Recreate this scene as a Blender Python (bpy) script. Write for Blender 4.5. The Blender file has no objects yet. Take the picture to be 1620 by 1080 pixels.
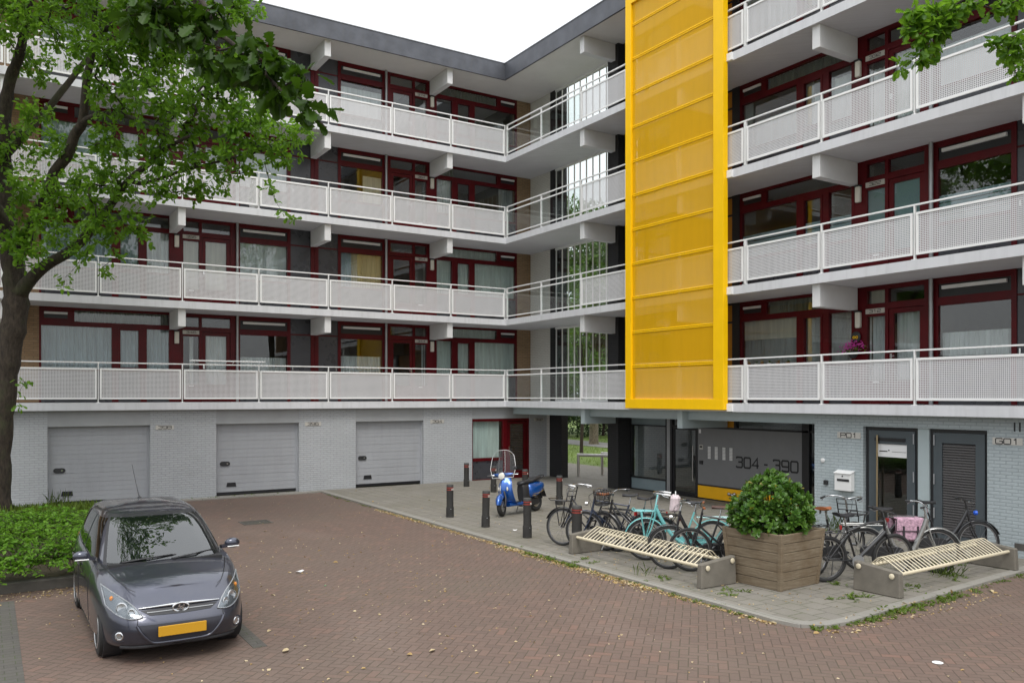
import bpy, bmesh, math, random
import numpy as np
from mathutils import Vector, Matrix

SC = bpy.context.scene
COL = SC.collection
PI = math.pi
rnd = random.Random(11)
nrs = np.random.RandomState(5)

# ------------------------------------------------------------------ camera, sky, sun, exposure
cam_data = bpy.data.cameras.new('camera')
cam = bpy.data.objects.new('camera', cam_data)
COL.objects.link(cam)
cam.location = (-15.14, -24.37, 2.9)
cam.rotation_euler = (math.radians(90), 0, math.radians(-32.3))
cam_data.sensor_width = 36.0
cam_data.lens = 29.36
cam_data.shift_y = 0.0531
cam_data.clip_start = 0.1
cam_data.clip_end = 1500
SC.camera = cam

SUN_EL, SUN_AZ = 58.0, 205.0      # degrees; azimuth clockwise from +Y
world = bpy.data.worlds.new('World')
SC.world = world
world.use_nodes = True
wn = world.node_tree
for n in list(wn.nodes):
    wn.nodes.remove(n)
w_out = wn.nodes.new('ShaderNodeOutputWorld')
w_bg = wn.nodes.new('ShaderNodeBackground')
w_sky = wn.nodes.new('ShaderNodeTexSky')
w_sky.sky_type = 'NISHITA'
w_sky.sun_disc = False
w_sky.sun_elevation = math.radians(SUN_EL)
w_sky.sun_rotation = math.radians(SUN_AZ)
w_sky.dust_density = 4.0
# an even bright cloud deck over the clear sky (soft mottling in the cloud)
w_tc = wn.nodes.new('ShaderNodeTexCoord')
w_no = wn.nodes.new('ShaderNodeTexNoise')
w_no.inputs['Scale'].default_value = 1.6
w_no.inputs['Detail'].default_value = 5
w_rp = wn.nodes.new('ShaderNodeValToRGB')
w_rp.color_ramp.elements[0].position = 0.25
w_rp.color_ramp.elements[0].color = (8.6, 8.9, 9.35, 1)
w_rp.color_ramp.elements[1].position = 0.75
w_rp.color_ramp.elements[1].color = (10.6, 10.75, 10.95, 1)
w_mx = wn.nodes.new('ShaderNodeMix')
w_mx.data_type = 'RGBA'
w_mx.inputs[0].default_value = 0.9
wn.links.new(w_tc.outputs['Generated'], w_no.inputs['Vector'])
wn.links.new(w_no.outputs['Fac'], w_rp.inputs['Fac'])
wn.links.new(w_sky.outputs[0], w_mx.inputs[6])
# overcast luminance: three times brighter overhead than at the horizon
w_sp = wn.nodes.new('ShaderNodeSeparateXYZ'); wn.links.new(w_tc.outputs['Generated'], w_sp.inputs[0])
w_cl = wn.nodes.new('ShaderNodeClamp'); wn.links.new(w_sp.outputs[2], w_cl.inputs[0])
w_ma = wn.nodes.new('ShaderNodeMath'); w_ma.operation = 'MULTIPLY_ADD'
wn.links.new(w_cl.outputs[0], w_ma.inputs[0]); w_ma.inputs[1].default_value = 1.0; w_ma.inputs[2].default_value = 0.6
w_sc = wn.nodes.new('ShaderNodeVectorMath'); w_sc.operation = 'SCALE'
wn.links.new(w_rp.outputs[0], w_sc.inputs[0]); wn.links.new(w_ma.outputs[0], w_sc.inputs['Scale'])
wn.links.new(w_sc.outputs[0], w_mx.inputs[7])
wn.links.new(w_mx.outputs[2], w_bg.inputs['Color'])
w_bg.inputs['Strength'].default_value = 0.10
wn.links.new(w_bg.outputs[0], w_out.inputs['Surface'])

sun_d = bpy.data.lights.new('sun', 'SUN')
sun_d.energy = 1.1
sun_d.angle = math.radians(22)
sun_d.color = (1.0, 0.97, 0.92)
sun = bpy.data.objects.new('sun', sun_d)
COL.objects.link(sun)
_a = math.radians(SUN_AZ); _e = math.radians(SUN_EL)
_s = Vector((math.sin(_a)*math.cos(_e), math.cos(_a)*math.cos(_e), math.sin(_e)))
sun.rotation_euler = _s.to_track_quat('Z', 'Y').to_euler()

SC.view_settings.view_transform = 'Standard'
SC.view_settings.look = 'None'
SC.view_settings.gamma = 1.0
SC.view_settings.use_curve_mapping = False
SC.view_settings.exposure = 0.72
SC.cycles.max_bounces = 8
SC.cycles.transparent_max_bounces = 16

# ------------------------------------------------------------------ mesh helpers
def V(*a):
    return Vector(a)

class MB:
    def __init__(self):
        self.v = []; self.f = []
    def add(self, vs, fs):
        o = len(self.v)
        self.v.extend([tuple(p) for p in vs])
        self.f.extend([tuple(i+o for i in f) for f in fs])
        return self
    def box(self, x0, x1, y0, y1, z0, z1):
        if x0 > x1: x0, x1 = x1, x0
        if y0 > y1: y0, y1 = y1, y0
        if z0 > z1: z0, z1 = z1, z0
        return self.add([(x0,y0,z0),(x1,y0,z0),(x1,y1,z0),(x0,y1,z0),(x0,y0,z1),(x1,y0,z1),(x1,y1,z1),(x0,y1,z1)],
                 [(0,3,2,1),(4,5,6,7),(0,1,5,4),(1,2,6,5),(2,3,7,6),(3,0,4,7)])
    def hexa(self, p):      # 8 corners: bottom 4 ccw, top 4 ccw
        return self.add(p, [(0,3,2,1),(4,5,6,7),(0,1,5,4),(1,2,6,5),(2,3,7,6),(3,0,4,7)])
    def bar(self, p, q, w, h, up=(0,0,1)):
        p = Vector(p); q = Vector(q); d = (q-p).normalized(); up = Vector(up)
        s = d.cross(up)
        if s.length < 1e-4: s = d.cross(Vector((0,1,0)))
        s.normalize(); u = s.cross(d)
        a = s*w/2; b = u*h/2
        return self.hexa([p-a-b, p+a-b, q+a-b, q-a-b, p-a+b, p+a+b, q+a+b, q-a+b])
    def tube(self, pts, r, n=8, closed=False):
        pts = [Vector(p) for p in pts]; k = len(pts)
        rs = list(r) if hasattr(r, '__len__') else [r]*k
        t0 = (pts[1]-pts[0]).normalized()
        a = t0.cross(Vector((0,0,1)))
        if a.length < 1e-3: a = t0.cross(Vector((1,0,0)))
        a.normalize()
        vs = []
        for i in range(k):
            if closed: t = (pts[(i+1) % k]-pts[i-1])
            elif i == 0: t = pts[1]-pts[0]
            elif i == k-1: t = pts[-1]-pts[-2]
            else: t = pts[i+1]-pts[i-1]
            if t.length < 1e-9: t = t0.copy()
            t.normalize()
            a = a - t*a.dot(t)
            if a.length < 1e-6: a = t.orthogonal()
            a.normalize(); b = t.cross(a)
            for j in range(n):
                c = 2*PI*j/n
                vs.append(pts[i] + (a*math.cos(c)+b*math.sin(c))*rs[i])
        fs = []
        for i in range(k if closed else k-1):
            i2 = (i+1) % k
            for j in range(n):
                j2 = (j+1) % n
                fs.append((i*n+j, i*n+j2, i2*n+j2, i2*n+j))
        if not closed:
            fs.append(tuple(range(n-1, -1, -1))); fs.append(tuple((k-1)*n+j for j in range(n)))
        return self.add(vs, fs)
    def torus(self, c, axis, R, r, N=28, n=8, a0=0.0, a1=2*PI, flat=1.0):
        c = Vector(c); ax = Vector(axis).normalized()
        e = ax.orthogonal().normalized() if abs(ax.y) < .99 else Vector((1,0,0))
        g = ax.cross(e)
        full = abs(a1-a0-2*PI) < 1e-6
        k = N if full else N+1
        vs = []
        for i in range(k):
            t = a0+(a1-a0)*i/N
            d = e*math.cos(t)+g*math.sin(t)
            for j in range(n):
                u = 2*PI*j/n
                vs.append(c+d*(R+r*math.cos(u))+ax*(r*flat*math.sin(u)))
        fs = []
        for i in range(N):
            i2 = (i+1) % k
            for j in range(n):
                j2 = (j+1) % n
                fs.append((i*n+j, i2*n+j, i2*n+j2, i*n+j2))
        if not full:
            fs.append(tuple(range(n))); fs.append(tuple((k-1)*n+j for j in range(n-1,-1,-1)))
        return self.add(vs, fs)
    def lathe(self, prof, c=(0,0,0), n=20, axis=(0,0,1)):
        c = Vector(c); ax = Vector(axis).normalized(); e = ax.orthogonal().normalized(); g = ax.cross(e)
        vs = []
        for (r, z) in prof:
            for j in range(n):
                t = 2*PI*j/n
                vs.append(c+ax*z+(e*math.cos(t)+g*math.sin(t))*max(r, 1e-4))
        fs = []
        for i in range(len(prof)-1):
            for j in range(n):
                j2 = (j+1) % n
                fs.append((i*n+j, i*n+j2, (i+1)*n+j2, (i+1)*n+j))
        fs.append(tuple(range(n-1,-1,-1))); fs.append(tuple((len(prof)-1)*n+j for j in range(n)))
        return self.add(vs, fs)
    def grid(self, fn, nu, nv):
        vs = [fn(i/nu, j/nv) for i in range(nu+1) for j in range(nv+1)]
        fs = [(i*(nv+1)+j, (i+1)*(nv+1)+j, (i+1)*(nv+1)+j+1, i*(nv+1)+j+1) for i in range(nu) for j in range(nv)]
        return self.add(vs, fs)
    def ell(self, c, r, nu=16, nv=10):
        cx, cy, cz = c; rx, ry, rz = r
        prof = [(math.sin(PI*i/nv), -math.cos(PI*i/nv)) for i in range(nv+1)]
        vs = []
        for (q, z) in prof:
            for j in range(nu):
                t = 2*PI*j/nu
                vs.append((cx+rx*q*math.cos(t), cy+ry*q*math.sin(t), cz+rz*z))
        fs = [(i*nu+j, i*nu+(j+1) % nu, (i+1)*nu+(j+1) % nu, (i+1)*nu+j) for i in range(nv) for j in range(nu)]
        return self.add(vs, fs)
    def prism(self, poly, fn, d0, d1):    # poly 2d; fn(a,b,d)->3d
        n = len(poly)
        vs = [fn(a, b, d0) for a, b in poly]+[fn(a, b, d1) for a, b in poly]
        fs = [tuple(range(n-1,-1,-1)), tuple(range(n, 2*n))]+[(i, (i+1) % n, n+(i+1) % n, n+i) for i in range(n)]
        return self.add(vs, fs)
    def build(self, name, mat, parent=None, smooth=None, bevel=0.0, weld=False):
        me = bpy.data.meshes.new(name)
        me.from_pydata(self.v, [], self.f)
        if bevel or weld:
            bm = bmesh.new(); bm.from_mesh(me)
            if weld: bmesh.ops.remove_doubles(bm, verts=bm.verts, dist=1e-5)
            if bevel:
                es = [e for e in bm.edges if len(e.link_faces) == 2 and e.calc_face_angle(0) > .5]
                bmesh.ops.bevel(bm, geom=es, offset=bevel, segments=1, affect='EDGES', clamp_overlap=True)
            bmesh.ops.recalc_face_normals(bm, faces=bm.faces)
            bm.to_mesh(me); bm.free()
        me.validate()
        if smooth is not None:
            for p in me.polygons: p.use_smooth = True
            me.set_sharp_from_angle(angle=math.radians(smooth))
        if mat: me.materials.append(mat)
        return link(name, me, parent)

def link(name, me, parent=None):
    o = bpy.data.objects.new(name, me)
    COL.objects.link(o)
    if parent is not None: o.parent = parent
    return o

def tag(o, label=None, cat=None, group=None, kind=None):
    if label: o['label'] = label
    if cat: o['category'] = cat
    if group: o['group'] = group
    if kind: o['kind'] = kind
    return o

def thing(name, label, cat, loc=(0,0,0), rot=0.0, group=None):
    o = bpy.data.objects.new(name, None)
    o.empty_display_size = .2
    COL.objects.link(o)
    o.location = loc
    o.rotation_euler = (0, 0, rot)
    return tag(o, label, cat, group)

def copy_tree(o, parent=None):
    c = o.copy(); COL.objects.link(c)
    if parent is not None: c.parent = parent
    for ch in list(o.children): copy_tree(ch, c)
    return c

def scatter(name, bv, bf, pos, ydir, nrm, scale, mat, parent=None, smooth=False):
    """many small copies of one leaf shape merged into ONE mesh (numpy)"""
    bv = np.asarray(bv, float); pos = np.asarray(pos, float)
    y = np.asarray(ydir, float); y /= np.linalg.norm(y, axis=1)[:, None]+1e-9
    z = np.asarray(nrm, float); z = z-y*(z*y).sum(1)[:, None]
    z /= np.linalg.norm(z, axis=1)[:, None]+1e-9
    x = np.cross(y, z)
    s = np.asarray(scale, float)
    if s.ndim == 1: s = np.stack([s, s, s], 1)
    M, K = len(pos), len(bv)
    P = (pos[:, None, :] + bv[None, :, 0:1]*(x*s[:, 0:1])[:, None, :] + bv[None, :, 1:2]*(y*s[:, 1:2])[:, None, :]
         + bv[None, :, 2:3]*(z*s[:, 2:3])[:, None, :]).reshape(-1, 3)
    me = bpy.data.meshes.new(name)
    loops = np.concatenate([np.asarray(f) for f in bf])
    lens = np.array([len(f) for f in bf])
    L = (loops[None, :] + (np.arange(M)*K)[:, None]).ravel()
    ln = np.tile(lens, M)
    st = np.concatenate([[0], np.cumsum(ln)[:-1]])
    me.vertices.add(M*K); me.vertices.foreach_set('co', P.astype(np.float32).ravel())
    me.loops.add(len(L)); me.loops.foreach_set('vertex_index', L.astype(np.int32))
    me.polygons.add(len(ln)); me.polygons.foreach_set('loop_start', st.astype(np.int32))
    me.polygons.foreach_set('loop_total', ln.astype(np.int32))
    if smooth: me.polygons.foreach_set('use_smooth', np.ones(len(ln), bool))
    me.update(calc_edges=True)
    me.materials.append(mat)
    return link(name, me, parent)

GLYPHS = {   # square-shouldered strokes on a 1 x 1 cell, x then y
 '0': [[(.12,0),(.88,0),(1,.12),(1,.88),(.88,1),(.12,1),(0,.88),(0,.12),(.12,0)]], 'O': [[(.12,0),(.88,0),(1,.12),(1,.88),(.88,1),(.12,1),(0,.88),(0,.12),(.12,0)]],
 '1': [[(.25,.78),(.55,1),(.55,0)]],
 '2': [[(0,.86),(.12,1),(.88,1),(1,.88),(1,.62),(.88,.52),(.12,.46),(0,.34),(0,0),(1,0)]],
 '3': [[(0,.88),(.12,1),(.88,1),(1,.88),(1,.64),(.9,.53),(.35,.53)],[(.9,.53),(1,.42),(1,.12),(.88,0),(.12,0),(0,.12)]],
 '4': [[(.78,0),(.78,1),(0,.3),(1,.3)]],
 '6': [[(.95,.88),(.85,1),(.12,1),(0,.88),(0,.12),(.12,0),(.88,0),(1,.12),(1,.45),(.88,.56),(0,.56)]],
 '7': [[(0,1),(1,1),(.35,0)]],
 '5': [[(.95,1),(0,1),(0,.56),(.88,.56),(1,.45),(1,.12),(.88,0),(.1,0),(0,.1)]],
 '8': [[(.12,0),(.88,0),(1,.12),(1,.43),(.9,.53),(.1,.53),(0,.64),(0,.88),(.12,1),(.88,1),(1,.88),(1,.64),(.9,.53)],[(.1,.53),(0,.43),(0,.12),(.12,0)]],
 '9': [[(.05,.12),(.15,0),(.88,0),(1,.12),(1,.88),(.88,1),(.12,1),(0,.88),(0,.56),(.12,.44),(1,.44)]],
 'P': [[(0,0),(0,1),(.88,1),(1,.88),(1,.56),(.88,.44),(0,.44)]],
 'G': [[(1,.86),(.88,1),(.12,1),(0,.88),(0,.12),(.12,0),(.88,0),(1,.12),(1,.5),(.55,.5)]],
 '-': [[(.0,.47),(1.0,.47)]], ' ': []}
def text_mesh(name, body, size, mat, parent, origin, right, up, sx=1.0, depth=.004, align='CENTER', bold=0.0):
    """lettering as flat bent bars; size = letter height, sx = letter width over height"""
    r = Vector(right).normalized(); u = Vector(up).normalized(); n = r.cross(u); o = Vector(origin)
    w = size*sx; gap = size*.24; st = size*(.17+bold*12)
    adv = [(w*({' ': .28, '-': .55}.get(c, 1)))+gap for c in body]; x = -(sum(adv)-gap)/2
    m = MB()
    for c, a in zip(body, adv):
        cw = a-gap
        for ln in GLYPHS[c]:
            P = [Vector((x+px*cw, (py-.5)*size)) for px, py in ln]
            closed = (P[0]-P[-1]).length < 1e-6
            if closed: P = P[:-1]
            k = len(P); L, R = [], []
            for i in range(k):
                d0 = (P[i]-P[i-1]) if (i or closed) else None
                d1 = (P[(i+1) % k]-P[i]) if (i < k-1 or closed) else None
                d0 = d0.normalized() if d0 is not None else d1.normalized(); d1 = d1.normalized() if d1 is not None else d0
                t = (d0+d1).normalized(); q = Vector((-t.y, t.x)); f = 1/max(.5, q.dot(Vector((-d1.y, d1.x))))
                L.append(P[i]+q*st/2*f); R.append(P[i]-q*st/2*f)
            vs = [o+r*p.x+u*p.y+n*dd for dd in (0.0, depth) for p in L+R]
            fs = []; K = 2*k
            for i in range(k if closed else k-1):
                j = (i+1) % k
                fs += [(K+i, K+k+i, K+k+j, K+j), (i, K+i, K+j, j), (K+k+i, k+i, k+j, K+k+j), (i, j, k+j, k+i)]
            if not closed: fs += [(0, k, K+k, K), (k-1, K+k-1, K+K-1, K-1)]
            m.add(vs, fs)
        x += a
    return m.build(name, mat, parent)

# ------------------------------------------------------------------ material helpers
class NB:
    def __init__(self, name):
        self.m = bpy.data.materials.new(name); self.m.use_nodes = True
        self.t = self.m.node_tree
        for n in list(self.t.nodes): self.t.nodes.remove(n)
        self.out = self.t.nodes.new('ShaderNodeOutputMaterial')
    def n(self, typ, ins=None, **props):
        nd = self.t.nodes.new('ShaderNode'+typ)
        for k, v in props.items(): setattr(nd, k, v)
        for k, v in (ins or {}).items(): self.put(nd.inputs[k], v)
        return nd
    def put(self, s, v):
        if isinstance(v, bpy.types.NodeSocket): self.t.links.new(v, s)
        elif hasattr(v, '__len__') and len(v) == 3 and s.type == 'RGBA': s.default_value = (*v, 1)
        else: s.default_value = v
    def mth(self, op, a, b=0.0, c=0.0):
        nd = self.n('Math', operation=op)
        self.put(nd.inputs[0], a); self.put(nd.inputs[1], b)
        if op in ('MULTIPLY_ADD', 'COMPARE', 'SMOOTH_MIN', 'WRAP'): self.put(nd.inputs[2], c)
        return nd.outputs[0]
    def mix(self, f, a, b, mode='MIX'):
        nd = self.n('Mix', data_type='RGBA', blend_type=mode)
        self.put(nd.inputs[0], f); self.put(nd.inputs[6], a); self.put(nd.inputs[7], b)
        return nd.outputs[2]
    def obj(self): return self.n('TexCoord').outputs['Object']
    def xyz(self, vec):
        s = self.n('SeparateXYZ', {0: vec}); return s.outputs[0], s.outputs[1], s.outputs[2]
    def comb(self, x, y, z=0.0): return self.n('CombineXYZ', {0: x, 1: y, 2: z}).outputs[0]
    def noise(self, vec, scale, detail=3.0, rough=.55):
        return self.n('TexNoise', {'Vector': vec, 'Scale': scale, 'Detail': detail, 'Roughness': rough}).outputs['Fac']
    def ramp(self, fac, stops):
        r = self.n('ValToRGB', {'Fac': fac}); e = r.color_ramp.elements
        while len(e) < len(stops): e.new(.5)
        for i, (p, c) in enumerate(stops):
            e[i].position = p
            e[i].color = (*c, 1) if hasattr(c, '__len__') else (c, c, c, 1)
        return r.outputs[0]
    def bump(self, h, strength=.3, dist=.01, normal=None):
        b = self.n('Bump', {'Height': h, 'Strength': strength, 'Distance': dist})
        if normal is not None: self.put(b.inputs['Normal'], normal)
        return b.outputs[0]
    def bsdf(self, **k):
        p = self.n('BsdfPrincipled')
        for kk, v in k.items():
            self.put(p.inputs[kk.replace('_', ' ')], v)
        return p.outputs[0]
    def done(self, sh):
        self.t.links.new(sh, self.out.inputs['Surface']); return self.m

def pmat(name, col, rough=.5, metal=0.0, var=.08, scale=3.0, bump=0.0, bscale=80.0, coat=0.0, spec=.5, grime=0.0, streak=False):
    b = NB(name); o = b.obj()
    f = b.noise(o, scale, 4)
    hi = tuple(min(1, c*(1+var)) for c in col); lo = tuple(c*(1-var) for c in col)
    c = b.mix(b.ramp(f, [(.3, 0.0), (.7, 1.0)]), lo, hi)
    if grime:
        if streak:
            x, y, z = b.xyz(o)
            v = b.comb(b.mth('MULTIPLY', b.mth('ADD', x, y), 6.0), 0.0, b.mth('MULTIPLY', z, .5))
        else:
            v = o
        g = b.ramp(b.noise(v, 1.3 if streak else 1.1, 6, .65), [(.48, 0.0), (.78, 1.0)])
        c = b.mix(b.mth('MULTIPLY', g, grime), c, (.11, .10, .085))
    k = dict(Base_Color=c, Roughness=b.mth('ADD', b.mth('MULTIPLY', f, .15), rough-.07), Metallic=metal,
             Coat_Weight=coat, Coat_Roughness=.05)
    k['Specular_IOR_Level'] = spec
    if bump: k['Normal'] = b.bump(b.noise(o, bscale, 4), bump, .004)
    return b.done(b.bsdf(**k))

# ------------------------------------------------------------------ materials
MT = {}
MT['slab'] = pmat('painted_concrete', (.60,.605,.625), .7, var=.05, scale=1.2, bump=.15, bscale=60, grime=.17, streak=True)
MT['beam'] = pmat('painted_beam', (.66,.66,.66), .7, var=.03, bump=.1, grime=.08)
MT['soffit'] = pmat('painted_soffit', (.70,.69,.67), .8, var=.04, scale=.8, bump=.08, grime=.08)
MT['white_metal'] = pmat('white_coated_metal', (.80,.80,.79), .35, var=.02, grime=.05)
MT['red'] = pmat('dark_red_paint', (.085,.0022,.005), .38, var=.2, scale=2, spec=.22)
MT['dark_panel'] = pmat('charcoal_panel', (.048,.049,.057), .28, var=.1)
MT['garage'] = pmat('grey_sheet_steel', (.33,.34,.36), .5, var=.04, scale=1.5, grime=.12, streak=True)
MT['lintel'] = pmat('grey_painted_lintel', (.34,.35,.36), .7, var=.04, grime=.15, bump=.06)
MT['zinc'] = pmat('zinc_fascia', (.085,.09,.105), .5, metal=.25, var=.25, scale=2.5, grime=.25, streak=True)
MT['zinc_lip'] = pmat('zinc_lip', (.45,.46,.48), .4, metal=.5)
MT['yellow'] = pmat('yellow_coated_steel', (.92,.545,.003), .45, var=.03, grime=.05, streak=True, spec=.2)
MT['yellow_panel'] = pmat('yellow_panel', (.85,.44,.003), .45, var=.05)
MT['orange_panel'] = pmat('ochre_panel', (.50,.21,.006), .45, var=.06)
MT['black'] = pmat('black_frame', (.012,.012,.014), .4, var=.1)
MT['rubber'] = pmat('black_rubber', (.018,.018,.018), .75, var=.15, bump=.1)
MT['rubber_dusty'] = pmat('dusty_tyre', (.03,.029,.028), .8, var=.25, bump=.1)
MT['blackplastic'] = pmat('black_plastic', (.022,.022,.024), .5, var=.15)
MT['chrome'] = pmat('chrome', (.62,.63,.64), .18, metal=1, var=.04)
MT['steel'] = pmat('brushed_steel', (.52,.50,.48), .32, metal=1, var=.06)
MT['brass'] = pmat('bronze_bar', (.42,.33,.20), .35, metal=.9, var=.08)
MT['galv'] = pmat('galvanised_pipe', (.36,.37,.38), .45, metal=.6, var=.1)
MT['plate_steel'] = pmat('sign_plate', (.50,.48,.44), .5, metal=.15, var=.08)
MT['ink'] = pmat('black_lettering', (.012,.012,.014), .5, var=.05)
MT['white_plastic'] = pmat('white_plastic', (.72,.72,.71), .4, var=.03, grime=.05)
MT['lampglass'] = pmat('opal_lamp', (.66,.63,.55), .35, var=.03)
MT['curt_blue'] = None
MT['pale_panel'] = pmat('pale_grey_panel', (.36,.42,.43), .4, var=.04)
MT['bluegrey_panel'] = pmat('blue_grey_panel', (.20,.255,.275), .4, var=.05)
MT['grey_panel'] = pmat('mid_grey_panel', (.18,.182,.188), .45, var=.04)
MT['door_grey'] = pmat('anthracite_door', (.062,.076,.085), .42, var=.06)
MT['interior'] = pmat('interior_wall', (.13,.115,.10), .9, var=.1)
MT['floor_in'] = pmat('interior_floor', (.16,.12,.09), .7, var=.1)
MT['sticker'] = pmat('white_sticker', (.75,.75,.75), .5, var=.01)

def curtain_mat(name, col, trans=.35):
    b = NB(name); o = b.obj()
    x, y, z = b.xyz(o)
    f = b.noise(b.comb(b.mth('MULTIPLY', b.mth('ADD', x, y), 5.0), 0.0, b.mth('MULTIPLY', z, .4)), 2.0, 4)
    c = b.mix(b.ramp(f, [(.3, 0.0), (.7, 1.0)]), tuple(v*.82 for v in col), tuple(min(1, v*1.12) for v in col))
    d = b.n('BsdfDiffuse', {'Color': c}).outputs[0]
    t = b.n('BsdfTranslucent', {'Color': c}).outputs[0]
    return b.done(b.n('MixShader', {0: trans, 1: d, 2: t}).outputs[0])
MT['c_blue'] = curtain_mat('blue_grey_curtain', (.55,.65,.72))
MT['c_white'] = curtain_mat('white_net_curtain', (.80,.83,.85))
MT['c_pale'] = curtain_mat('pale_green_blind', (.76,.85,.83))
MT['c_beige'] = curtain_mat('beige_blind', (.68,.58,.38))
MT['c_cream'] = curtain_mat('cream_roller_blind', (.66,.63,.54))
MT['c_grey'] = curtain_mat('grey_curtain', (.46,.48,.49))
MT['c_green'] = curtain_mat('olive_curtain', (.25,.28,.23))
MT['c_light'] = curtain_mat('bright_blind_and_sky', (.80,.85,.90))

def frosted(name, stripes):
    b = NB(name); o = b.obj(); x, y, z = b.xyz(o)
    d = b.n('BsdfDiffuse', {'Color': (.30,.40,.44,1)}).outputs[0]
    t = b.n('BsdfTransparent', {'Color': (.8,.88,.88,1)}).outputs[0]
    if stripes:
        q = b.mth('FRACT', b.mth('MULTIPLY', z, 1/.088))
        f = b.mth('MULTIPLY', b.mth('LESS_THAN', q, .74), .72)
    else:
        f = .62
    return b.done(b.n('MixShader', {0: f, 1: t, 2: d}).outputs[0])
MT['frost_stripe'] = frosted('striped_frosted_film', True)
MT['frost'] = frosted('frosted_film', False)

def glass(name, tint=(.93,.955,.945), ior=1.62, rough=.0, wavy=.06):
    b = NB(name)
    bf = b.n('NewGeometry').outputs['Backfacing']
    fr = b.n('Fresnel', {'IOR': b.mth('ADD', ior, b.mth('MULTIPLY', bf, 1/ior-ior))}).outputs[0]
    g = b.n('BsdfGlossy', {'Color': (1,1,1,1), 'Roughness': rough}).outputs[0]
    t = b.n('BsdfTransparent', {'Color': (*tint, 1)}).outputs[0]
    o = b.obj()
    nrm = b.bump(b.noise(o, .9, 1), wavy, .02)
    for nd in b.t.nodes:
        if nd.type in ('BSDF_GLOSSY', 'FRESNEL'): b.put(nd.inputs['Normal'], nrm)
    return b.done(b.n('MixShader', {0: fr, 1: t, 2: g}).outputs[0])
MT['glass'] = glass('window_glass', ior=1.58)
MT['glass_clear'] = glass('clear_glass_sheet', (.94,.965,.955), 1.42)
MT['glass_car'] = glass('car_glass', (.42,.50,.48), 2.0)
MT['acrylic'] = glass('acrylic_screen', (.90,.92,.92), 1.4)
MT['lens_glass'] = glass('lamp_lens', (.88,.90,.92), 1.5)

def perforated(name, col, pitch, half, fac=None):
    b = NB(name); o = b.obj(); x, y, z = b.xyz(o)
    g_ = b.ramp(b.noise(b.comb(b.mth('MULTIPLY', b.mth('ADD', x, y), 5.0), 0.0, b.mth('MULTIPLY', z, .6)), 1.2, 5, .65), [(.45, 0.0), (.8, 1.0)])
    d = b.bsdf(Base_Color=b.mix(b.mth('MULTIPLY', g_, .16), (*col, 1), tuple(v*.45 for v in col)), Roughness=.55, Specular_IOR_Level=.2)
    t = b.n('BsdfTransparent').outputs[0]
    if fac is not None:
        return b.done(b.n('MixShader', {0: fac, 1: d, 2: t}).outputs[0])
    u = b.mth('FRACT', b.mth('MULTIPLY', b.mth('ADD', x, y), 1/pitch))
    w = b.mth('FRACT', b.mth('MULTIPLY', z, 1/pitch))
    hu = b.mth('LESS_THAN', b.mth('ABSOLUTE', b.mth('SUBTRACT', u, .5)), half)
    hw = b.mth('LESS_THAN', b.mth('ABSOLUTE', b.mth('SUBTRACT', w, .5)), half)
    return b.done(b.n('MixShader', {0: b.mth('MULTIPLY', hu, hw), 1: d, 2: t}).outputs[0])
MT['perf'] = perforated('perforated_white_sheet', (.64,.635,.645), .034, .27)
MT['yellow_mesh'] = perforated('yellow_mesh_sheet', (.88,.48,.003), .01, .3, fac=.34)

def brick(name, cols, mortar, bw=.21, bh=.062, vert=True, var=.0, bumps=.5, ms=.010, rough=.85, grime=.15, soft=.3):
    b = NB(name); o = b.obj(); x, y, z = b.xyz(o)
    vec = b.comb(b.mth('ADD', x, y), z) if vert else b.comb(x, y)
    nd = b.n('TexBrick', {'Vector': vec, 'Scale': 1.0, 'Mortar Size': ms, 'Mortar Smooth': soft, 'Bias': 0.0,
                          'Brick Width': bw, 'Row Height': bh, 'Color1': cols[0], 'Color2': cols[1], 'Mortar': mortar})
    c = nd.outputs['Color']
    n1 = b.noise(o, .7, 6, .65)
    c = b.mix(b.mth('MULTIPLY', b.ramp(n1, [(.42, 0.0), (.75, 1.0)]), grime), c, tuple(v*.35 for v in cols[0]))
    n2 = b.noise(o, 14, 4)
    c = b.mix(.25, c, b.mix(n2, tuple(v*.6 for v in cols[0]), tuple(min(1, v*1.4) for v in cols[1])))
    h = b.mth('ADD', b.mth('MULTIPLY', nd.outputs['Fac'], -1.0), b.mth('MULTIPLY', n2, .35))
    return b.done(b.bsdf(Base_Color=c, Roughness=rough, Normal=b.bump(h, bumps, .008)))
MT['brick_white'] = brick('light_grey_painted_brick', ((.40,.415,.43),(.425,.44,.455)), (.30,.31,.325), bumps=.6, grime=.24)
MT['brick_right'] = brick('blue_grey_painted_brick', ((.37,.42,.435),(.395,.445,.46)), (.27,.31,.32), bumps=.6, grime=.24)
MT['brick_cream'] = brick('cream_painted_brick', ((.62,.61,.57),(.65,.64,.60)), (.46,.45,.42), bumps=.4, grime=.06)
MT['brick_brown'] = brick('buff_brown_brick', ((.25,.155,.082),(.33,.215,.12)), (.16,.125,.085), bumps=.4, grime=.2)
MT['brick_black'] = brick('black_painted_brick', ((.016,.016,.018),(.020,.020,.022)), (.010,.010,.011), bumps=.5, grime=.0, rough=.7)

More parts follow.
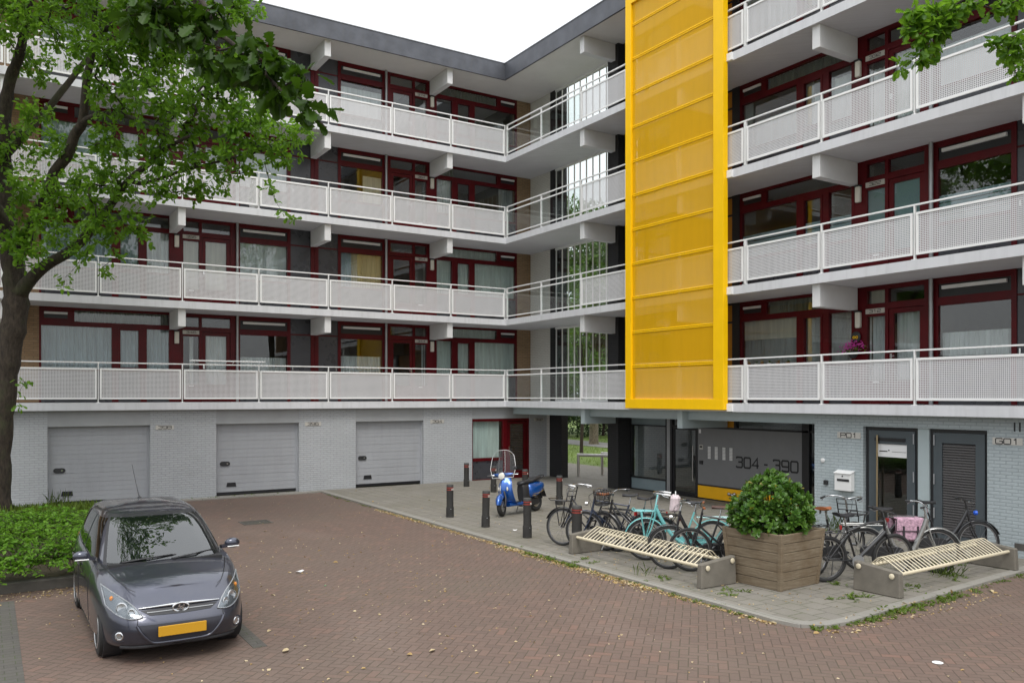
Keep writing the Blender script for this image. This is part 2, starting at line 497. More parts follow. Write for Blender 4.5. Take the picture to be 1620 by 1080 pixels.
def herringbone(name):
    b = NB(name); o = b.obj()
    mp = b.n('Mapping', {'Vector': o, 'Rotation': (0, 0, math.radians(45)), 'Scale': (1/.105, 1/.105, 1)})
    jit = b.n('TexNoise', {'Vector': o, 'Scale': 3.0, 'Detail': 2.0}).outputs['Color']
    vec = b.n('VectorMath', {0: mp.outputs[0], 1: b.n('VectorMath', {0: jit, 1: (.09, .09, 0)}, operation='MULTIPLY').outputs[0]}, operation='ADD').outputs[0]
    x, y, _ = b.xyz(vec)
    i = b.mth('FLOOR', x); j = b.mth('FLOOR', y)
    fx = b.mth('SUBTRACT', x, i); fy = b.mth('SUBTRACT', y, j)
    k = b.mth('FLOORED_MODULO', b.mth('SUBTRACT', i, j), 4.0)
    def isk(v): return b.mth('COMPARE', k, float(v), .25)
    k0, k1, k2, k3 = isk(0), isk(1), isk(2), isk(3)
    hor = b.mth('ADD', k0, k1)
    gx = b.mth('SUBTRACT', 1.0, fx); gy = b.mth('SUBTRACT', 1.0, fy)
    def sel(*pairs):
        s = None
        for w, v in pairs:
            q = b.mth('MULTIPLY', w, v); s = q if s is None else b.mth('ADD', s, q)
        return s
    ver = b.mth('ADD', k2, k3)
    dx = sel((k0, fx), (k1, gx), (ver, b.mth('MINIMUM', fx, gx)))
    dy = sel((hor, b.mth('MINIMUM', fy, gy)), (k3, fy), (k2, gy))
    d = b.mth('MINIMUM', dx, dy)
    bi = b.mth('SUBTRACT', i, k1); bj = b.mth('SUBTRACT', j, k2)
    wn_ = b.n('TexWhiteNoise', {'Vector': b.comb(bi, bj, 0.0)}, noise_dimensions='3D').outputs['Value']
    c = b.ramp(wn_, [(0.0, (.096,.059,.043)), (.3, (.124,.076,.055)), (.6, (.114,.070,.051)), (.86, (.142,.085,.061)), (1.0, (.170,.088,.060))])
    big = b.noise(o, .35, 5, .6)
    c = b.mix(b.ramp(big, [(.33, .6), (.6, 0.0)]), c, (.105,.080,.058))
    spot = b.noise(o, 1.7, 5, .75)
    c = b.mix(b.ramp(spot, [(.62, 0.0), (.74, .55)]), c, (.052,.043,.036))
    pale = b.noise(b.n('Mapping', {'Vector': o, 'Location': (7, 3, 0), 'Scale': (.5, .22, 1)}).outputs[0], 1.0, 4, .6)
    c = b.mix(b.ramp(pale, [(.55, 0.0), (.75, .35)]), c, (.215,.165,.135))
    fine = b.noise(o, 45, 3)
    c = b.mix(.35, c, b.mix(fine, (.075,.055,.047), (.24,.18,.155)))
    moss = b.ramp(b.noise(o, .5, 4, .7), [(.45, 0.0), (.7, 1.0)])
    mcol = b.mix(moss, (.055,.038,.025), (.050,.056,.026))
    mort = b.ramp(d, [(.035, 1.0), (.085, 0.0)])
    c = b.mix(b.mth('MULTIPLY', mort, .72), c, mcol)
    h = b.mth('ADD', b.ramp(d, [(.0, 0.0), (.12, 1.0)]), b.mth('MULTIPLY', b.mth('ADD', fine, wn_), .3))
    return b.done(b.bsdf(Base_Color=c, Roughness=.8, Normal=b.bump(h, .45, .006)))
MT['pavers'] = herringbone('herringbone_pavers')

def tiles(name, col, w, h, off=.5, moss=.5, ms=.006, rot=0.0):
    b = NB(name); o = b.obj()
    vec = b.n('Mapping', {'Vector': o, 'Rotation': (0, 0, rot)}).outputs[0]
    nd = b.n('TexBrick', {'Vector': vec, 'Scale': 1.0, 'Mortar Size': ms, 'Mortar Smooth': .3, 'Brick Width': w, 'Row Height': h,
                          'Color1': tuple(v*.88 for v in col), 'Color2': tuple(v*1.12 for v in col), 'Mortar': tuple(v*.35 for v in col)},
             offset=off)
    c = nd.outputs['Color']
    n1 = b.noise(o, .55, 6, .7)
    c = b.mix(b.mth('MULTIPLY', b.ramp(n1, [(.42, 0.0), (.72, 1.0)]), moss), c, (.115,.105,.065))
    n2 = b.noise(o, 40, 4)
    c = b.mix(.3, c, b.mix(n2, tuple(v*.55 for v in col), tuple(v*1.4 for v in col)))
    n3 = b.noise(o, 2.2, 4, .7)
    jm = b.mth('MULTIPLY', nd.outputs['Fac'], b.ramp(n3, [(.4, 0.0), (.6, 1.0)]))
    c = b.mix(b.mth('MULTIPLY', jm, .8), c, (.055,.075,.022))
    hgt = b.mth('ADD', b.mth('MULTIPLY', nd.outputs['Fac'], -1.0), b.mth('MULTIPLY', n2, .3))
    return b.done(b.bsdf(Base_Color=c, Roughness=.85, Normal=b.bump(hgt, .4, .006)))
MT['tiles'] = tiles('grey_concrete_tiles', (.195,.180,.155), .30, .30, moss=.6, ms=.009, rot=math.radians(90))
MT['kerb'] = tiles('kerb_stones', (.25,.238,.212), 1.0, 10.0, moss=.35)
MT['darkstrip'] = tiles('dark_grey_slabs', (.080,.074,.066), .22, .11, moss=.2)
MT['concrete'] = pmat('weathered_concrete', (.15,.135,.11), .9, var=.2, scale=4, bump=.4, bscale=50, grime=.5)
MT['concrete_dark'] = pmat('dark_weathered_concrete', (.085,.078,.068), .9, var=.25, scale=4, bump=.4, bscale=50, grime=.4)
MT['cream_steel'] = pmat('cream_coated_steel', (.62,.55,.40), .45, var=.06, grime=.08)
MT['asphalt'] = pmat('path_asphalt', (.16,.155,.145), .9, var=.1, bump=.2)

def grass_mat(name, c0, c1, scale=2.0):
    b = NB(name); o = b.obj()
    f = b.noise(o, scale, 6, .7); g = b.noise(o, 30, 3)
    c = b.mix(b.ramp(f, [(.35, 0.0), (.68, 1.0)]), c0, c1)
    c = b.mix(.4, c, b.mix(g, tuple(v*.5 for v in c0), tuple(v*1.5 for v in c1)))
    return b.done(b.bsdf(Base_Color=c, Roughness=.9, Normal=b.bump(g, .6, .03)))
MT['lawn'] = grass_mat('lawn_ground', (.065,.105,.015), (.115,.165,.025))
MT['soil'] = grass_mat('bare_soil', (.045,.034,.022), (.085,.066,.04), 4)

def leaf_mat(name, dark, light, trans=.45, gloss=.25, rough=.42, old=None):
    b = NB(name)
    g = b.n('NewGeometry'); r = g.outputs['Random Per Island']
    o = b.obj()
    f = b.noise(o, .9, 3)
    mixf = b.mth('ADD', b.mth('MULTIPLY', r, .65), b.mth('MULTIPLY', b.ramp(f, [(.3, 0.0), (.7, 1.0)]), .35))
    c = b.mix(mixf, dark, light)
    if old: c = b.mix(b.mth('GREATER_THAN', r, .975), c, old)
    p = b.bsdf(Base_Color=c, Roughness=rough, Specular_IOR_Level=gloss)
    tc = b.mix(.5, c, tuple(min(1, v*1.7) for v in light))
    t = b.n('BsdfTranslucent', {'Color': tc}).outputs[0]
    return b.done(b.n('MixShader', {0: trans, 1: p, 2: t}).outputs[0])
MT['oak'] = leaf_mat('oak_leaf', (.026,.090,.007), (.165,.310,.022), .50, .30)
MT['oak_backlit'] = leaf_mat('oak_leaf_shade', (.012,.036,.003), (.042,.092,.005), .30, .2)  # backlit shade of the near branch is put into its leaf colour
MT['hedge'] = leaf_mat('hedge_leaf', (.045,.130,.010), (.150,.300,.025), .38, .25)
MT['laurel'] = leaf_mat('laurel_leaf', (.020,.070,.010), (.115,.225,.030), .22, .45, .32, (.22,.20,.02))
MT['garden'] = leaf_mat('garden_leaf', (.040,.090,.016), (.125,.205,.038), .4, .3)
MT['darkgarden'] = leaf_mat('dark_garden_leaf', (.012,.030,.008), (.030,.060,.014), .25, .3)
MT['weed'] = leaf_mat('weed_leaf', (.055,.110,.014), (.150,.215,.030), .4, .3)
MT['litter'] = leaf_mat('dry_leaf', (.20,.115,.035), (.50,.36,.16), .15, .2, .7)
MT['litter_pale'] = leaf_mat('pale_dry_leaf', (.34,.25,.12), (.62,.52,.34), .15, .2, .7)
MT['petal'] = leaf_mat('pink_petal', (.55,.03,.30), (.75,.10,.50), .3, .3)
MT['conifer'] = leaf_mat('conifer_leaf', (.03,.07,.015), (.08,.14,.03), .3, .3)

def bark(name, c0, c1):
    b = NB(name); o = b.obj(); x, y, z = b.xyz(o)
    v = b.comb(x, y, b.mth('MULTIPLY', z, .35))
    f = b.noise(v, 16, 6, .7); g = b.noise(o, 2.2, 4, .6)
    c = b.mix(b.ramp(f, [(.35, 0.0), (.7, 1.0)]), c0, c1)
    c = b.mix(b.mth('MULTIPLY', b.ramp(g, [(.5, 0.0), (.72, 1.0)]), .6), c, (.045,.055,.02))
    return b.done(b.bsdf(Base_Color=c, Roughness=.95, Normal=b.bump(f, .8, .03)))
MT['bark'] = bark('oak_bark', (.014,.010,.007), (.060,.045,.031))
MT['bark_pale'] = bark('pale_bark', (.08,.065,.04), (.22,.19,.13))
MT['bark_dark'] = bark('dark_bark', (.015,.010,.007), (.045,.03,.02))

def weathered_wood(name, c0, c1):
    b = NB(name); o = b.obj(); x, y, z = b.xyz(o)
    v = b.comb(b.mth('ADD', x, y), b.mth('MULTIPLY', z, 14.0), 0.0)
    f = b.noise(v, 3.0, 6, .7); g = b.noise(o, 2.5, 5, .65)
    c = b.mix(b.ramp(f, [(.3, 0.0), (.7, 1.0)]), c0, c1)
    c = b.mix(b.mth('MULTIPLY', b.ramp(g, [(.45, 0.0), (.7, 1.0)]), .65), c, (.125,.082,.042))
    return b.done(b.bsdf(Base_Color=c, Roughness=.88, Normal=b.bump(f, .4, .008)))
MT['wood'] = weathered_wood('weathered_planks', (.120,.088,.055), (.25,.20,.135))

# ------------------------------------------------------------------ the apartment building
B = thing('apartment_building', 'four-storey L-shaped block of flats with white railings, red window frames and yellow stair screen', 'building')
F = [2.72+2.8*k for k in range(4)]       # finished floor of each gallery
ROOF = 13.72
LEFT_END, RIGHT_END = -23.0, -24.0

def part(mb, name, mat, parent=B, **k):
    return mb.build(name, MT[mat] if isinstance(mat, str) else mat, parent, **k)

# slabs (gallery floor and room floor in one plate per storey)
for z in F:
    m = MB()
    m.box(LEFT_END, 2.1, 0, 11, z-.2, z)
    m.box(0, 2.1, -4.3, 0, z-.2, z)
    m.box(0, 11, RIGHT_END, -4.3, z-.2, z)
    part(m, 'gallery_slab', 'slab')
m = MB()
m.box(LEFT_END, 2.1, -.02, 11, ROOF, ROOF+.12); m.box(-.02, 2.1, -4.3, -.02, ROOF, ROOF+.12); m.box(-.02, 11, RIGHT_END, -4.3, ROOF, ROOF+.12)
rf = part(m, 'roof', 'soffit')
m = MB(); m.box(LEFT_END, -.08, -.08, -.02, ROOF-.02, ROOF+.54); m.box(-.08, -.02, RIGHT_END, -.02, ROOF-.02, ROOF+.54)
m.box(LEFT_END, 2.1, 10.9, 11.05, ROOF-.02, ROOF+.5); m.box(2.1, 2.16, -4.2, 11.05, ROOF-.02, ROOF+.5); m.box(2.16, 11, -4.3, -4.22, ROOF-.02, ROOF+.5)
part(m, 'roof_fascia', 'zinc', rf)
m = MB(); m.box(LEFT_END, -.1, -.10, .0, ROOF+.54, ROOF+.565); m.box(-.10, 0.0, RIGHT_END, 0.0, ROOF+.54, ROOF+.565)
part(m, 'roof_edge_trim', 'zinc_lip', rf)

# brick piers, cross walls and the rooms behind the glass
m = MB(); m.box(LEFT_END, -13.89, 1.42, 1.72, 2.72, ROOF); part(m, 'brick_wall', 'brick_brown')
m = MB(); m.box(1.38, 1.975, 1.42, 1.72, 2.72, ROOF); part(m, 'brick_wall', 'brick_brown')
m = MB(); m.box(1.98, 2.2, .13, 1.6, 2.72, ROOF); part(m, 'brick_wall', 'brick_cream')
m = MB()
for k in range(4):
    z0, z1 = F[k], F[k]+2.6
    m.box(LEFT_END, 1.9, 4.6, 4.7, z0, z1)
    m.box(4.6, 4.7, RIGHT_END, -4.6, z0, z1)
    for x in (-13.9, -10.2, -8.7, -6.25, -3.8, -2.3, 1.45): m.box(x-.05, x+.05, 1.6, 4.6, z0, z1)
    for y in (-9.2, -12.9, -14.4, -16.9, -20): m.box(1.6, 4.6, y-.05, y+.05, z0, z1)
part(m, 'room_wall', 'interior')
m = MB()
m.box(LEFT_END, 2.2, 10.7, 10.9, 0, ROOF); m.box(2.0, 2.2, 1.6, 10.7, 0, ROOF)
m.box(2.2, 11, -4.5, -4.3, 0, ROOF); m.box(10.8, 11, RIGHT_END, -4.5, 0, ROOF)
m.box(LEFT_END-.2, LEFT_END, 0.1, 10.9, 0, ROOF); m.box(.1, 10.8, RIGHT_END-.2, RIGHT_END, 0, ROOF)
part(m, 'rear_wall', 'brick_brown')

def fA(u, w): return (-13.89+u, 1.42-w)
def fB(u, w): return (1.38-u, 1.42-w)
def fR(u, w): return (1.42-w, -9.23-u)
def ub(m, fn, u0, u1, w0, w1, z0, z1):
    a = fn(u0, w0); b = fn(u1, w1)
    m.box(a[0], b[0], a[1], b[1], z0, z1)

def curtain(fn, u0, u1, z0, z1, mat, parent, w=-.17, amp=.028, per=.105, name='curtain'):
    m = MB(); n = max(8, int((u1-u0)/.018)); ph = rnd.random()*6
    vs = []; fs = []
    for i in range(n+1):
        u = u0+(u1-u0)*i/n
        a = amp*(math.sin(2*PI*u/per+ph)+.5*math.sin(2*PI*u/(per*2.3)+ph*2))
        for z, q in ((z0, 1.25), (z1, .8)):
            x, y = fn(u, w+a*q); vs.append((x, y, z))
    for i in range(n): fs.append((2*i, 2*i+2, 2*i+3, 2*i+1))
    m.add(vs, fs)
    return m.build(name, MT[mat], parent, smooth=60)

def sheet(fn, u0, u1, z0, z1, w, mat, parent, name):
    m = MB(); ub(m, fn, u0, u1, w-.003, w, z0, z1); return m.build(name, MT[mat], parent)

def unit(k, fn, spec, number, wing):
    z = F[k]
    # living room window
    m = MB()
    for u0, u1, zt in ((0, .05, 2.6), (1.78, 1.95, 2.22), (2.52, 2.69, 2.22), (3.29, 3.36, 2.6)): ub(m, fn, u0, u1, -.12, 0, z+.0, z+zt)
    for u0, u1 in ((.05, 1.78), (1.95, 2.52), (2.69, 3.29)):
        ub(m, fn, u0, u1, -.12, .012, z+.86, z+.92)
        ub(m, fn, u0, u1, -.12, -.004, z+2.09, z+2.22)
    ub(m, fn, .05, 3.29, -.12, -.002, z+2.53, z+2.6)
    ub(m, fn, .05, .85, -.10, -.02, z+2.22, z+2.53)
    for u0, u1 in ((1.95, 2.0), (2.47, 2.52)): ub(m, fn, u0, u1, -.09, .016, z+.92, z+2.09)
    ub(m, fn, 2.0, 2.47, -.09, .015, z+.92, z+.98); ub(m, fn, 2.0, 2.47, -.09, .015, z+2.03, z+2.09)
    win = m.build('window', MT['red'], B)
    for u0, u1, a, b in ((.05, 1.78, .92, 2.09), (2.0, 2.47, .98, 2.03), (2.69, 3.29, .92, 2.09), (.85, 3.29, 2.22, 2.53)):
        sheet(fn, u0, u1, z+a, z+b, -.05, 'glass', win, 'pane')
    m = MB(); ub(m, fn, .12, .68, -.025, .02, z+2.40, z+2.46); m.build('ventilation_grille', MT['white_plastic'], win)
    m = MB(); ub(m, fn, .12, .68, -.019, -.012, z+2.29, z+2.395); m.build('ventilation_slot', MT['black'], win)
    m = MB()
    for u0, u1 in ((.05, 1.78), (1.95, 2.52), (2.69, 3.29)): ub(m, fn, u0, u1, -.10, -.03, z+.0, z+.86)
    m.build('infill_panel', MT['dark_panel'], B)
    cells = {'w1': (.05, 1.78, .90, 2.12), 'w2': (1.92, 2.55, .90, 2.12), 'w3': (2.66, 3.32, .90, 2.12), 'tr': (.85, 3.29, 2.2, 2.55)}
    def dress(key, cell, parent):
        for c in spec.get(key, ()):
            mat, a0, a1, b0, b1 = (tuple(c)+(0, 1, 0, 1))[:5] if len(c) < 5 else c
            u0, u1, z0, z1 = cell
            U0, U1 = u0+(u1-u0)*a0, u0+(u1-u0)*a1
            Z0, Z1 = z+z0+(z1-z0)*b0, z+z0+(z1-z0)*b1
            if mat.startswith('frost'): sheet(fn, U0, U1, Z0, Z1, -.062, mat, parent, 'frosted_film')
            elif mat == 'c_cream' or mat == 'c_light': curtain(fn, U0, U1, Z0, Z1, mat, parent, w=-.13, amp=.003, per=.5, name='blind_or_sky_sheet')
            elif mat in ('c_pale', 'c_beige'): curtain(fn, U0, U1, Z0, Z1, mat, parent, amp=.012, per=.09, name='slat_blind')
            else: curtain(fn, U0, U1, Z0, Z1, mat, parent)
    for key in cells: dress(key, cells[key], win)
    # front door with its side light
    m = MB()
    ub(m, fn, 3.36, 3.64, -.10, -.01, z, z+2.6)
    ub(m, fn, 3.64, 3.68, -.10, .0, z, z+2.6); ub(m, fn, 4.12, 4.20, -.10, .0, z, z+2.6); ub(m, fn, 5.02, 5.20, -.10, .0, z, z+2.6)
    ub(m, fn, 3.68, 4.12, -.10, -.012, z, z+.52); ub(m, fn, 3.68, 4.12, -.10, -.012, z+1.93, z+2.21); ub(m, fn, 3.68, 4.12, -.1, -.003, z+2.5, z+2.6)
    ub(m, fn, 4.20, 5.02, -.1, -.003, z+2.07, z+2.21); ub(m, fn, 4.20, 5.02, -.1, -.003, z+2.5, z+2.6)
    ub(m, fn, 4.21, 4.31, -.08, -.02, z+.02, z+2.06); ub(m, fn, 4.91, 5.01, -.08, -.02, z+.02, z+2.06)
    ub(m, fn, 4.31, 4.91, -.08, -.021, z+.02, z+.52); ub(m, fn, 4.31, 4.91, -.08, -.021, z+1.96, z+2.06)
    dr = m.build('door', MT['red'], B)
    for u0, u1, a, b in ((3.68, 4.12, .52, 1.93), (4.31, 4.91, .52, 1.96), (3.68, 4.12, 2.21, 2.5), (4.20, 5.02, 2.21, 2.5)):
        sheet(fn, u0, u1, z+a, z+b, -.05, 'glass', dr, 'pane')
    m = MB(); ub(m, fn, 4.235, 4.285, -.02, -.005, z+.98, z+1.10); p = fn(4.26, .03); q = fn(4.36, .03)
    m.tube([(*p, z+1.04), (*q, z+1.04)], .01, 6); m.build('door_handle', MT['chrome'], dr)
    m = MB(); ub(m, fn, 3.84, 3.98, -.012, .004, z+.46, z+.50); m.build('letter_slot', MT['white_plastic'], dr)
    m = MB(); ub(m, fn, 3.66, 4.12, -.01, .014, z+1.99, z+2.10); m.build('number_plate', MT['plate_steel'], dr)
    a = fn(3.89, .016); r = (1, 0, 0) if wing == 'L' else (0, -1, 0)
    text_mesh('house_number', number, .062, MT['ink'], dr, (a[0], a[1], z+2.045), r, (0, 0, 1), 1.35, .002)
    dress('d', (4.30, 4.92, .5, 1.98), dr); dress('s', (3.66, 4.14, .5, 1.95), dr); dress('dt', (3.68, 5.02, 2.2, 2.52), dr)
    # drain pipe
    m = MB(); p = fn(5.21, .07); m.tube([(*p, z), (*p, z+2.6)], .042, 10); m.build('drainpipe', MT['galv'], B, smooth=50)
    # kitchen window
    m = MB()
    ub(m, fn, 5.20, 5.31, -.12, -.005, z, z+2.6); ub(m, fn, 6.76, 6.86, -.12, -.005, z, z+2.6)
    ub(m, fn, 5.31, 6.76, -.12, .010, z+.86, z+.92); ub(m, fn, 5.31, 6.76, -.12, -.010, z+2.03, z+2.2); ub(m, fn, 5.31, 6.76, -.12, -.010, z+2.47, z+2.6)
    kw = m.build('window', MT['red'], B)
    sheet(fn, 5.31, 6.76, z+.92, z+2.03, -.05, 'glass', kw, 'pane')
    m = MB(); ub(m, fn, 5.31, 6.76, -.07, -.04, z+2.2, z+2.47); m.build('ventilation_slot', MT['black'], kw)
    m = MB(); ub(m, fn, 5.40, 6.68, -.04, .015, z+2.36, z+2.43); m.build('ventilation_grille', MT['white_plastic'], kw)
    m = MB(); ub(m, fn, 5.31, 6.76, -.10, -.03, z, z+.86); m.build('infill_panel', MT['dark_panel'], B)
    dress('k', (5.31, 6.76, .90, 2.06), kw)
    m = MB(); ub(m, fn, 6.86, 7.51, -.10, -.03, z, z+2.08); ub(m, fn, 6.86, 7.51, -.10, -.03, z+2.12, z+2.6)
    sp = m.build('infill_panel', MT['dark_panel'], B)
    m = MB(); ub(m, fn, 7.51, 7.63, -.10, .0, z, z+2.6); ub(m, fn, 6.86, 7.51, -.10, -.02, z+2.08, z+2.12); m.build('panel_frame', MT['red'], sp)
    m = MB(); p = fn(6.93, -.02); ub(m, fn, 6.91, 6.94, -.03, .01, z+.98, z+1.08); m.build('door_handle', MT['chrome'], sp)
    # lamp on the red panel under the beam
    m = MB(); ub(m, fn, 3.43, 3.55, -.01, .085, z+1.70, z+2.05); lp = m.build('wall_lamp', MT['lampglass'], B, bevel=.015)
    m = MB(); ub(m, fn, 3.42, 3.56, -.008, .10, z+2.05, z+2.08); m.build('lamp_cap', MT['blackplastic'], lp)

C_ = lambda m: ((m,),)
specA = [
 dict(w1=C_('c_blue'), w2=C_('c_blue'), w3=C_('c_blue'), tr=C_('c_green'), k=(('c_white',0,1,0,.40),), d=C_('c_white'), s=(('c_white',.45,.7,0,1),)),
 dict(w1=C_('c_blue'), w2=C_('c_blue'), w3=C_('c_white'), k=C_('c_light'), d=C_('c_cream'), s=C_('c_cream')),
 dict(w1=C_('c_blue'), w2=C_('c_white'), w3=C_('c_white'), k=C_('c_light'), d=C_('c_white')),
 dict(w1=C_('c_white'), w3=C_('c_white'), k=C_('c_light')),
]
specB = [
 dict(w1=C_('c_pale'), w2=C_('c_pale'), w3=C_('c_pale'), tr=C_('c_pale'), k=(('c_white',0,1,0,.5),), s=(('c_grey',0,.3,0,1),)),
 dict(w1=C_('c_pale'), w2=C_('c_pale'), w3=C_('c_pale'), tr=C_('c_pale'), k=(('c_beige',0,.72,0,1),('c_blue',.72,1,0,1))),
 dict(w1=(('c_grey',.02,.38,0,1),), w2=(('c_white',.72,1,0,1),), w3=C_('c_white'), tr=(('c_green',.7,1,0,1),), k=(('c_cream',0,.45,0,.8),)),
 dict(k=(('c_light',0,1,0,.82),), tr=C_('c_green')),  # kitchen: bright sheet stands in for sky reflected in the pane
]
specR = [
 dict(w1=(('c_cream',0,1,.58,1),('c_grey',0,1,0,.62)), w2=C_('c_grey'), w3=C_('c_grey'), tr=C_('c_green'), d=C_('c_white'), s=C_('c_white'), dt=(('c_cream',.02,.3,0,1),), k=(('c_white',0,1,0,.5),)),
 dict(w1=(('frost_stripe',0,1,0,.5),), w2=(('frost_stripe',0,1,0,.5),), w3=(('frost_stripe',0,1,0,.5),), d=C_('frost'), s=C_('frost'), k=(('frost_stripe',0,1,0,.5),)),
 dict(w1=(('c_grey',0,.14,0,1),('c_light',.2,1,0,.55)), w2=(('c_grey',0,.4,0,1),('c_light',.45,1,0,.7)), w3=(('c_white',0,1,0,.85),), tr=C_('c_green'), d=C_('c_white'), s=(('c_white',0,1,0,.9),), k=(('c_light',0,1,0,.75),)),
 dict(w1=C_('c_white'), w3=C_('c_white'), k=C_('c_light'), d=C_('c_white')),
]
for k in range(4):
    unit(k, fA, specA[k], str(346+10*k), 'L')
    unit(k, fB, specB[k], str(344+10*k), 'L')
    unit(k, fR, specR[k], str(312+10*k), 'R')
    # cantilever beams carrying the storey above
    z1 = F[k]+2.6
    for x in (-14.7, -10.5, -6.3, -2.1):
        m = MB(); m.box(x-.1, x+.1, .09, 1.40, z1-.5, z1); part(m, 'cantilever_beam', 'beam', bevel=.008)
    m = MB(); m.box(.09, 1.3, -4.33, -4.12, z1-.5, z1); part(m, 'cantilever_beam', 'beam', bevel=.008)
    for y in (-8.4, -12.6, -16.95):
        m = MB(); m.box(.09, 1.40, y-.1, y+.1, z1-.5, z1); part(m, 'cantilever_beam', 'beam', bevel=.008)
    # glazed link: black brick columns, white mullions, glass
    m = MB(); m.box(1.96, 2.2, -.18, .125, F[k], z1); part(m, 'black_column', 'brick_black')
    m = MB(); m.box(1.3, 2.05, -4.46, -3.95, F[k], z1); part(m, 'black_column', 'brick_black')
    m = MB()
    for y in (-.20, -.56, -.92, -1.27, -1.60, -1.95, -2.30, -2.66, -3.02, -3.4, -3.75): m.box(1.98, 2.02, y-.013, y+.013, F[k], z1)
    m.box(1.96, 2.04, -3.95, -.18, z1-.07, z1-.001); m.box(1.96, 2.04, -3.95, -.18, F[k]+.001, F[k]+.06)
    lw = part(m, 'link_window', 'white_metal')
    m = MB(); m.box(1.998, 2.002, -3.95, -.18, F[k]+.06, z1-.07); part(m, 'pane', 'glass_clear', lw)
    m = MB(); m.box(2.06, 2.2, -.56, -.18, F[k], z1); part(m, 'black_column', 'brick_black')
    # stair zone between the link and the first flat
    m = MB()
    for y0, y1 in ((-4.52,-4.46),(-5.5,-5.44),(-6.6,-6.54)): m.box(1.5, 1.6, y0, y1, F[k], z1)
    m.box(1.5, 1.6, -6.54, -4.52, z1-.06, z1); m.box(1.5, 1.6, -6.54, -4.52, F[k]+2.0, F[k]+2.07); m.box(1.5, 1.6, -6.54, -4.52, F[k], F[k]+.1)
    sw = part(m, 'stair_window', 'black')
    m = MB(); m.box(1.55, 1.553, -6.54, -4.52, F[k]+.1, z1-.06); part(m, 'pane', 'glass', sw)
    m = MB(); m.box(1.45, 1.55, -8.98, -6.6, F[k], F[k]+2.08); m.box(1.45, 1.55, -8.98, -6.6, F[k]+2.13, z1-.05)
    op = part(m, 'ochre_panel', 'orange_panel')
    m = MB(); m.box(1.40, 1.52, -9.23, -8.98, F[k], z1); m.box(1.43, 1.53, -8.98, -6.6, F[k]+2.08, F[k]+2.13); m.box(1.43, 1.53, -8.98, -6.6, z1-.05, z1)
    part(m, 'panel_frame', 'black', op)

# right wing carries on beyond the last flat in view
m = MB(); m.box(1.42, 1.7, RIGHT_END, -16.87, 2.72, ROOF); part(m, 'brick_wall', 'brick_brown')

# ------------------------------------------------------------------ gallery railings
def railing(k, axis, posts, kinds, label=None):
    z = F[k]; off = .05
    P = (lambda t, d: (t, off+d)) if axis == 'x' else (lambda t, d: (off+d, t))
    a, b = posts[0], posts[-1]
    m = MB(); lo, hi = min(a, b), max(a, b)
    if axis == 'x': m.box(lo-.02, hi+.02, off-.025, off+.025, z+1.045, z+1.075)
    else: m.box(off-.025, off+.025, lo-.02, hi+.02, z+1.045, z+1.075)
    rl = part(m, 'railing', 'white_metal')
    def bx(m, t0, t1, d0, d1, z0, z1):
        p = P(t0, d0); q = P(t1, d1); m.box(p[0], q[0], p[1], q[1], z0, z1)
    for t in posts:
        m = MB(); bx(m, t-.011, t+.011, -.03, .03, z+.012, z+1.045); bx(m, t-.05, t+.05, -.04, .04, z, z+.012)
        m.build('post', MT['white_metal'], rl)
    for i, kd in enumerate(kinds):
        t0, t1 = sorted((posts[i], posts[i+1])); t0 += .035; t1 -= .035
        if t1-t0 < .1: continue
        if kd == 'p':
            m = MB(); zb, zt = z+.09, z+.91
            bx(m, t0, t1, -.035, -.005, zb, zb+.045); bx(m, t0, t1, -.035, -.005, zt-.045, zt)
            bx(m, t0, t0+.045, -.034, -.004, zb+.045, zt-.045); bx(m, t1-.045, t1, -.034, -.004, zb+.045, zt-.045)
            m.build('panel_frame', MT['white_metal'], rl)
            m = MB(); p = P(t0+.045, -.02); q = P(t1-.045, -.02)
            m.add([(p[0],p[1],zb+.045),(q[0],q[1],zb+.045),(q[0],q[1],zt-.045),(p[0],p[1],zt-.045)], [(0,1,2,3)])
            m.build('perforated_sheet', MT['perf'], rl)
        else:
            m = MB()
            bx(m, t0-.02, t1+.02, -.03, .0, z+.87, z+.91); bx(m, t0-.02, t1+.02, -.03, .0, z+.09, z+.125)
            m.build('panel_frame', MT['white_metal'], rl)
            m = MB(); bx(m, t0-.02, t1+.02, -.018, -.010, z+.125, z+.87); m.build('glass_sheet', MT['glass_clear'], rl)
    return rl

lp = [-2.1*i for i in range(9)]
for k in range(4):
    railing(k, 'x', lp, ['p']*8)
    railing(k, 'y', [-.04, -2.12, -4.24, -6.38], ['g', 'g', 'p'])
    railing(k, 'y', [-6.42, -8.45, -10.64], ['p', 'p'])
    railing(k, 'y', [-10.68, -12.78, -14.9, -17.0, -19.1, -21.2], ['p']*5)

# ------------------------------------------------------------------ yellow stair screen
YT = 13.86
m = MB()
m.box(-.16, .0, -6.77, -6.53, 2.82, YT); m.box(-.16, .0, -10.15, -9.82, 2.82, YT)
m.box(-.165, .0, -10.15, -6.53, 2.56, 2.82); m.box(-.16, .0, -9.82, -6.77, YT-.22, YT)
zs = [2.776+.9345*i for i in range(1, 12)]
for z in zs:
    m.box(-.116, -.07, -9.82, -6.77, z-.040, z-.006); m.box(-.116, -.07, -9.82, -6.77, z+.006, z+.040)
sc = part(m, 'stair_screen', 'yellow', bevel=.006)
tag(sc, 'tall yellow steel screen in front of the stairs, framed in eleven bands of mesh')
zz = [2.82]+zs+[YT-.22]
for i in range(len(zz)-1):
    m = MB(); z0 = zz[i]+(.045 if i else 0); z1 = zz[i+1]-(.045 if i < len(zz)-2 else 0)
    m.add([(-.10,-9.82,z0),(-.10,-6.77,z0),(-.10,-6.77,z1),(-.10,-9.82,z1)], [(0,1,2,3)])
    part(m, 'mesh_panel', 'yellow_mesh', sc)
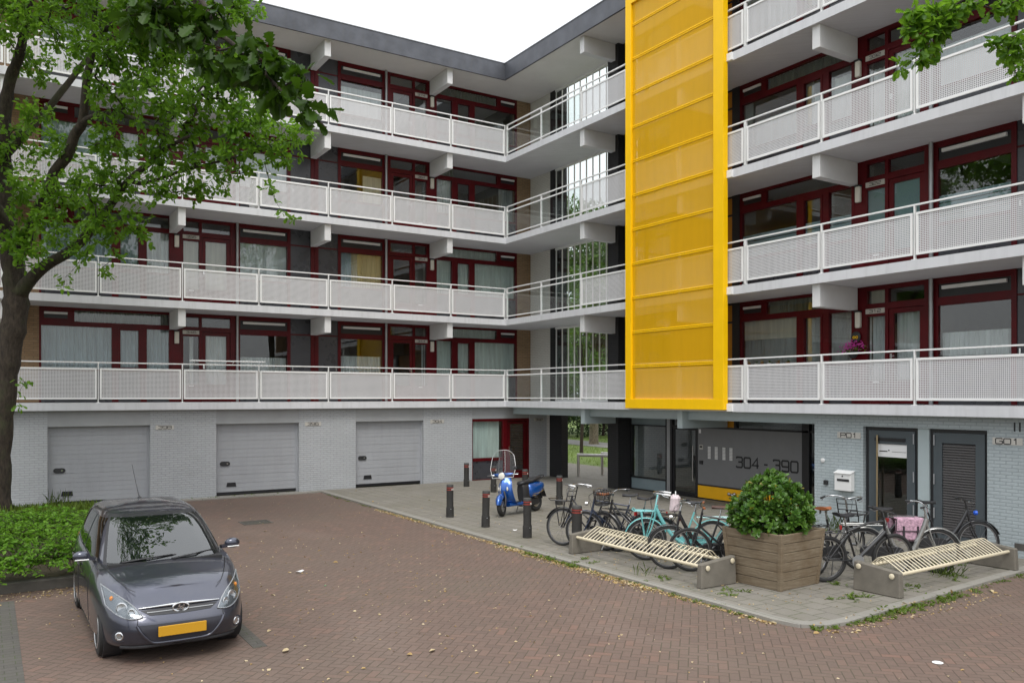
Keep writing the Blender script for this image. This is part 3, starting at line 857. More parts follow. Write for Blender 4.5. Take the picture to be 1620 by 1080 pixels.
for k in range(4):
    m = MB(); m.box(-.05, .0, -10.32, -10.155, F[k]-.19, F[k]-.01); m.tube([(-.06,-10.26,F[k]-.07),(-.05,-10.26,F[k]-.07)], .012, 6); part(m, 'screen_bracket', 'white_metal', sc)

# ------------------------------------------------------------------ ground storey, left wing (garages)
segs = [(LEFT_END, -13.76), (-11.3, -9.56), (-7.16, -5.36), (-3.02, -1.2), (1.13, 1.86)]
for a, b in segs:
    m = MB(); m.box(a, b, .2, .5, 0, 2.52); part(m, 'brick_wall', 'brick_white')
m = MB(); m.box(1.86, 2.0, .2, 1.42, 0, 2.52); part(m, 'brick_wall', 'brick_cream')
m = MB(); m.box(1.92, 2.2, -.62, .1, 0, 2.52); part(m, 'black_column', 'brick_black')
gd = [(-13.76, -11.3), (-9.56, -7.16), (-5.36, -3.02)]
for i, (a, b) in enumerate(gd):
    m = MB(); m.box(a, b, .215, .5, 2.1, 2.52); part(m, 'lintel', 'lintel')
    m = MB()
    z = .13
    n = 8; h = (2.1-.13)/n
    for q in range(n):
        m.box(a+.04, b-.04, .37, .42, z+q*h+.004, z+(q+.48)*h); m.box(a+.04, b-.04, .374, .42, z+(q+.49)*h, z+(q+1)*h-.004)
    m.box(a+.04, b-.04, .38, .43, .13, 2.1)
    m.box(a, a+.04, .34, .45, .02, 2.1); m.box(b-.04, b, .34, .45, .02, 2.1)
    g = part(m, 'garage_door', 'garage')
    m = MB(); m.box(a+.04, b-.04, .375, .42, .05, .126); part(m, 'rubber_seal', 'black', g)
    m = MB()
    poly = [(.075+.065*math.cos(t), .065*math.sin(t)) for t in [(-PI/2+PI*j/8) for j in range(9)]]+[(-.075+.065*math.cos(t), .065*math.sin(t)) for t in [(PI/2+PI*j/8) for j in range(9)]]
    m.prism(poly, lambda p, q, d: (a+.28+p, d, .95+q), .345, .375); hd = part(m, 'handle', 'blackplastic', g)
    m = MB(); m.tube([(a+.34,.34,.95),(a+.34,.33,.95)], .022, 10)
    part(m, 'lock', 'chrome', g)
    m = MB(); m.prism([(-.14,-.06),(.14,-.06),(.115,.06),(-.115,.06)], lambda p, q, d: (a+.46+p, d, .34+q), .355, .375); part(m, 'vent', 'black', g)
# red framed office front
m = MB(); m.box(-1.2, 1.13, .225, .5, 2.12, 2.52); part(m, 'lintel', 'lintel')
m = MB()
m.box(-1.2, 1.13, .24, .36, 2.03, 2.12); m.box(-1.2, .08, .24, .36, .68, .78); m.box(-1.2, -1.15, .24, .36, .0, 2.03)
m.box(.06, .24, .24, .36, .04, 2.03); m.box(1.02, 1.13, .24, .36, .04, 2.03); m.box(-1.15, 1.13, .24, .36, .0, .06)
ow = part(m, 'window', 'red')
m = MB(); m.box(-1.15, .06, .30, .303, .78, 2.03); part(m, 'pane', 'glass', ow)
m = MB(); m.box(-1.12, -.02, .40, .41, .78, 2.03); part(m, 'slat_blind', 'c_pale', ow)
m = MB(); m.box(-1.15, .06, .27, .36, .06, .68); part(m, 'infill_panel', 'dark_panel', ow)
m = MB(); m.box(.26, .34, .25, .33, .06, 2.0); m.box(.92, 1.0, .25, .33, .06, 2.0); m.box(.34, .92, .25, .33, .06, .3); m.box(.34, .92, .25, .33, 1.93, 2.0)
od = part(m, 'door', 'red')
m = MB(); m.box(.34, .92, .29, .293, .3, 1.93); part(m, 'pane', 'glass', od)
m = MB()
for q in range(26): m.box(.34, .92, .33, .345, .32+q*.06, .36+q*.06)
part(m, 'slat_blind', 'dark_panel', od)
m = MB(); m.box(.285, .315, .235, .25, .85, 1.15); m.tube([(.30,.225,1.05),(.42,.225,1.05)], .01, 6); part(m, 'door_handle', 'chrome', od)
m = MB(); m.box(LEFT_END, 1.9, 2.6, 2.7, 0, 2.52); part(m, 'room_wall', 'interior')

# ------------------------------------------------------------------ ground storey, right wing
GR = -12.40
m = MB(); m.box(.32, .52, GR, -.0, 2.30, 2.517); m.box(.30, .56, GR, -.0, 2.285, 2.30); part(m, 'edge_beam', 'pale_panel')
for y in (-4.25, -8.4):
    m = MB(); m.box(.1, 1.75, y-.09, y+.09, 2.06, 2.516); part(m, 'cantilever_beam', 'pale_panel')
m = MB(); m.box(1.3, 1.95, -4.46, -3.95, 0.04, 2.516); part(m, 'black_column', 'brick_black')
# walls with two door openings
for a, b in ((-13.60, GR), (RIGHT_END, -16.14)):
    m = MB(); m.box(.3, .6, a, b, 0, 2.516); part(m, 'brick_wall', 'brick_right')
m = MB(); m.box(.3, .6, -16.14, -13.60, 2.27, 2.516); part(m, 'brick_wall', 'brick_right')
m = MB(); m.box(.6, 1.9, GR-.25, GR, 0, 2.516); part(m, 'brick_wall', 'brick_right')
# entrance front at x = 1.8
EX = 1.8
m = MB(); m.box(EX, EX+.06, -6.08, -4.46, .06, .40); part(m, 'infill_panel', 'bluegrey_panel')
m = MB(); m.box(EX, EX+.06, -6.08, -4.46, 2.03, 2.4); part(m, 'infill_panel', 'bluegrey_panel')
m = MB()
for y0, y1, z0, z1 in ((-6.08,-4.46,.40,.44),(-6.08,-4.46,1.99,2.03),(-4.50,-4.44,.04,2.5),(-6.12,-6.05,.04,2.5),(-6.33,-6.25,.04,2.5),(-7.36,-7.29,.04,2.05),(-11.08,-6.33,2.0,2.05),(-11.1,-10.89,.04,2.4),(-10.89,-7.36,.41,.45),(-11.08,-4.46,.035,.075),(-8.78,-8.70,2.05,2.5),(-8.24,-8.17,2.05,2.5)):
    m.box(EX-.03, EX+.08, y0, y1, z0, z1)
fw = part(m, 'entrance_frame', 'black')
m = MB(); m.box(EX-.04, EX+.1, -6.25, -6.12, .04, 2.5); part(m, 'steel_post', 'galv')
m = MB(); m.box(EX+.02, EX+.024, -6.05, -4.50, .44, 1.99); part(m, 'pane', 'glass', fw)
m = MB(); m.box(EX+.02, EX+.024, -8.17, -6.33, 2.05, 2.5); m.box(EX+.02, EX+.024, -10.9, -8.78, 2.05, 2.5); part(m, 'pane', 'glass', fw)
m = MB(); m.box(EX+.0, EX+.03, -8.70, -8.24, 2.05, 2.5); part(m, 'ochre_panel', 'orange_panel', fw)
m = MB(); m.box(EX, EX+.05, -7.29, -7.24, .08, 1.99); m.box(EX, EX+.05, -6.40, -6.34, .08, 1.99); m.box(EX, EX+.05, -7.24, -6.40, .08, .16); m.box(EX, EX+.05, -7.24, -6.40, 1.93, 1.99)
ed = part(m, 'entrance_door', 'black')
m = MB(); m.box(EX+.02, EX+.024, -7.24, -6.40, .16, 1.93); part(m, 'pane', 'glass', ed)
m = MB(); m.tube([(EX-.06,-7.2,.5),(EX-.06,-7.2,1.5)], .014, 8); part(m, 'door_handle', 'steel', ed)
m = MB(); m.box(EX-.02, EX+.06, -10.89, -7.36, .45, 2.0); ip = part(m, 'intercom_wall', 'grey_panel')
tag(ip, 'grey entrance panel with letter slots and the large number 304 - 390')
m = MB(); m.box(EX-.02, EX+.06, -10.89, -7.36, .075, .41); part(m, 'yellow_panel', 'yellow_panel', ip)
for body, yy in (('304', -9.155), ('-', -9.77), ('390', -10.385)):
    text_mesh('flat_number', body, .265, MT['ink'], ip, (EX-.022, yy, 1.145), (0,-1,0), (0,0,1), .80, .003)
for y0 in (-7.75, -8.01, -8.29, -8.54):
    m = MB()
    for q in range(9):
        for c in range(2): m.box(EX-.03, EX-.02, y0-.045-c*.055, y0-.0-c*.055, 1.17+q*.038, 1.20+q*.038)
    part(m, 'bell_buttons', 'white_plastic', ip)
m = MB(); m.box(EX-.035, EX-.02, -7.56, -7.43, 1.41, 1.54); cp = part(m, 'speaker_plate', 'plate_steel', ip)
m = MB(); m.box(EX-.04, EX-.035, -7.54, -7.45, 1.46, 1.51); part(m, 'speaker_slot', 'ink', ip)
m = MB(); m.box(EX-.05, EX-.02, -7.56, -7.44, 1.0, 1.10); part(m, 'key_box', 'blackplastic', ip)
m = MB(); m.box(EX-.024, EX-.02, -7.48, -7.40, 1.86, 1.97); part(m, 'notice', 'sticker', ip)
m = MB()
for q, (yy, zz_) in enumerate(((-8.55,.27),(-8.66,.25),(-8.74,.28))):
    m.ell((EX-.05, yy, zz_), (.05, .055, .05), 10, 6)
part(m, 'tap_fitting', 'steel', ip, smooth=60)
m = MB(); m.box(EX+.0, EX+.05, -12.4, -11.1, .04, .12); m.box(EX, EX+.05, -12.4, -11.1, 2.0, 2.06); sd = part(m, 'entrance_door', 'black')
m = MB(); m.box(EX+.02, EX+.024, -12.4, -11.1, .12, 2.0); part(m, 'pane', 'glass', sd)
m = MB(); m.tube([(EX-.08,-11.35,.3),(EX-.08,-11.35,1.95)], .022, 8); m.tube([(EX-.08,-11.35,.5),(EX,-11.35,.5)], .012, 6); m.tube([(EX-.08,-11.35,1.7),(EX,-11.35,1.7)], .012, 6); part(m, 'door_handle', 'brass', sd, smooth=50)
# lobby behind
m = MB(); m.box(5.2, 5.3, -12.6, -4.46, 0, 2.5); m.box(1.9, 5.2, -12.6, -12.5, 0, 2.5); m.box(1.95, 5.2, -4.62, -4.47, 0, 2.5); part(m, 'lobby_wall', 'brick_white')
m = MB(); m.box(4.95, 5.19, -5.9, -5.1, .8, 1.9); part(m, 'meter_cabinet', 'white_plastic')
# plant room door and store door
def gdoor(y0, y1, kind):
    m = MB(); m.box(.38, .46, y0+.0, y0+.07, .05, 2.27); m.box(.38, .46, y1-.07, y1, .05, 2.27); m.box(.38, .46, y0+.07, y1-.07, 2.2, 2.27)
    dd = part(m, 'door', 'black')
    m = MB(); a, b = y0+.075, y1-.075
    m.box(.36, .44, a, a+.17, .06, 2.195); m.box(.36, .44, b-.17, b, .06, 2.195); m.box(.36, .44, a+.17, b-.17, 1.93 if kind == 'g' else 2.0, 2.195); m.box(.36, .44, a+.17, b-.17, .06, .25)
    part(m, 'door_leaf', 'door_grey', dd)
    for z in (.55, 1.2, 1.95):
        m = MB(); yy = a+.02 if kind == 'g' else b-.02
        m.tube([(.345,yy,z),(.345,yy,z+.2)], .014, 8); part(m, 'hinge', 'galv', dd)
    if kind == 'g':
        m = MB(); m.box(.40, .403, a+.17, b-.17, .25, 1.93); part(m, 'pane', 'glass', dd)
        m = MB(); m.box(.388, .392, a+.17, b-.17, 1.66, 1.92); part(m, 'sticker', 'sticker', dd)
        m = MB()
        # small illegible print on the sticker: a dark word-length mark with a square dot, then a thin line
        m.box(.384, .388, b-.40, b-.22, 1.765, 1.785); m.box(.384, .388, b-.445, b-.42, 1.785, 1.81); m.box(.384, .388, a+.20, b-.50, 1.768, 1.775)
        part(m, 'sticker_print', 'ink', dd)
        m = MB(); m.tube([(.31,b-.22,.3),(.31,b-.22,2.1)], .02, 10)
        for z in (.45, 1.2, 1.95): m.tube([(.31,b-.22,z),(.37,b-.22,z)], .012, 6)
        part(m, 'door_handle', 'brass', dd, smooth=50)
        m = MB(); m.box(.34, .36, a+.2, b-.14, 1.985, 2.05); part(m, 'door_closer', 'black', dd)
    else:
        m = MB(); q = 0
        z = .27
        while z < 1.97:
            m.hexa([(.385, a+.175, z+.028),(.385, b-.175, z+.028),(.40, b-.175, z+.034),(.40, a+.175, z+.034),(.415, a+.175, z+.055),(.415, b-.175, z+.055),(.43, b-.175, z+.06),(.43, a+.175, z+.06)])
            m.box(.376, .384, a+.175, b-.175, z, z+.024)
            z += .049
        part(m, 'louvre', 'louvre', dd)
        m = MB(); m.box(.42, .43, a+.17, b-.17, .25, 2.0); part(m, 'louvre_backing', 'black', dd)
MT['louvre'] = pmat('louvre_slats', (.115,.11,.11), .45, metal=.2, var=.08)
gdoor(-14.78, -13.62, 'g'); gdoor(-16.14, -15.01, 'l')
m = MB(); m.box(.34, .42, -15.01, -14.78, .05, 2.27); part(m, 'infill_panel', 'pale_panel')
m = MB(); m.box(.292, .31, -16.92, -16.62, .18, .30); part(m, 'air_brick', 'concrete_dark')
# small fittings on the right wall
m = MB(); m.lathe([(.05,0),(.05,.02),(.03,.035)], (.3,-12.62,1.50), 14, (-1,0,0)); part(m, 'bell_push', 'white_plastic', smooth=40)
m = MB(); m.box(.25, .30, -12.76, -12.66, .98, 1.08); part(m, 'door_sensor', 'blackplastic', bevel=.01)
m = MB()
for q in range(3): m.box(.29, .302, -16.62-.09*q-.012, -16.62-.09*q+.012, 2.27, 2.43)
part(m, 'vent_slot', 'black')

# ------------------------------------------------------------------ signs, mailbox
def sign(lab, body, o, right, w, h, size, group):
    n = Vector(right).cross(Vector((0,0,1)))
    t = thing('house_number_sign', lab, 'sign', o, 0, group)
    r = Vector(right)
    m = MB(); p = -r*w/2; q = r*w/2
    m.bar(p, q, .012, h); pl = m.build('plate', MT['plate_steel'], t)
    text_mesh('lettering', body, size*.64, MT['ink'], t, n*.0065, right, (0,0,1), 1.25, .0025)
    m = MB()
    for s in (-1, 1):
        c = r*(s*(w/2-.025)); m.tube([c+n*.006, c+n*.009], .006, 6)
    m.build('screw', MT['galv'], t)
G1 = 'steel number plates on the ground floor walls'
sign('metal plate reading 398 on the pale brick pier right of the leftmost garage door', '398', (-10.93,.192,2.035), (1,0,0), .47, .115, .125, G1)
sign('metal plate reading 396 on the pier between the middle and right garage doors', '396', (-6.73,.192,2.055), (1,0,0), .50, .115, .125, G1)
sign('metal plate reading 394 on the pier left of the red office front', '394', (-2.53,.192,2.06), (1,0,0), .50, .115, .125, G1)
sign('metal plate reading 392 on the short wall right of the red door', '392', (1.52,.192,2.06), (1,0,0), .40, .10, .11, G1)
sign('metal plate reading P01 on the blue-grey wall above the white mailbox', 'P01', (.292,-13.27,2.07), (0,-1,0), .56, .125, .145, G1)
sign('metal plate reading G01 on the wall right of the louvred door', 'G01', (.292,-16.50,2.09), (0,-1,0), .52, .125, .15, G1)
t = thing('mailbox', 'white wall mailbox with a dark slot beside the dark glass door', 'mailbox', (.3,-13.2,.90))
m = MB(); m.hexa([(-.13,-.20,0),(0,-.20,0),(0,.20,0),(-.13,.20,0),(-.13,-.20,.36),(0,-.20,.41),(0,.20,.41),(-.13,.20,.36)]); m.build('box', MT['white_plastic'], t, bevel=.008)
m = MB(); m.hexa([(-.15,-.21,.362),(0.0,-.21,.415),(0.0,.21,.415),(-.15,.21,.362),(-.15,-.21,.372),(0,-.21,.428),(0,.21,.428),(-.15,.21,.372)]); m.build('lid', MT['white_plastic'], t)
m = MB(); m.box(-.137, -.129, -.16, .13, .20, .25); m.build('slot', MT['blackplastic'], t)
m = MB(); m.tube([(-.14,0,.31),(-.128,0,.31)], .016, 10); m.build('lock', MT['blackplastic'], t)

# ------------------------------------------------------------------ ground, road, pavement
def ground_sheet(name, pts, z, mat, kind='structure'):
    m = MB(); m.add([(x, y, z) for x, y in pts], [tuple(range(len(pts)))])
    return tag(m.build(name, MT[mat]), kind=kind)
ground_sheet('ground', [(-400,-400),(500,-400),(500,500),(-400,500)], -.02, 'lawn')
ground_sheet('road', [(-60,-60),(40,-60),(40,.3),(-60,.3)], 0.0, 'pavers')
# grey pavement with its kerb
PZ = .04
edge = [(-6.6,.2),(-6.6,-17.1),(-6.52,-17.45),(-6.25,-17.66),(-5.9,-17.70),(3.0,-17.0)]
inner = [(-6.44,.2),(-6.44,-17.0),(-6.38,-17.32),(-6.18,-17.5),(-5.9,-17.54),(3.0,-16.84)]
m = MB(); n = len(edge)
m.add([(x,y,-.01) for x,y in edge]+[(x,y,PZ+.004) for x,y in edge]+[(x,y,PZ+.004) for x,y in inner],
      [(i,i+1,n+i+1,n+i) for i in range(n-1)]+[(n+i,n+i+1,2*n+i+1,2*n+i) for i in range(n-1)])
tag(m.build('kerb', MT['kerb']), kind='structure')
m = MB(); n = len(inner)
m.add([(x,y,PZ) for x,y in inner]+[(3.0,.2,PZ),(3.0,.2,PZ)][:1], [tuple(range(n+1))])
tag(m.build('pavement', MT['tiles']), kind='structure')
m = MB(); m.box(-23, -6.6, -.12, .36, -.01, .035); tag(m.build('garage_threshold', MT['kerb']), kind='structure')
# terrace through the passage and the garden behind
ground_sheet('garden_path', [(3.0,-4.3),(6.2,-4.3),(6.2,8),(2.2,8),(2.2,.2),(3.0,.2)], .012, 'tiles')
ground_sheet('footpath', [(12.5,-10),(15.2,-10),(19.5,40),(16.5,40)], .004, 'asphalt')
m = MB(); NN = 40
m.grid(lambda a, b: (16+a*60, -20+b*90, -.03+.4*(1-math.cos(min(1, a*2.2)*PI))/2), NN, NN)
tag(m.build('lawn_bank', MT['lawn'], smooth=60), kind='structure')
# parking bay marks, dark paving at the left, drain
ground_sheet('dark_paving', [(-30,-30),(-14.83,-30),(-14.78,-10.6),(-30,-10.6)], .004, 'darkstrip')
m = MB(); m.box(-12.52, -12.36, -14.66, -13.3, .0, .005); tag(m.build('bay_marking', MT['darkstrip']), kind='structure')
t = thing('drain_cover', 'square iron drain cover let into the brick paving', 'drain cover', (-9.87,-5.04,.002))
m = MB(); m.box(-.33,.33,-.28,-.24,0,.008); m.box(-.33,.33,.24,.28,0,.008); m.box(-.33,-.29,-.24,.24,0,.008); m.box(.29,.33,-.24,.24,0,.008); m.build('rim', MT['concrete_dark'], t)
m = MB()
for i in range(9): m.box(-.28,.28,-.225+i*.052,-.195+i*.052,.001,.006)
m.build('grate', MT['darkstrip'], t)
# planting bed at the left with a low kerb
m = MB(); m.grid(lambda a, b: (-24+a*11.2, -9.95+b*9.7, .10+.06*math.sin(a*9)*math.sin(b*7)), 20, 14)
tag(m.build('planting_bed', MT['soil'], smooth=60), kind='structure')
m = MB(); m.box(-24, -12.7, -10.08, -9.93, -.01, .16); m.box(-12.85, -12.7, -9.93, -.25, -.01, .13)
tag(m.build('bed_edging', MT['concrete_dark'], bevel=.015), kind='structure')

# ------------------------------------------------------------------ trees (limb points: x, y, z, radius; crown clumps: x, y, z, radius; metres)
T1_TRUNK = [ (-14.88,-2.17,-0.13,0.360),(-14.87,-2.18,0.41,0.310),(-14.86,-2.19,1.56,0.290),(-14.78,-2.24,2.70,0.285),(-14.67,-2.31,3.84,0.290),(-14.55,-2.39,4.70,0.300),(-14.53,-2.39,5.42,0.300),(-14.62,-2.40,6.12,0.260),(-14.72,-2.40,6.97,0.220),(-14.77,-2.36,7.97,0.200),(-14.77,-2.48,8.93,0.170),(-14.66,-2.67,9.88,0.140),(-14.49,-2.90,10.41,0.120),(-14.35,-3.10,11.20,0.100),(-14.14,-3.35,12.68,0.080),(-13.97,-3.58,14.56,0.050) ]
T1_L1 = [ (-14.53,-2.39,5.13,0.200),(-14.24,-2.81,5.53,0.140),(-13.96,-3.23,5.81,0.125),(-13.57,-3.83,6.04,0.110),(-13.30,-4.24,6.32,0.100),(-13.04,-4.76,6.67,0.090),(-12.80,-5.26,7.06,0.080),(-12.61,-5.62,7.34,0.070),(-12.27,-6.19,7.65,0.060),(-12.09,-6.66,7.81,0.045),(-11.73,-7.12,8.00,0.030) ]
T1_L2 = [ (-14.60,-2.41,5.84,0.200),(-14.31,-2.89,6.57,0.140),(-14.14,-3.24,6.88,0.130),(-13.92,-3.61,7.39,0.120),(-13.86,-3.76,7.71,0.115),(-13.62,-4.16,8.06,0.110),(-13.51,-4.34,8.44,0.105),(-13.38,-4.54,8.67,0.100),(-13.34,-4.69,9.11,0.090),(-13.31,-4.82,9.60,0.080),(-13.21,-5.00,10.16,0.065),(-13.20,-5.13,10.84,0.050),(-13.16,-5.27,11.83,0.035) ]
T1_L3 = [ (-13.38,-4.54,8.67,0.090),(-13.18,-4.91,8.76,0.060),(-12.94,-5.41,8.71,0.050),(-12.69,-5.81,8.58,0.045),(-12.36,-6.37,8.35,0.035),(-12.13,-6.87,8.00,0.025) ]
T1_L4 = [ (-14.67,-2.43,6.69,0.200),(-15.31,-2.97,7.48,0.120),(-16.06,-3.67,8.38,0.090),(-16.85,-4.12,9.35,0.060),(-17.47,-4.56,10.25,0.030) ]
T1_L5 = [ (-14.77,-2.42,8.38,0.170),(-14.09,-2.32,9.24,0.090),(-13.45,-2.25,10.26,0.070),(-12.92,-2.35,11.08,0.050),(-11.88,-2.77,12.07,0.030) ]
T1_L6 = [ (-13.20,-5.07,10.33,0.060),(-12.58,-5.87,10.70,0.045),(-11.86,-6.57,10.80,0.035),(-11.13,-7.15,10.62,0.025) ]
T1_L7 = [ (-12.61,-5.62,7.34,0.060),(-12.32,-5.69,7.30,0.040),(-11.67,-6.21,7.54,0.030),(-11.08,-6.94,7.65,0.025),(-10.49,-7.55,7.78,0.020),(-10.12,-8.02,7.91,0.012) ]
T1_IN = [ (-14.51,-3.48,11.02,0.75),(-13.74,-4.55,10.93,0.86),(-12.91,-5.67,10.57,0.84),(-12.15,-6.15,10.57,0.77),(-11.28,-6.11,10.99,0.73),(-10.42,-6.06,11.29,0.38),(-10.11,-6.26,11.27,0.19),(-14.11,-2.55,10.39,0.50),(-13.29,-6.02,9.59,0.56),(-12.47,-5.94,9.80,0.71),(-11.61,-5.90,10.00,0.73),(-11.18,-7.35,9.28,0.69),(-10.52,-7.18,9.03,0.58),(-14.28,-3.62,8.98,0.41),(-12.91,-5.67,8.90,0.58),(-12.32,-7.22,8.54,0.67),(-11.39,-6.63,8.77,0.71),(-10.76,-7.62,8.28,0.56),(-10.18,-7.99,8.16,0.47),(-9.87,-8.42,8.01,0.22),(-14.61,-2.82,8.45,0.56),(-13.76,-3.95,8.23,0.41),(-13.02,-5.60,7.87,0.58),(-12.34,-6.62,7.85,0.44),(-11.49,-6.56,7.87,0.58),(-10.86,-7.55,7.72,0.50),(-10.28,-7.92,7.53,0.32),(-9.89,-8.29,7.65,0.12),(-14.39,-3.55,7.34,0.55),(-13.63,-4.62,7.22,0.53),(-12.91,-5.67,7.16,0.58),(-12.24,-6.69,7.10,0.50),(-11.41,-6.62,7.16,0.36),(-11.18,-7.35,7.16,0.27),(-10.41,-8.07,6.92,0.15),(-10.24,-8.19,6.49,0.10),(-10.06,-8.30,6.39,0.07),(-14.50,-3.24,6.50,0.52),(-13.85,-4.48,6.56,0.53),(-13.10,-5.31,6.43,0.55),(-12.53,-5.91,6.39,0.36),(-12.20,-6.12,6.00,0.13),(-14.22,-3.66,5.98,0.38),(-13.43,-4.75,5.89,0.29),(-13.04,-5.23,5.53,0.18),(-13.75,-4.42,5.38,0.13),(-13.69,-4.47,5.16,0.08),(-12.88,-5.45,5.84,0.16),(-14.37,-2.85,3.27,0.08),(-14.46,-2.91,2.77,0.08) ]
T1_OUT = [ (-15.75,-3.28,7.22,0.93),(-15.85,-3.81,8.38,1.03),(-16.56,-3.95,9.22,1.00),(-15.95,-3.74,10.18,1.16),(-17.24,-4.11,10.12,1.09),(-15.31,-2.97,11.97,1.36),(-14.16,-3.69,12.25,1.36),(-13.01,-4.42,12.52,1.36),(-11.95,-5.68,12.12,1.19),(-14.16,-3.69,14.16,1.50),(-12.78,-4.57,14.16,1.23),(-15.95,-3.74,12.50,1.42),(-15.54,-2.82,6.12,0.55),(-11.05,-6.25,11.99,0.79) ]
T2_B1 = [ (-16.30,-18.19,5.95,0.100),(-15.41,-17.58,6.23,0.060),(-14.45,-17.47,6.26,0.040),(-13.87,-17.72,6.00,0.024),(-13.73,-17.93,5.74,0.020),(-13.70,-18.07,5.56,0.018),(-13.59,-18.19,5.42,0.016),(-13.51,-18.30,5.27,0.014),(-13.42,-18.48,5.12,0.012),(-13.32,-18.60,4.96,0.010),(-13.23,-18.72,4.86,0.007),(-13.15,-18.82,4.75,0.004) ]
T2_B2 = [ (-13.87,-17.72,6.00,0.020),(-14.01,-17.75,5.84,0.012),(-14.16,-17.77,5.70,0.008),(-14.27,-17.76,5.65,0.004) ]
T2_IN = [ (-14.20,-17.75,5.71,0.13),(-14.02,-17.80,5.67,0.16),(-13.82,-17.93,5.56,0.14),(-13.70,-18.07,5.40,0.14),(-13.73,-17.93,5.72,0.14),(-13.55,-18.22,5.49,0.11),(-13.55,-18.28,5.31,0.14),(-13.41,-18.36,5.38,0.11),(-13.37,-18.51,5.20,0.13),(-13.38,-18.50,5.07,0.13),(-13.27,-18.63,5.10,0.10),(-13.27,-18.69,4.92,0.10),(-13.21,-18.75,4.85,0.07),(-13.47,-18.33,5.18,0.10),(-13.61,-18.18,5.26,0.09),(-13.29,-18.56,5.32,0.07),(-13.91,-17.81,5.79,0.14) ]
T2_OUT = [ (-14.66,-17.58,6.29,0.27),(-14.23,-17.49,6.36,0.29),(-13.75,-17.80,6.27,0.29),(-15.05,-17.80,6.23,0.25) ]
T3_B1 = [ (-1.92,-21.49,10.42,0.100),(-2.58,-20.25,9.66,0.070),(-3.10,-19.44,8.97,0.050),(-3.63,-18.87,8.51,0.035),(-3.98,-18.41,8.28,0.025),(-4.29,-18.16,8.05,0.016),(-4.45,-18.00,7.78,0.012),(-4.63,-17.88,7.45,0.007),(-4.84,-17.75,7.25,0.004) ]
T3_B2 = [ (-3.10,-19.44,8.97,0.040),(-3.29,-19.09,8.26,0.025),(-3.56,-18.91,7.77,0.016),(-3.91,-18.69,7.53,0.008) ]
T3_IN = [ (-4.70,-17.84,7.95,0.15),(-4.52,-17.95,7.99,0.20),(-4.31,-18.09,7.99,0.20),(-4.73,-17.82,7.74,0.15),(-4.52,-17.95,7.70,0.20),(-4.36,-18.11,7.80,0.15),(-4.63,-17.88,7.45,0.15),(-4.84,-17.75,7.28,0.09),(-4.46,-17.99,7.50,0.10),(-3.98,-18.53,8.00,0.13),(-3.77,-18.66,7.98,0.17),(-3.94,-18.67,7.51,0.15),(-4.10,-18.57,7.53,0.08),(-3.81,-18.76,7.45,0.15),(-3.91,-18.69,7.28,0.08),(-3.91,-18.69,7.05,0.08),(-3.77,-18.78,7.10,0.10),(-4.12,-18.32,8.15,0.12) ]

def oak_leaf():
    half = [(0,0),(.05,.10),(.17,.20),(.11,.30),(.27,.43),(.17,.53),(.33,.66),(.22,.76),(.25,.88),(.11,.95),(0,1.0)]
    def z(x, y): return .35*x*x+.10*x-.22*(y-.35)**2
    vs = [(x, y, z(x, y)) for x, y in half]+[(-x, y, z(x, y)) for x, y in half[1:-1]]
    n = len(half)
    left = [0]+[n+i for i in range(n-2)]+[n-1]
    # mid rib split in strips so the fold survives
    fs = [tuple(range(n))[::-1], tuple(left)]
    return vs, fs
def simple_leaf(w=.28, fold=.12):
    vs = [(0,0,0),(w,.35,fold),(w*.85,.7,fold*.7),(0,1,-.12),(-w*.85,.7,fold*.7),(-w,.35,fold),(0,.5,-.02)]
    fs = [(0,1,6),(1,2,6),(2,3,6),(3,4,6),(4,5,6),(5,0,6)]
    return vs, fs
OAK_V, OAK_F = oak_leaf()

def resample(path, step=.14):
    out = []
    for a, b in zip(path[:-1], path[1:]):
        a = np.array(a); b = np.array(b)
        n = max(1, int(np.linalg.norm(b[:3]-a[:3])/step))
        for i in range(n): out.append(a+(b-a)*i/n)
    out.append(np.array(path[-1])); return np.array(out)

def smooth_path(path, k=4):
    p = np.array(path); out = []
    for i in range(len(p)-1):
        p0, p1, p2, p3 = p[max(0, i-1)], p[i], p[i+1], p[min(len(p)-1, i+2)]
        for j in range(k):
            t = j/k
            out.append(.5*((2*p1)+(-p0+p2)*t+(2*p0-5*p1+4*p2-p3)*t*t+(-p0+3*p1-3*p2+p3)*t**3))
    out.append(p[-1]); return np.array(out)

def sample_clumps(clumps, dens, rs, shell=.0, mn=1):
    pts = []
    for x, y, z, r in clumps:
        n = max(mn, int(dens*r*r))
        d = rs.normal(size=(n, 3)); d /= np.linalg.norm(d, axis=1)[:, None]
        q = rs.uniform(shell, 1, n)**(1/2.6)
        pts.append(np.array([x, y, z])+d*(q*r)[:, None]*np.array([1, 1, .9]))
    return np.concatenate(pts)

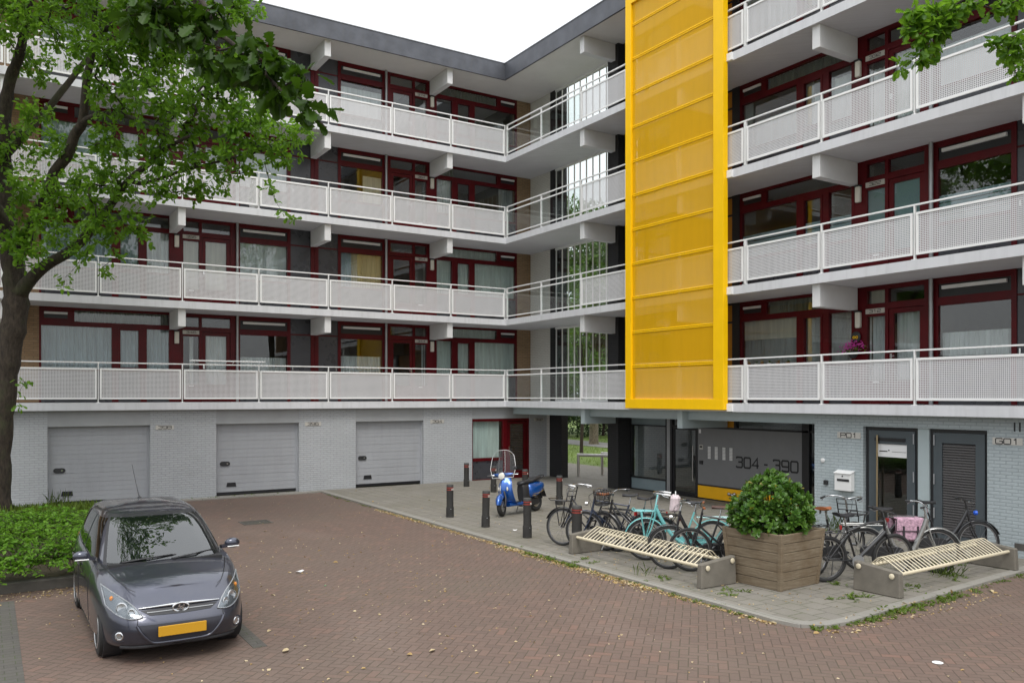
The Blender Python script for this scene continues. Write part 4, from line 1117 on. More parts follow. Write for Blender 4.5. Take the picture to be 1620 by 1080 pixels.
def grow(limbs, attractors, rs, sag=.08, step=.11):
    """twigs from the limbs to every attractor, each joining the nearest wood already there"""
    pos = np.concatenate([resample(l)[:, :3] for l in limbs])
    nodes = [p for p in pos]; P = np.array(nodes)
    parent = [-1]*len(nodes); nl = len(nodes)
    cnt = [0]*len(nodes)
    todo = np.array(attractors)
    best = np.full(len(todo), 1e9); bi = np.zeros(len(todo), int)
    for s in range(0, len(P), 400):
        d = np.linalg.norm(todo[:, None, :]-P[None, s:s+400, :], axis=2)
        j = d.argmin(1); v = d[np.arange(len(todo)), j]
        m = v < best; best[m] = v[m]; bi[m] = j[m]+s
    alive = np.ones(len(todo), bool); tips = []; chains = []
    while alive.any():
        c = np.where(alive, best, 1e9).argmin()
        a = np.array(nodes[bi[c]]); b = todo[c]; L = np.linalg.norm(b-a)
        n = max(2, int(L/step)); mid = (a+b)/2+rs.normal(size=3)*L*.12+np.array([0, 0, L*sag])
        idx = [bi[c]]; new = []
        for i in range(1, n+1):
            t = i/n; p = a*(1-t)**2+2*mid*t*(1-t)+b*t*t
            nodes.append(p); parent.append(idx[-1]); cnt.append(0); idx.append(len(nodes)-1); new.append(p)
        k = idx[-1]
        while k != -1: cnt[k] += 1; k = parent[k]
        chains.append(idx); d0 = b-np.array(nodes[idx[-2]])
        tips.append((idx[-1], d0/(np.linalg.norm(d0)+1e-9)))
        alive[c] = False
        N = np.array(new); d = np.linalg.norm(todo[:, None, :]-N[None, :, :], axis=2)
        j = d.argmin(1); v = d[np.arange(len(todo)), j]; m = v < best
        best[m] = v[m]; bi[m] = j[m]+len(nodes)-len(new)
    return np.array(nodes), chains, np.array(cnt), tips

def twig_mesh(nodes, chains, cnt, r0=.0035, name='branch', mat='bark', parent=None):
    m = MB()
    for ch in chains:
        rs_ = [r0*max(1, cnt[i])**.42 for i in ch]
        rs_[0] = rs_[1] if len(rs_) > 1 else rs_[0]
        m.tube([nodes[i] for i in ch], rs_, 4)
    return m.build(name, MT[mat], parent, smooth=80)

def leaves_at(tips, nodes, chains, rs, per, size, spread, droop=.3, up=.8):
    pos, yd, nr, sc = [], [], [], []
    for (k, d), ch in zip(tips, chains):
        p = nodes[k]
        for i in range(per):
            back = ch[max(0, len(ch)-1-rs.randint(0, min(4, len(ch))))] if i > per*.55 else k
            q = nodes[back]
            v = d*rs.uniform(.1, .9)+rs.normal(size=3)*.75; v[2] -= droop
            v /= np.linalg.norm(v)+1e-9
            n = rs.normal(size=3)*.55; n[2] += up
            pos.append(q+rs.normal(size=3)*spread*.25+v*spread*.15); yd.append(v); nr.append(n); sc.append(size*rs.uniform(.65, 1.25))
    return pos, yd, nr, sc

def oak(name, label, base, trunk, limbs, cin, cout, leaf, per_in, per_out, d_in, d_out, seed, leafmat, spread=.10, droop=.3, group=None):
    rs = np.random.RandomState(seed)
    t = thing(name, label, 'tree', base, 0, group)
    inv = Vector(base)
    def shift(o):
        o.data.transform(Matrix.Translation(-inv)); return o
    m = MB(); pth = smooth_path(trunk, 5)
    rad = [.87*r*(1+.07*math.sin(i*1.7)+.04*math.sin(i*3.1)) for i, r in enumerate(pth[:, 3])]
    m.tube(pth[:, :3], rad, 14)
    shift(m.build('trunk', MT['bark'], t, smooth=80))
    for l in limbs:
        m = MB(); pl = smooth_path(l, 4); m.tube(pl[:, :3], list(pl[:, 3]), 9); shift(m.build('limb', MT['bark'], t, smooth=80))
    att = sample_clumps(cin, d_in, rs)
    ao = sample_clumps(cout, d_out, rs) if cout else np.zeros((0, 3))
    al = np.concatenate([att, ao])
    nodes, chains, cnt, tips = grow([trunk]+limbs, al, rs)
    shift(twig_mesh(nodes, chains, cnt, parent=t))
    pos, yd, nr, sc = leaves_at(tips, nodes, chains, rs, per_in, leaf, spread, droop)
    shift(scatter('crown', OAK_V, OAK_F, pos, yd, nr, sc, MT[leafmat], t))
    return t

T1_HIGH = [(-15.5,-8,11.4,1.1),(-14.8,-6.8,11.6,1.1),(-13.6,-6,11.8,1.1),(-12.6,-6.6,11.9,1.0),(-11.6,-7.4,11.6,.9),(-15.0,-9.6,11.0,1.0),(-14.2,-10.8,10.6,.9),(-13.8,-8.2,11.0,1.0),(-12.9,-9.2,10.7,.9),(-13.2,-8.8,11.2,1.2),(-12.5,-9.4,11,1.0),(-14.1,-9.5,11,1.1),(-12.6,-8.0,11.7,1.2),(-13.5,-7.2,11.9,1.1),(-11.9,-8.5,11.2,.8),(-14.3,-8.0,11.4,1.1),(-13.2,-10.2,10.9,1.0)]
oak('oak_tree', 'tall oak with a thick leaning trunk in the green bed at the left edge', (-14.88,-2.17,0), T1_TRUNK,
    [T1_L1, T1_L2, T1_L3, T1_L4, T1_L5, T1_L6, T1_L7], T1_IN, T1_OUT+T1_HIGH,   .124, 13, 10, 105, 32, 3, 'oak', spread=.17, group='oak trees around the yard')
T2_TRUNK = [(-19.2,-18.6,-.1,.34),(-19.15,-18.55,.4,.28),(-19.1,-18.5,2.5,.25),(-19,-18.4,4.6,.22),(-18.6,-17.9,6.4,.18),(-18,-17,8,.15),(-17.2,-15.8,9.4,.11),(-16.3,-14.4,10.3,.08),(-15.2,-12.8,10.8,.05)]
T2_L1 = [(-19,-18.4,4.8,.12),(-18,-18.3,5.4,.11)]+T2_B1
T2_L2 = [(-17.2,-15.8,9.4,.07),(-15.6,-14.6,10,.05),(-14.2,-12.6,10.3,.03),(-13,-11,10.7,.02)]
T2_FAR = [(-13.2,-11,10.6,1.0),(-14.5,-12,10,1.1),(-12.4,-10.6,11.2,.9),(-14.8,-9.9,11.6,1.1),(-16,-13,10,1.3),(-17,-15,10.6,1.5),(-15.6,-11.4,11.2,1.2),(-18.6,-17,10.5,1.6),(-19.5,-19,10,1.6),(-13.6,-12.6,10.4,.8)]
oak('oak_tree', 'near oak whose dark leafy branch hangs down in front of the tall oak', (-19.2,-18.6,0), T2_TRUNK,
    [T2_L1, T2_B2, T2_L2], T2_IN, T2_OUT+T2_FAR, .140, 6, 7, 330, 36, 8, 'oak_backlit', spread=.10, droop=.9, group='oak trees around the yard')
T3_TRUNK = [(-.4,-22.6,-.1,.30),(-.4,-22.6,.5,.25),(-.5,-22.5,3,.22),(-.7,-22.3,6,.19),(-1.0,-22.1,8.4,.16),(-1.2,-21.9,10.4,.12),(-1.3,-21.7,12.5,.06)]
T3_L1 = [(-1.0,-22.1,8.6,.11),(-1.4,-21.8,9.7,.105)]+T3_B1
oak('oak_tree', 'oak whose bright leaf sprays hang before the upper gallery at the right edge', (-.4,-22.6,0), T3_TRUNK,
    [T3_L1, T3_B2], T3_IN, [(-1.6,-21,11.4,1.5),(-.2,-21.6,12,1.6),(-1.6,-22.8,11,1.5),(-.6,-22.5,13.2,1.5),(-2.9,-20,10.6,1.0)], .125, 9, 7, 330, 30, 5, 'oak', spread=.10, droop=.5, group='oak trees around the yard')

# ------------------------------------------------------------------ garden trees and shrubs behind the passage
LF_V, LF_F = simple_leaf()
def leafy(name, label, base, trunk_r, height, clumps, leaf, dens, seed, leafmat='garden', barkmat='bark_pale', cat='tree', group=None):
    rs = np.random.RandomState(seed)
    t = thing(name, label, cat, base, 0, group)
    m = MB()
    pth = [(0,0,-.1,trunk_r*1.35),(.0,.02,.35,trunk_r*1.05),(.05,.0,height*.3,trunk_r*.9),(-.05,.05,height*.6,trunk_r*.6),(.05,0,height*.9,trunk_r*.25)]
    p = smooth_path(pth, 4); m.tube(p[:, :3], list(p[:, 3]), 12)
    m.build('trunk', MT[barkmat], t, smooth=80)
    m = MB()
    for (x, y, z, r) in clumps:
        a = Vector((0, 0, max(.3, z*.55))); b = Vector((x, y, z)); md = (a+b)/2+Vector((0, 0, .12*z))
        pts = [a*(1-s)**2+md*2*s*(1-s)+b*s*s for s in [i/6 for i in range(7)]]
        m.tube(pts, [trunk_r*.4*(1-.85*i/6) for i in range(7)], 6)
    m.build('limb', MT[barkmat], t, smooth=80)
    pts = sample_clumps(clumps, dens, rs, .25)
    n = len(pts)
    yd = rs.normal(size=(n, 3)); yd[:, 2] -= .3
    nr = rs.normal(size=(n, 3))*.6; nr[:, 2] += .7
    scatter('crown', LF_V, LF_F, pts, yd, nr, leaf*rs.uniform(.6, 1.3, n), MT[leafmat], t)
    return t
def rclumps(n, rx, z0, z1, r, seed, top=.4):
    rs = np.random.RandomState(seed); out = []
    for i in range(n):
        z = rs.uniform(z0, z1); f = 1-abs((z-(z0*.6+z1*.4))/(z1-z0))**1.3*(1-top)*1.6
        a = rs.uniform(0, 2*PI); q = rx*max(.15, f)*math.sqrt(rs.uniform(0, 1))
        out.append((q*math.cos(a), q*math.sin(a), z, r*rs.uniform(.6, 1.25)))
    return out
leafy('garden_tree', 'broad tree with a thick pale trunk on the lawn behind the passage', (15.9,15.5,0), .27, 12, rclumps(95, 4.6, 3.2, 13.8, 1.05, 4), .20, 330, 21, 'garden', 'bark_pale', group='garden trees behind the passage')
leafy('garden_tree', 'thin dark-trunked young tree behind the steel rails of the passage', (10.6,9.7,0), .085, 8, rclumps(20, 1.5, 3.6, 8, .6, 5), .14, 260, 22, 'garden', 'bark_dark', group='garden trees behind the passage')
leafy('garden_tree', 'bushy tree standing far back on the garden bank', (26.5,25.5,.1), .25, 11, rclumps(60, 5, 2.6, 10.5, 1.3, 6), .24, 150, 23, 'garden', 'bark_dark', group='garden trees behind the passage')
leafy('garden_tree', 'second bushy tree far back on the bank left of the broad pale tree', (22,31,.1), .25, 11, rclumps(60, 5, 2.6, 11, 1.3, 7), .24, 150, 24, 'garden', 'bark_dark', group='garden trees behind the passage')
leafy('garden_shrub', 'dark evergreen shrub closing the garden view behind the lawn', (22.6,23.0,0), .1, 2.5, rclumps(24, 3.8, .4, 3.2, .9, 8), .2, 260, 25, 'darkgarden', 'bark_dark', 'shrub', group='dark shrubs behind the lawn')
leafy('garden_shrub', 'dark rounded shrub at the right end of the garden view', (25.5,20,0), .1, 2.5, rclumps(24, 3.8, .4, 3.4, .9, 9), .2, 260, 26, 'darkgarden', 'bark_dark', 'shrub', group='dark shrubs behind the lawn')
leafy('garden_shrub', 'dark loose shrub at the left of the garden view', (19.2,26.2,0), .1, 2.5, rclumps(24, 3.8, .4, 3.2, .9, 10), .2, 260, 27, 'darkgarden', 'bark_dark', 'shrub', group='dark shrubs behind the lawn')

# grass blades on the lawn seen through the passage
n = 9000
gx = nrs.uniform(6.3, 24, n); gy = nrs.uniform(3, 22, n)
k_ = ~((gx > 12.4+.07*(gy+10)) & (gx < 15.3+.08*(gy+10)))
gx, gy = gx[k_], gy[k_]
def bank_z(x): 
    a = np.clip((x-16)/60*2.2, 0, 1); return -.03+.4*(1-np.cos(a*PI))/2
gz = np.where(gx > 16, bank_z(gx), -.02)
n = len(gx)
gd_ = nrs.normal(size=(n, 3))*.35; gd_[:, 2] += 1
tag(scatter('grass', [(-.06,0,0),(.06,0,0),(.0,1,.1)], [(0,1,2)], np.stack([gx, gy, gz], 1), gd_, nrs.normal(size=(n, 3)), nrs.uniform(.06, .2, n), MT['weed']), kind='stuff')

# ------------------------------------------------------------------ low hedge at the left, its sprays arching out
def hedge():
    rs = np.random.RandomState(31)
    t = thing('low_hedge', 'low spreading evergreen hedge of arching leafy sprays beside the parked car', 'hedge', (-16,-7.5,.1))
    pos, yd, nr, sc = [], [], [], []
    m = MB()
    def top(x, y):
        f = min(1, max(0, (y+10.0)/.45)); b = min(1, max(0, (-4.2-y)/2.6)); r = min(1, max(0, (-12.9-x)/.4))
        return .12+.72*f**.5*b**.6*r**.5
    for i in range(1250):
        x = rs.uniform(-20, -13.0); y = rs.uniform(-9.9, -4.4)
        if x < -17.5 and rs.rand() < .5: continue
        h = top(x, y)*rs.uniform(.75, 1.08)
        if h < .18: h = .18
        a = rs.uniform(0, 2*PI)
        if i % 5 == 0: y = rs.uniform(-9.95, -9.55); h = top(x, y)*rs.uniform(.5, 1.0)
        if y < -9.0 and rs.rand() < .8: a = -PI/2+rs.normal()*.6
        if x > -13.7 and rs.rand() < .7: a = rs.normal()*.6
        L = rs.uniform(.35, .65) if rs.rand() < .75 else rs.uniform(.65, .95); dx, dy = math.cos(a)*L, math.sin(a)*L
        p0 = np.array([x-dx*.4, y-dy*.4, .1+h*.3]); p1 = np.array([x+dx*.1, y+dy*.1, .1+h*1.08]); p2 = np.array([x+dx, y+dy, .1+h*.72])
        nn = 9
        pts = [p0*(1-s)**2+2*p1*s*(1-s)+p2*s*s for s in [j/nn for j in range(nn+1)]]
        m.tube(pts, [.004]*(nn+1), 3)
        for j in range(2, nn+1):
            d = pts[j]-pts[j-1]; d /= np.linalg.norm(d)
            sd = np.cross(d, [0, 0, 1]); sd /= np.linalg.norm(sd)+1e-9
            for s in (-1, 1):
                for _ in range(2):
                    v = d*.55+sd*s*rs.uniform(.6, 1.0)+rs.normal(size=3)*.25
                    pos.append(pts[j]+rs.normal(size=3)*.012); yd.append(v); q = rs.normal(size=3)*.35; q[2] += 1; nr.append(q)
                    sc.append(rs.uniform(.04, .09))
    o = m.build('twig', MT['bark_dark'], t)
    o.data.transform(Matrix.Translation((16, 7.5, -.1)))
    o = scatter('foliage', LF_V, LF_F, pos, yd, nr, sc, MT['hedge'], t)
    o.data.transform(Matrix.Translation((16, 7.5, -.1)))
hedge()
# rough grass and weeds between the hedge and the garage wall
rs = np.random.RandomState(32)
n = 9000
x = rs.uniform(-20, -12.8, n); y = rs.uniform(-5.6, -.35, n)
z = np.full(n, .14)
d = rs.normal(size=(n, 3))*.55; d[:, 2] += 1
tag(scatter('rough_grass', [(-.07,0,0),(.07,0,0),(.05,.6,.05),(0,1,.2),(-.05,.6,.05)], [(0,1,2,3,4)], np.stack([x, y, z], 1), d, rs.normal(size=(n, 3)), rs.uniform(.10, .34, n)*np.clip((y*-.35+.25), .45, 1.2), MT['weed']), kind='stuff')

# weeds along the kerb, moss clumps and dry leaves
def weeds():
    rs = np.random.RandomState(41)
    pos, yd, nr, sc = [], [], [], []
    spots = []
    def along(p, q, n, w, s0, s1):
        for i in range(n):
            t = rs.rand(); spots.append((p[0]+(q[0]-p[0])*t+rs.normal()*w, p[1]+(q[1]-p[1])*t+rs.normal()*w, rs.uniform(s0, s1)))
    along((-6.63,-.5), (-6.63,-9), 80, .03, .015, .04); along((-6.65,-10), (-6.65,-17), 110, .05, .02, .055)
    along((-6.66,-11.6), (-6.7,-13.2), 26, .07, .04, .10)
    along((-6.5,-17.6), (-5.2,-17.75), 44, .06, .03, .07); along((-5.2,-17.72), (-2.6,-17.5), 80, .09, .025, .085); along((-2.6,-17.5), (-.4,-17.25), 40, .08, .02, .06)
    along((-5.5,-17.6),(-4.4,-17.62), 18, .05, .05, .10)
    along((-14,.12), (-6.7,.12), 90, .03, .03, .09)
    for c in ((-6.3,-12.9),(-5.9,-15.75),(-4.6,-16.95),(-3.3,-16.95),(-2.3,-17.0),(-2.0,-16.8),(-1.9,-16.5),(-3.6,-17.05),(-1.2,-16.4),(-3.1,-16.4),(-6.15,-14.6),(-6.1,-15.9),(-4.2,-16.3),(-5.0,-16.9),(-1.4,-13.0),(-.1,-13.1)):
        for _ in range(7): spots.append((c[0]+rs.normal()*.10, c[1]+rs.normal()*.10, rs.uniform(.025, .075)))
    for x, y, s in spots:
        z = PZ if (x > -6.58 and y > -17.5+.09*(x+6)) else 0
        k = rs.randint(5, 12)
        for _ in range(k):
            a = rs.uniform(0, 2*PI); e = rs.uniform(.15, 1.3)
            pos.append((x+rs.normal()*.02, y+rs.normal()*.02, z)); yd.append((math.cos(a), math.sin(a), e)); nr.append((-math.cos(a)*e, -math.sin(a)*e, 1)); sc.append(s*rs.uniform(.5, 1.3))
    tag(scatter('kerb_weeds', LF_V, LF_F, pos, yd, nr, np.stack([np.array(sc)*.5, np.array(sc), np.array(sc)], 1), MT['weed']), kind='stuff')
    # tall thin grass stalks by the racks and the wall
    pos, yd, nr, sc = [], [], [], []
    for c, n_, h in (((-2.2,-16.85),34,.24),((-6.2,-14.2),10,.2),((.1,-13.0),30,.34),((-2.0,-16.45),20,.22),((-13.6,-.6),40,.42),((-15.0,-1.2),30,.35)):
        for _ in range(n_):
            q = rs.normal(size=3)*.28; q[2] = 1
            zb = PZ if c[0] > -7 else .1
            pos.append((c[0]+rs.normal()*.13, c[1]+rs.normal()*.10, zb)); yd.append(q); nr.append(rs.normal(size=3)); sc.append(h*rs.uniform(.5, 1.3))
    sc = np.array(sc)
    tag(scatter('grass_stalks', [(-.5,0,0),(.5,0,0),(.3,.6,2.0),(0,1,5.0),(-.3,.6,2.0)], [(0,1,2,3,4)], pos, yd, nr, np.stack([np.full(len(sc), .007), sc, np.full(len(sc), .02)], 1), MT['weed']), kind='stuff')
weeds()
def litter():
    rs = np.random.RandomState(51)
    P = []
    def z_at(x, y): return PZ+.006 if (x > -6.44 and y > -17.5) else (PZ+.010 if x > -6.6 and y > -17.6 else .006)
    def strip(p, q, n, w):
        for i in range(n):
            t = rs.rand(); P.append((p[0]+(q[0]-p[0])*t-abs(rs.normal())*w, p[1]+(q[1]-p[1])*t+rs.normal()*.05))
    strip((-6.62,-4.5), (-6.62,-17.2), 2600, .07); strip((-6.62,-10.6), (-6.62,-15), 1300, .13)
    for i in range(300): P.append((rs.uniform(-6.6,-2.5), rs.uniform(-18.0,-17.55)))
    for i in range(420): P.append((-13.9+rs.normal()*1.3-1.0, -10.3+rs.normal()*.22))
    for i in range(560): P.append((rs.normal()*2.2-10.8, rs.normal()*3.2-12.2))
    for i in range(500): P.append((rs.uniform(-14.4,-1.5), rs.uniform(-20,-.5)))
    for i in range(160): P.append((rs.uniform(-6.3,-4.6), rs.uniform(-16.8,-12.0)))
    for i in range(90): P.append((rs.uniform(-6.35,.2), rs.uniform(-17.3,-3)))
    P = np.array(P); n = len(P)
    z = np.array([z_at(a, b) for a, b in P])
    pos = np.column_stack([P, z]); yd = rs.normal(size=(n, 3)); yd[:, 2] *= .15
    nr = rs.normal(size=(n, 3))*.3; nr[:, 2] += 1
    s = rs.uniform(.018, .05, n); big = rs.rand(n) < .05; s[big] *= 1.9
    h = rs.rand(n) < .5
    tag(scatter('fallen_leaves', LF_V, LF_F, pos[h], yd[h], nr[h], s[h], MT['litter']), kind='stuff')
    tag(scatter('fallen_leaves', LF_V, LF_F, pos[~h], yd[~h], nr[~h], s[~h], MT['litter_pale']), kind='stuff')
litter()

# ------------------------------------------------------------------ parked hatchback (front towards -y)
def carpaint(name, col):
    b = NB(name); o = b.obj()
    f = b.n('TexNoise', {'Vector': o, 'Scale': 900.0, 'Detail': 1.0}).outputs['Fac']
    d = b.noise(o, 1.4, 5, .65)
    c = b.mix(f, tuple(v*.8 for v in col), tuple(v*1.25 for v in col))
    c = b.mix(b.mth('MULTIPLY', b.ramp(d, [(.45, 0.0), (.8, 1.0)]), .18), c, (.14,.13,.12))
    return b.done(b.bsdf(Base_Color=c, Metallic=.75, Roughness=.30, Coat_Weight=1.0, Coat_Roughness=.04, Normal=b.bump(b.noise(o, 2.5, 2), .02, .02)))
MT['carpaint'] = carpaint('slate_grey_car_paint', (.050,.054,.076))
MT['plate_yellow'] = pmat('yellow_number_plate', (.52,.27,.008), .5, var=.02)
MT['headlamp_inner'] = pmat('headlamp_reflector', (.15,.165,.175), .25, metal=.8, var=.1)
MT['amber'] = pmat('amber_lens', (.65,.22,.03), .3, var=.05)
MT['redlens'] = pmat('red_lens', (.35,.01,.01), .25, var=.05)

def car():
    t = thing('parked_car', 'slate grey five-door hatchback parked on the brick paving beside the low hedge', 'car', (-13.31,-12.72,0))
    t.scale = (.955, 1, 1)
    # lower body: stacked superellipse outlines  (f, half width, front length, rear length)
    R = [(0.0,.79,1.92,1.82),(.07,.832,1.985,1.885),(.22,.848,2.005,1.905),(.40,.853,2.02,1.915),(.56,.857,2.005,1.905),(.70,.853,1.955,1.89),(.84,.838,1.86,1.87),(.94,.815,1.76,1.845),(1.0,.785,1.70,1.83)]
    def row(f):
        for a, b in zip(R[:-1], R[1:]):
            if f <= b[0]+1e-9:
                s = (f-a[0])/(b[0]-a[0]); return [a[i]+(b[i]-a[i])*s for i in (1, 2, 3)]
        return list(R[-1][1:])
    def lin(x, pts):
        if x <= pts[0][0]: return pts[0][1]
        for a, b in zip(pts[:-1], pts[1:]):
            if x <= b[0]:
                s = (x-a[0])/(b[0]-a[0]); s = s*s*(3-2*s)*.5+s*.5
                return a[1]+(b[1]-a[1])*s
        return pts[-1][1]
    ztop = lambda y: lin(y, [(-2.0,.66),(-1.8,.735),(-1.5,.83),(-1.1,.92),(-.6,.95),(.3,.975),(1.2,1.03),(1.7,1.05),(1.95,1.03)])
    zbot = lambda y: lin(y, [(-2.0,.20),(-1.5,.17),(1.4,.18),(1.95,.26)])
    def spow(v, p): return math.copysign(abs(v)**p, v)
    NP = 4.4
    def Pt(th, f):
        w, lf, lr = row(f)
        x = w*spow(math.cos(th), 2/NP); sy = spow(math.sin(th), 2/NP)
        y = sy*(lr if sy > 0 else lf)
        return (x, y, zbot(y)+f*(ztop(y)-zbot(y)))
    NT = 96
    ths = []
    for i in range(NT): ths.append(2*PI*i/NT)
    fs_ = [i/22 for i in range(23)]
    m = MB(); vs = [Pt(th, f) for f in fs_ for th in ths]
    fs = [(i*NT+j, i*NT+(j+1) % NT, (i+1)*NT+(j+1) % NT, (i+1)*NT+j) for i in range(22) for j in range(NT)]
    fs.append(tuple(range(NT-1,-1,-1)))
    # bonnet / waist deck: strips between left and right outline points at the same y
    base = 22*NT; half = NT//2; NX = 12
    def hood(x, y, w, z0):
        q = 1-(x/w)**2; c = .050*min(1, max(.15, (y+1.75)/.5+.3))*q
        return z0+c
    rowsT = []
    for j in range(NT//4, NT//4+half+1):      # from rear centre over the left side to front centre
        a = j % NT; bidx = (half-j) % NT
        pa = vs[base+a]; pb = vs[base+bidx]
        if j in (NT//4, NT//4+half): rowsT.append([base+a]); continue
        line = [base+a]; w = max(abs(pa[0]), 1e-3)
        for k in range(1, NX):
            x = pa[0]+(pb[0]-pa[0])*k/NX
            vs.append((x, pa[1], hood(x, pa[1], w, pa[2]))); line.append(len(vs)-1)
        line.append(base+bidx); rowsT.append(line)
    for A, Bq in zip(rowsT[:-1], rowsT[1:]):
        if len(A) == 1: fs += [(A[0], Bq[k], Bq[k+1]) for k in range(NX)]
        elif len(Bq) == 1: fs += [(A[k+1], A[k], Bq[0]) for k in range(NX)]
        else: fs += [(A[k+1], A[k], Bq[k], Bq[k+1]) for k in range(NX)]
    m.add(vs, fs)
    body = m.build('body', MT['carpaint'], t, smooth=50, weld=True)
    # wheel arches
    AX = ((-1.27, .315), (1.255, .315))
    cm = MB()
    for ya, zr in AX:
        for s in (-1, 1): cm.lathe([(.338,0),(.338,.40)], (s*.52, ya, zr), 32, (s,0,0))
    cut = cm.build('arch_cutter', None, None, weld=True)
    md = body.modifiers.new('arches', 'BOOLEAN'); md.operation = 'DIFFERENCE'; md.object = cut; md.solver = 'EXACT'
    bpy.context.view_layer.update()
    me = bpy.data.meshes.new_from_object(body.evaluated_get(bpy.context.evaluated_depsgraph_get()))
    body.modifiers.clear(); old = body.data; body.data = me; bpy.data.objects.remove(cut)
    for p in me.polygons: p.use_smooth = True
    me.set_sharp_from_angle(angle=math.radians(42))
    m = MB()
    for ya, zr in AX:
        for s in (-1, 1): m.lathe([(.336,0),(.336,.20)], (s*.56, ya, zr), 28, (s,0,0))
    m.box(-.55, .55, -1.6, 1.6, .19, .3)
    m.build('wheel_well', MT['blackplastic'], t)
    # glasshouse
    G = [(.90,.79,-1.20,1.83),(1.0,.765,-1.02,1.80),(1.12,.725,-.80,1.74),(1.26,.672,-.53,1.64),(1.36,.625,-.31,1.53),(1.42,.575,-.12,1.42),(1.455,.50,.06,1.30)]
    def gr(z):
        for a, b in zip(G[:-1], G[1:]):
            if z <= b[0]+1e-9:
                s = (z-a[0])/(b[0]-a[0]); return [a[i]+(b[i]-a[i])*s for i in (1, 2, 3)]
        return list(G[-1][1:])
    NG = 4.6
    def Gp(th, z):
        w, yf, yr = gr(z); c = (yf+yr)/2; l = (yr-yf)/2
        return (w*spow(math.cos(th), 2/NG), c+l*spow(math.sin(th), 2/NG), z)
    m = MB(); zs_ = [.90+(.555)*i/16 for i in range(17)]
    vs = [Gp(2*PI*j/NT, z) for z in zs_ for j in range(NT)]
    fs = [(i*NT+j, i*NT+(j+1) % NT, (i+1)*NT+(j+1) % NT, (i+1)*NT+j) for i in range(16) for j in range(NT)]
    base = 16*NT; prev = base
    for q in (.85, .65, .4, .15):
        st = len(vs)
        for j in range(NT):
            x, y, z = vs[base+j]; vs.append((x*q, .68+(y-.68)*q, z+.040*(1-q*q)))
        fs += [(prev+j, prev+(j+1) % NT, st+(j+1) % NT, st+j) for j in range(NT)]; prev = st
    fs.append(tuple(prev+j for j in range(NT)))
    m.add(vs, fs); m.build('roof', MT['carpaint'], t, smooth=50)
    gx = lambda y, z: gr(z)[0]*max(0, 1-abs((y-(gr(z)[1]+gr(z)[2])/2)/((gr(z)[2]-gr(z)[1])/2))**NG)**(1/NG)
    def gyf(x, z):
        w, yf, yr = gr(z); return (yf+yr)/2-(yr-yf)/2*max(0, 1-abs(x/w)**NG)**(1/NG)
    def gyr(x, z):
        w, yf, yr = gr(z); return (yf+yr)/2+(yr-yf)/2*max(0, 1-abs(x/w)**NG)**(1/NG)
    def wscreen(e, o):
        def f(a, b):
            z = .955-e*.4+(.425+e*1.2)*b; x = (2*a-1)*gr(z)[0]*(.845+e*.9); y = gyf(x, z)
            return (x*1.0, y-.5*o, z+.85*o)
        return f
    m = MB(); m.grid(wscreen(.045, .004), 24, 12); m.build('window_seal', MT['black'], t, smooth=60)
    m = MB(); m.grid(wscreen(0, .010), 24, 12); m.build('windscreen', MT['glass_carfront'], t, smooth=60)
    def rearg(a, b):
        z = 1.05+.31*b; x = (2*a-1)*gr(z)[0]*.82; return (x, gyr(x, z)+.008, z+.002)
    m = MB(); m.grid(rearg, 16, 8); m.build('rear_window', MT['glass_carside'], t, smooth=60)
    for s in (-1, 1):
        for y0b, y1b, y0t, y1t, z0 in ((-.70,.26,-.13,.28,.985),(.34,1.16,.36,1.10,.995),(1.22,1.52,1.16,1.30,1.02)):
            def sg(a, b, e=0.0, o=.007):
                z = z0+(1.375-z0)*b; ya = y0b+(y0t-y0b)*b; yb = y1b+(y1t-y1b)*b
                y = ya+(yb-ya)*a; return (s*(gx(y, z)+o), y, z+.002)
            m = MB(); m.grid(sg, 12, 8); m.build('side_window', MT['glass_carside'], t, smooth=60)
    # surfaces of the lower body for trim
    def fy(x, z):
        f = .5; y = -1.9
        for _ in range(6):
            f = min(1, max(0, (z-zbot(y))/(ztop(y)-zbot(y)))); w, lf, lr = row(f)
            y = -lf*max(0, 1-min(1, abs(x/w))**NP)**(1/NP)
        return y
    def sx_(y, z):
        f = min(1, max(0, (z-zbot(y))/(ztop(y)-zbot(y)))); w, lf, lr = row(f)
        return w*max(0, 1-abs(y/(lf if y < 0 else lr))**NP)**(1/NP)
    def front(name, mat, poly, o=.006, nx=12, nz=5, d=.012):
        # poly: function (a,b)->(x,z) over the unit square
        m = MB()
        def f(a, b):
            x, z = poly(a, b); return (x, fy(x, z)-o, z)
        m.grid(f, nx, nz); return m.build(name, MT[mat], t, smooth=60)
    def quad(p00, p10, p01, p11): return lambda a, b: tuple((p00[i]*(1-a)+p10[i]*a)*(1-b)+(p01[i]*(1-a)+p11[i]*a)*b for i in (0, 1))
    gz = lambda x: .012*(1-(x/.45)**2)
    gl = front('grille', 'black', lambda a, b: ((2*a-1)*(.33+.09*b), .545+.05*b-gz(0)+gz((2*a-1)*.4)*.5+(1-b)*-.015*(1-abs(2*a-1))), .004, 16, 4)
    m = MB(); m.tube([(x, fy(x, .60)-.010, .605+.010*(1-(x/.45)**2)) for x in [(-.44+.88*i/20) for i in range(21)]], [.006+.012*(1-abs(i-10)/10) for i in range(21)], 8)
    m.build('grille_bar', MT['chrome'], gl, smooth=60)
    m = MB(); m.tube([(x, fy(x, .562)-.008, .562) for x in [(-.36+.72*i/16) for i in range(17)]], .006, 6); m.build('grille_slat', MT['galv'], gl)
    em = MB(); yc = fy(0, .585)-.028
    pts = [(.086*math.cos(2*PI*i/28), yc-.004, .585+.046*math.sin(2*PI*i/28)) for i in range(28)]
    em.tube(pts, .011, 8, closed=True)
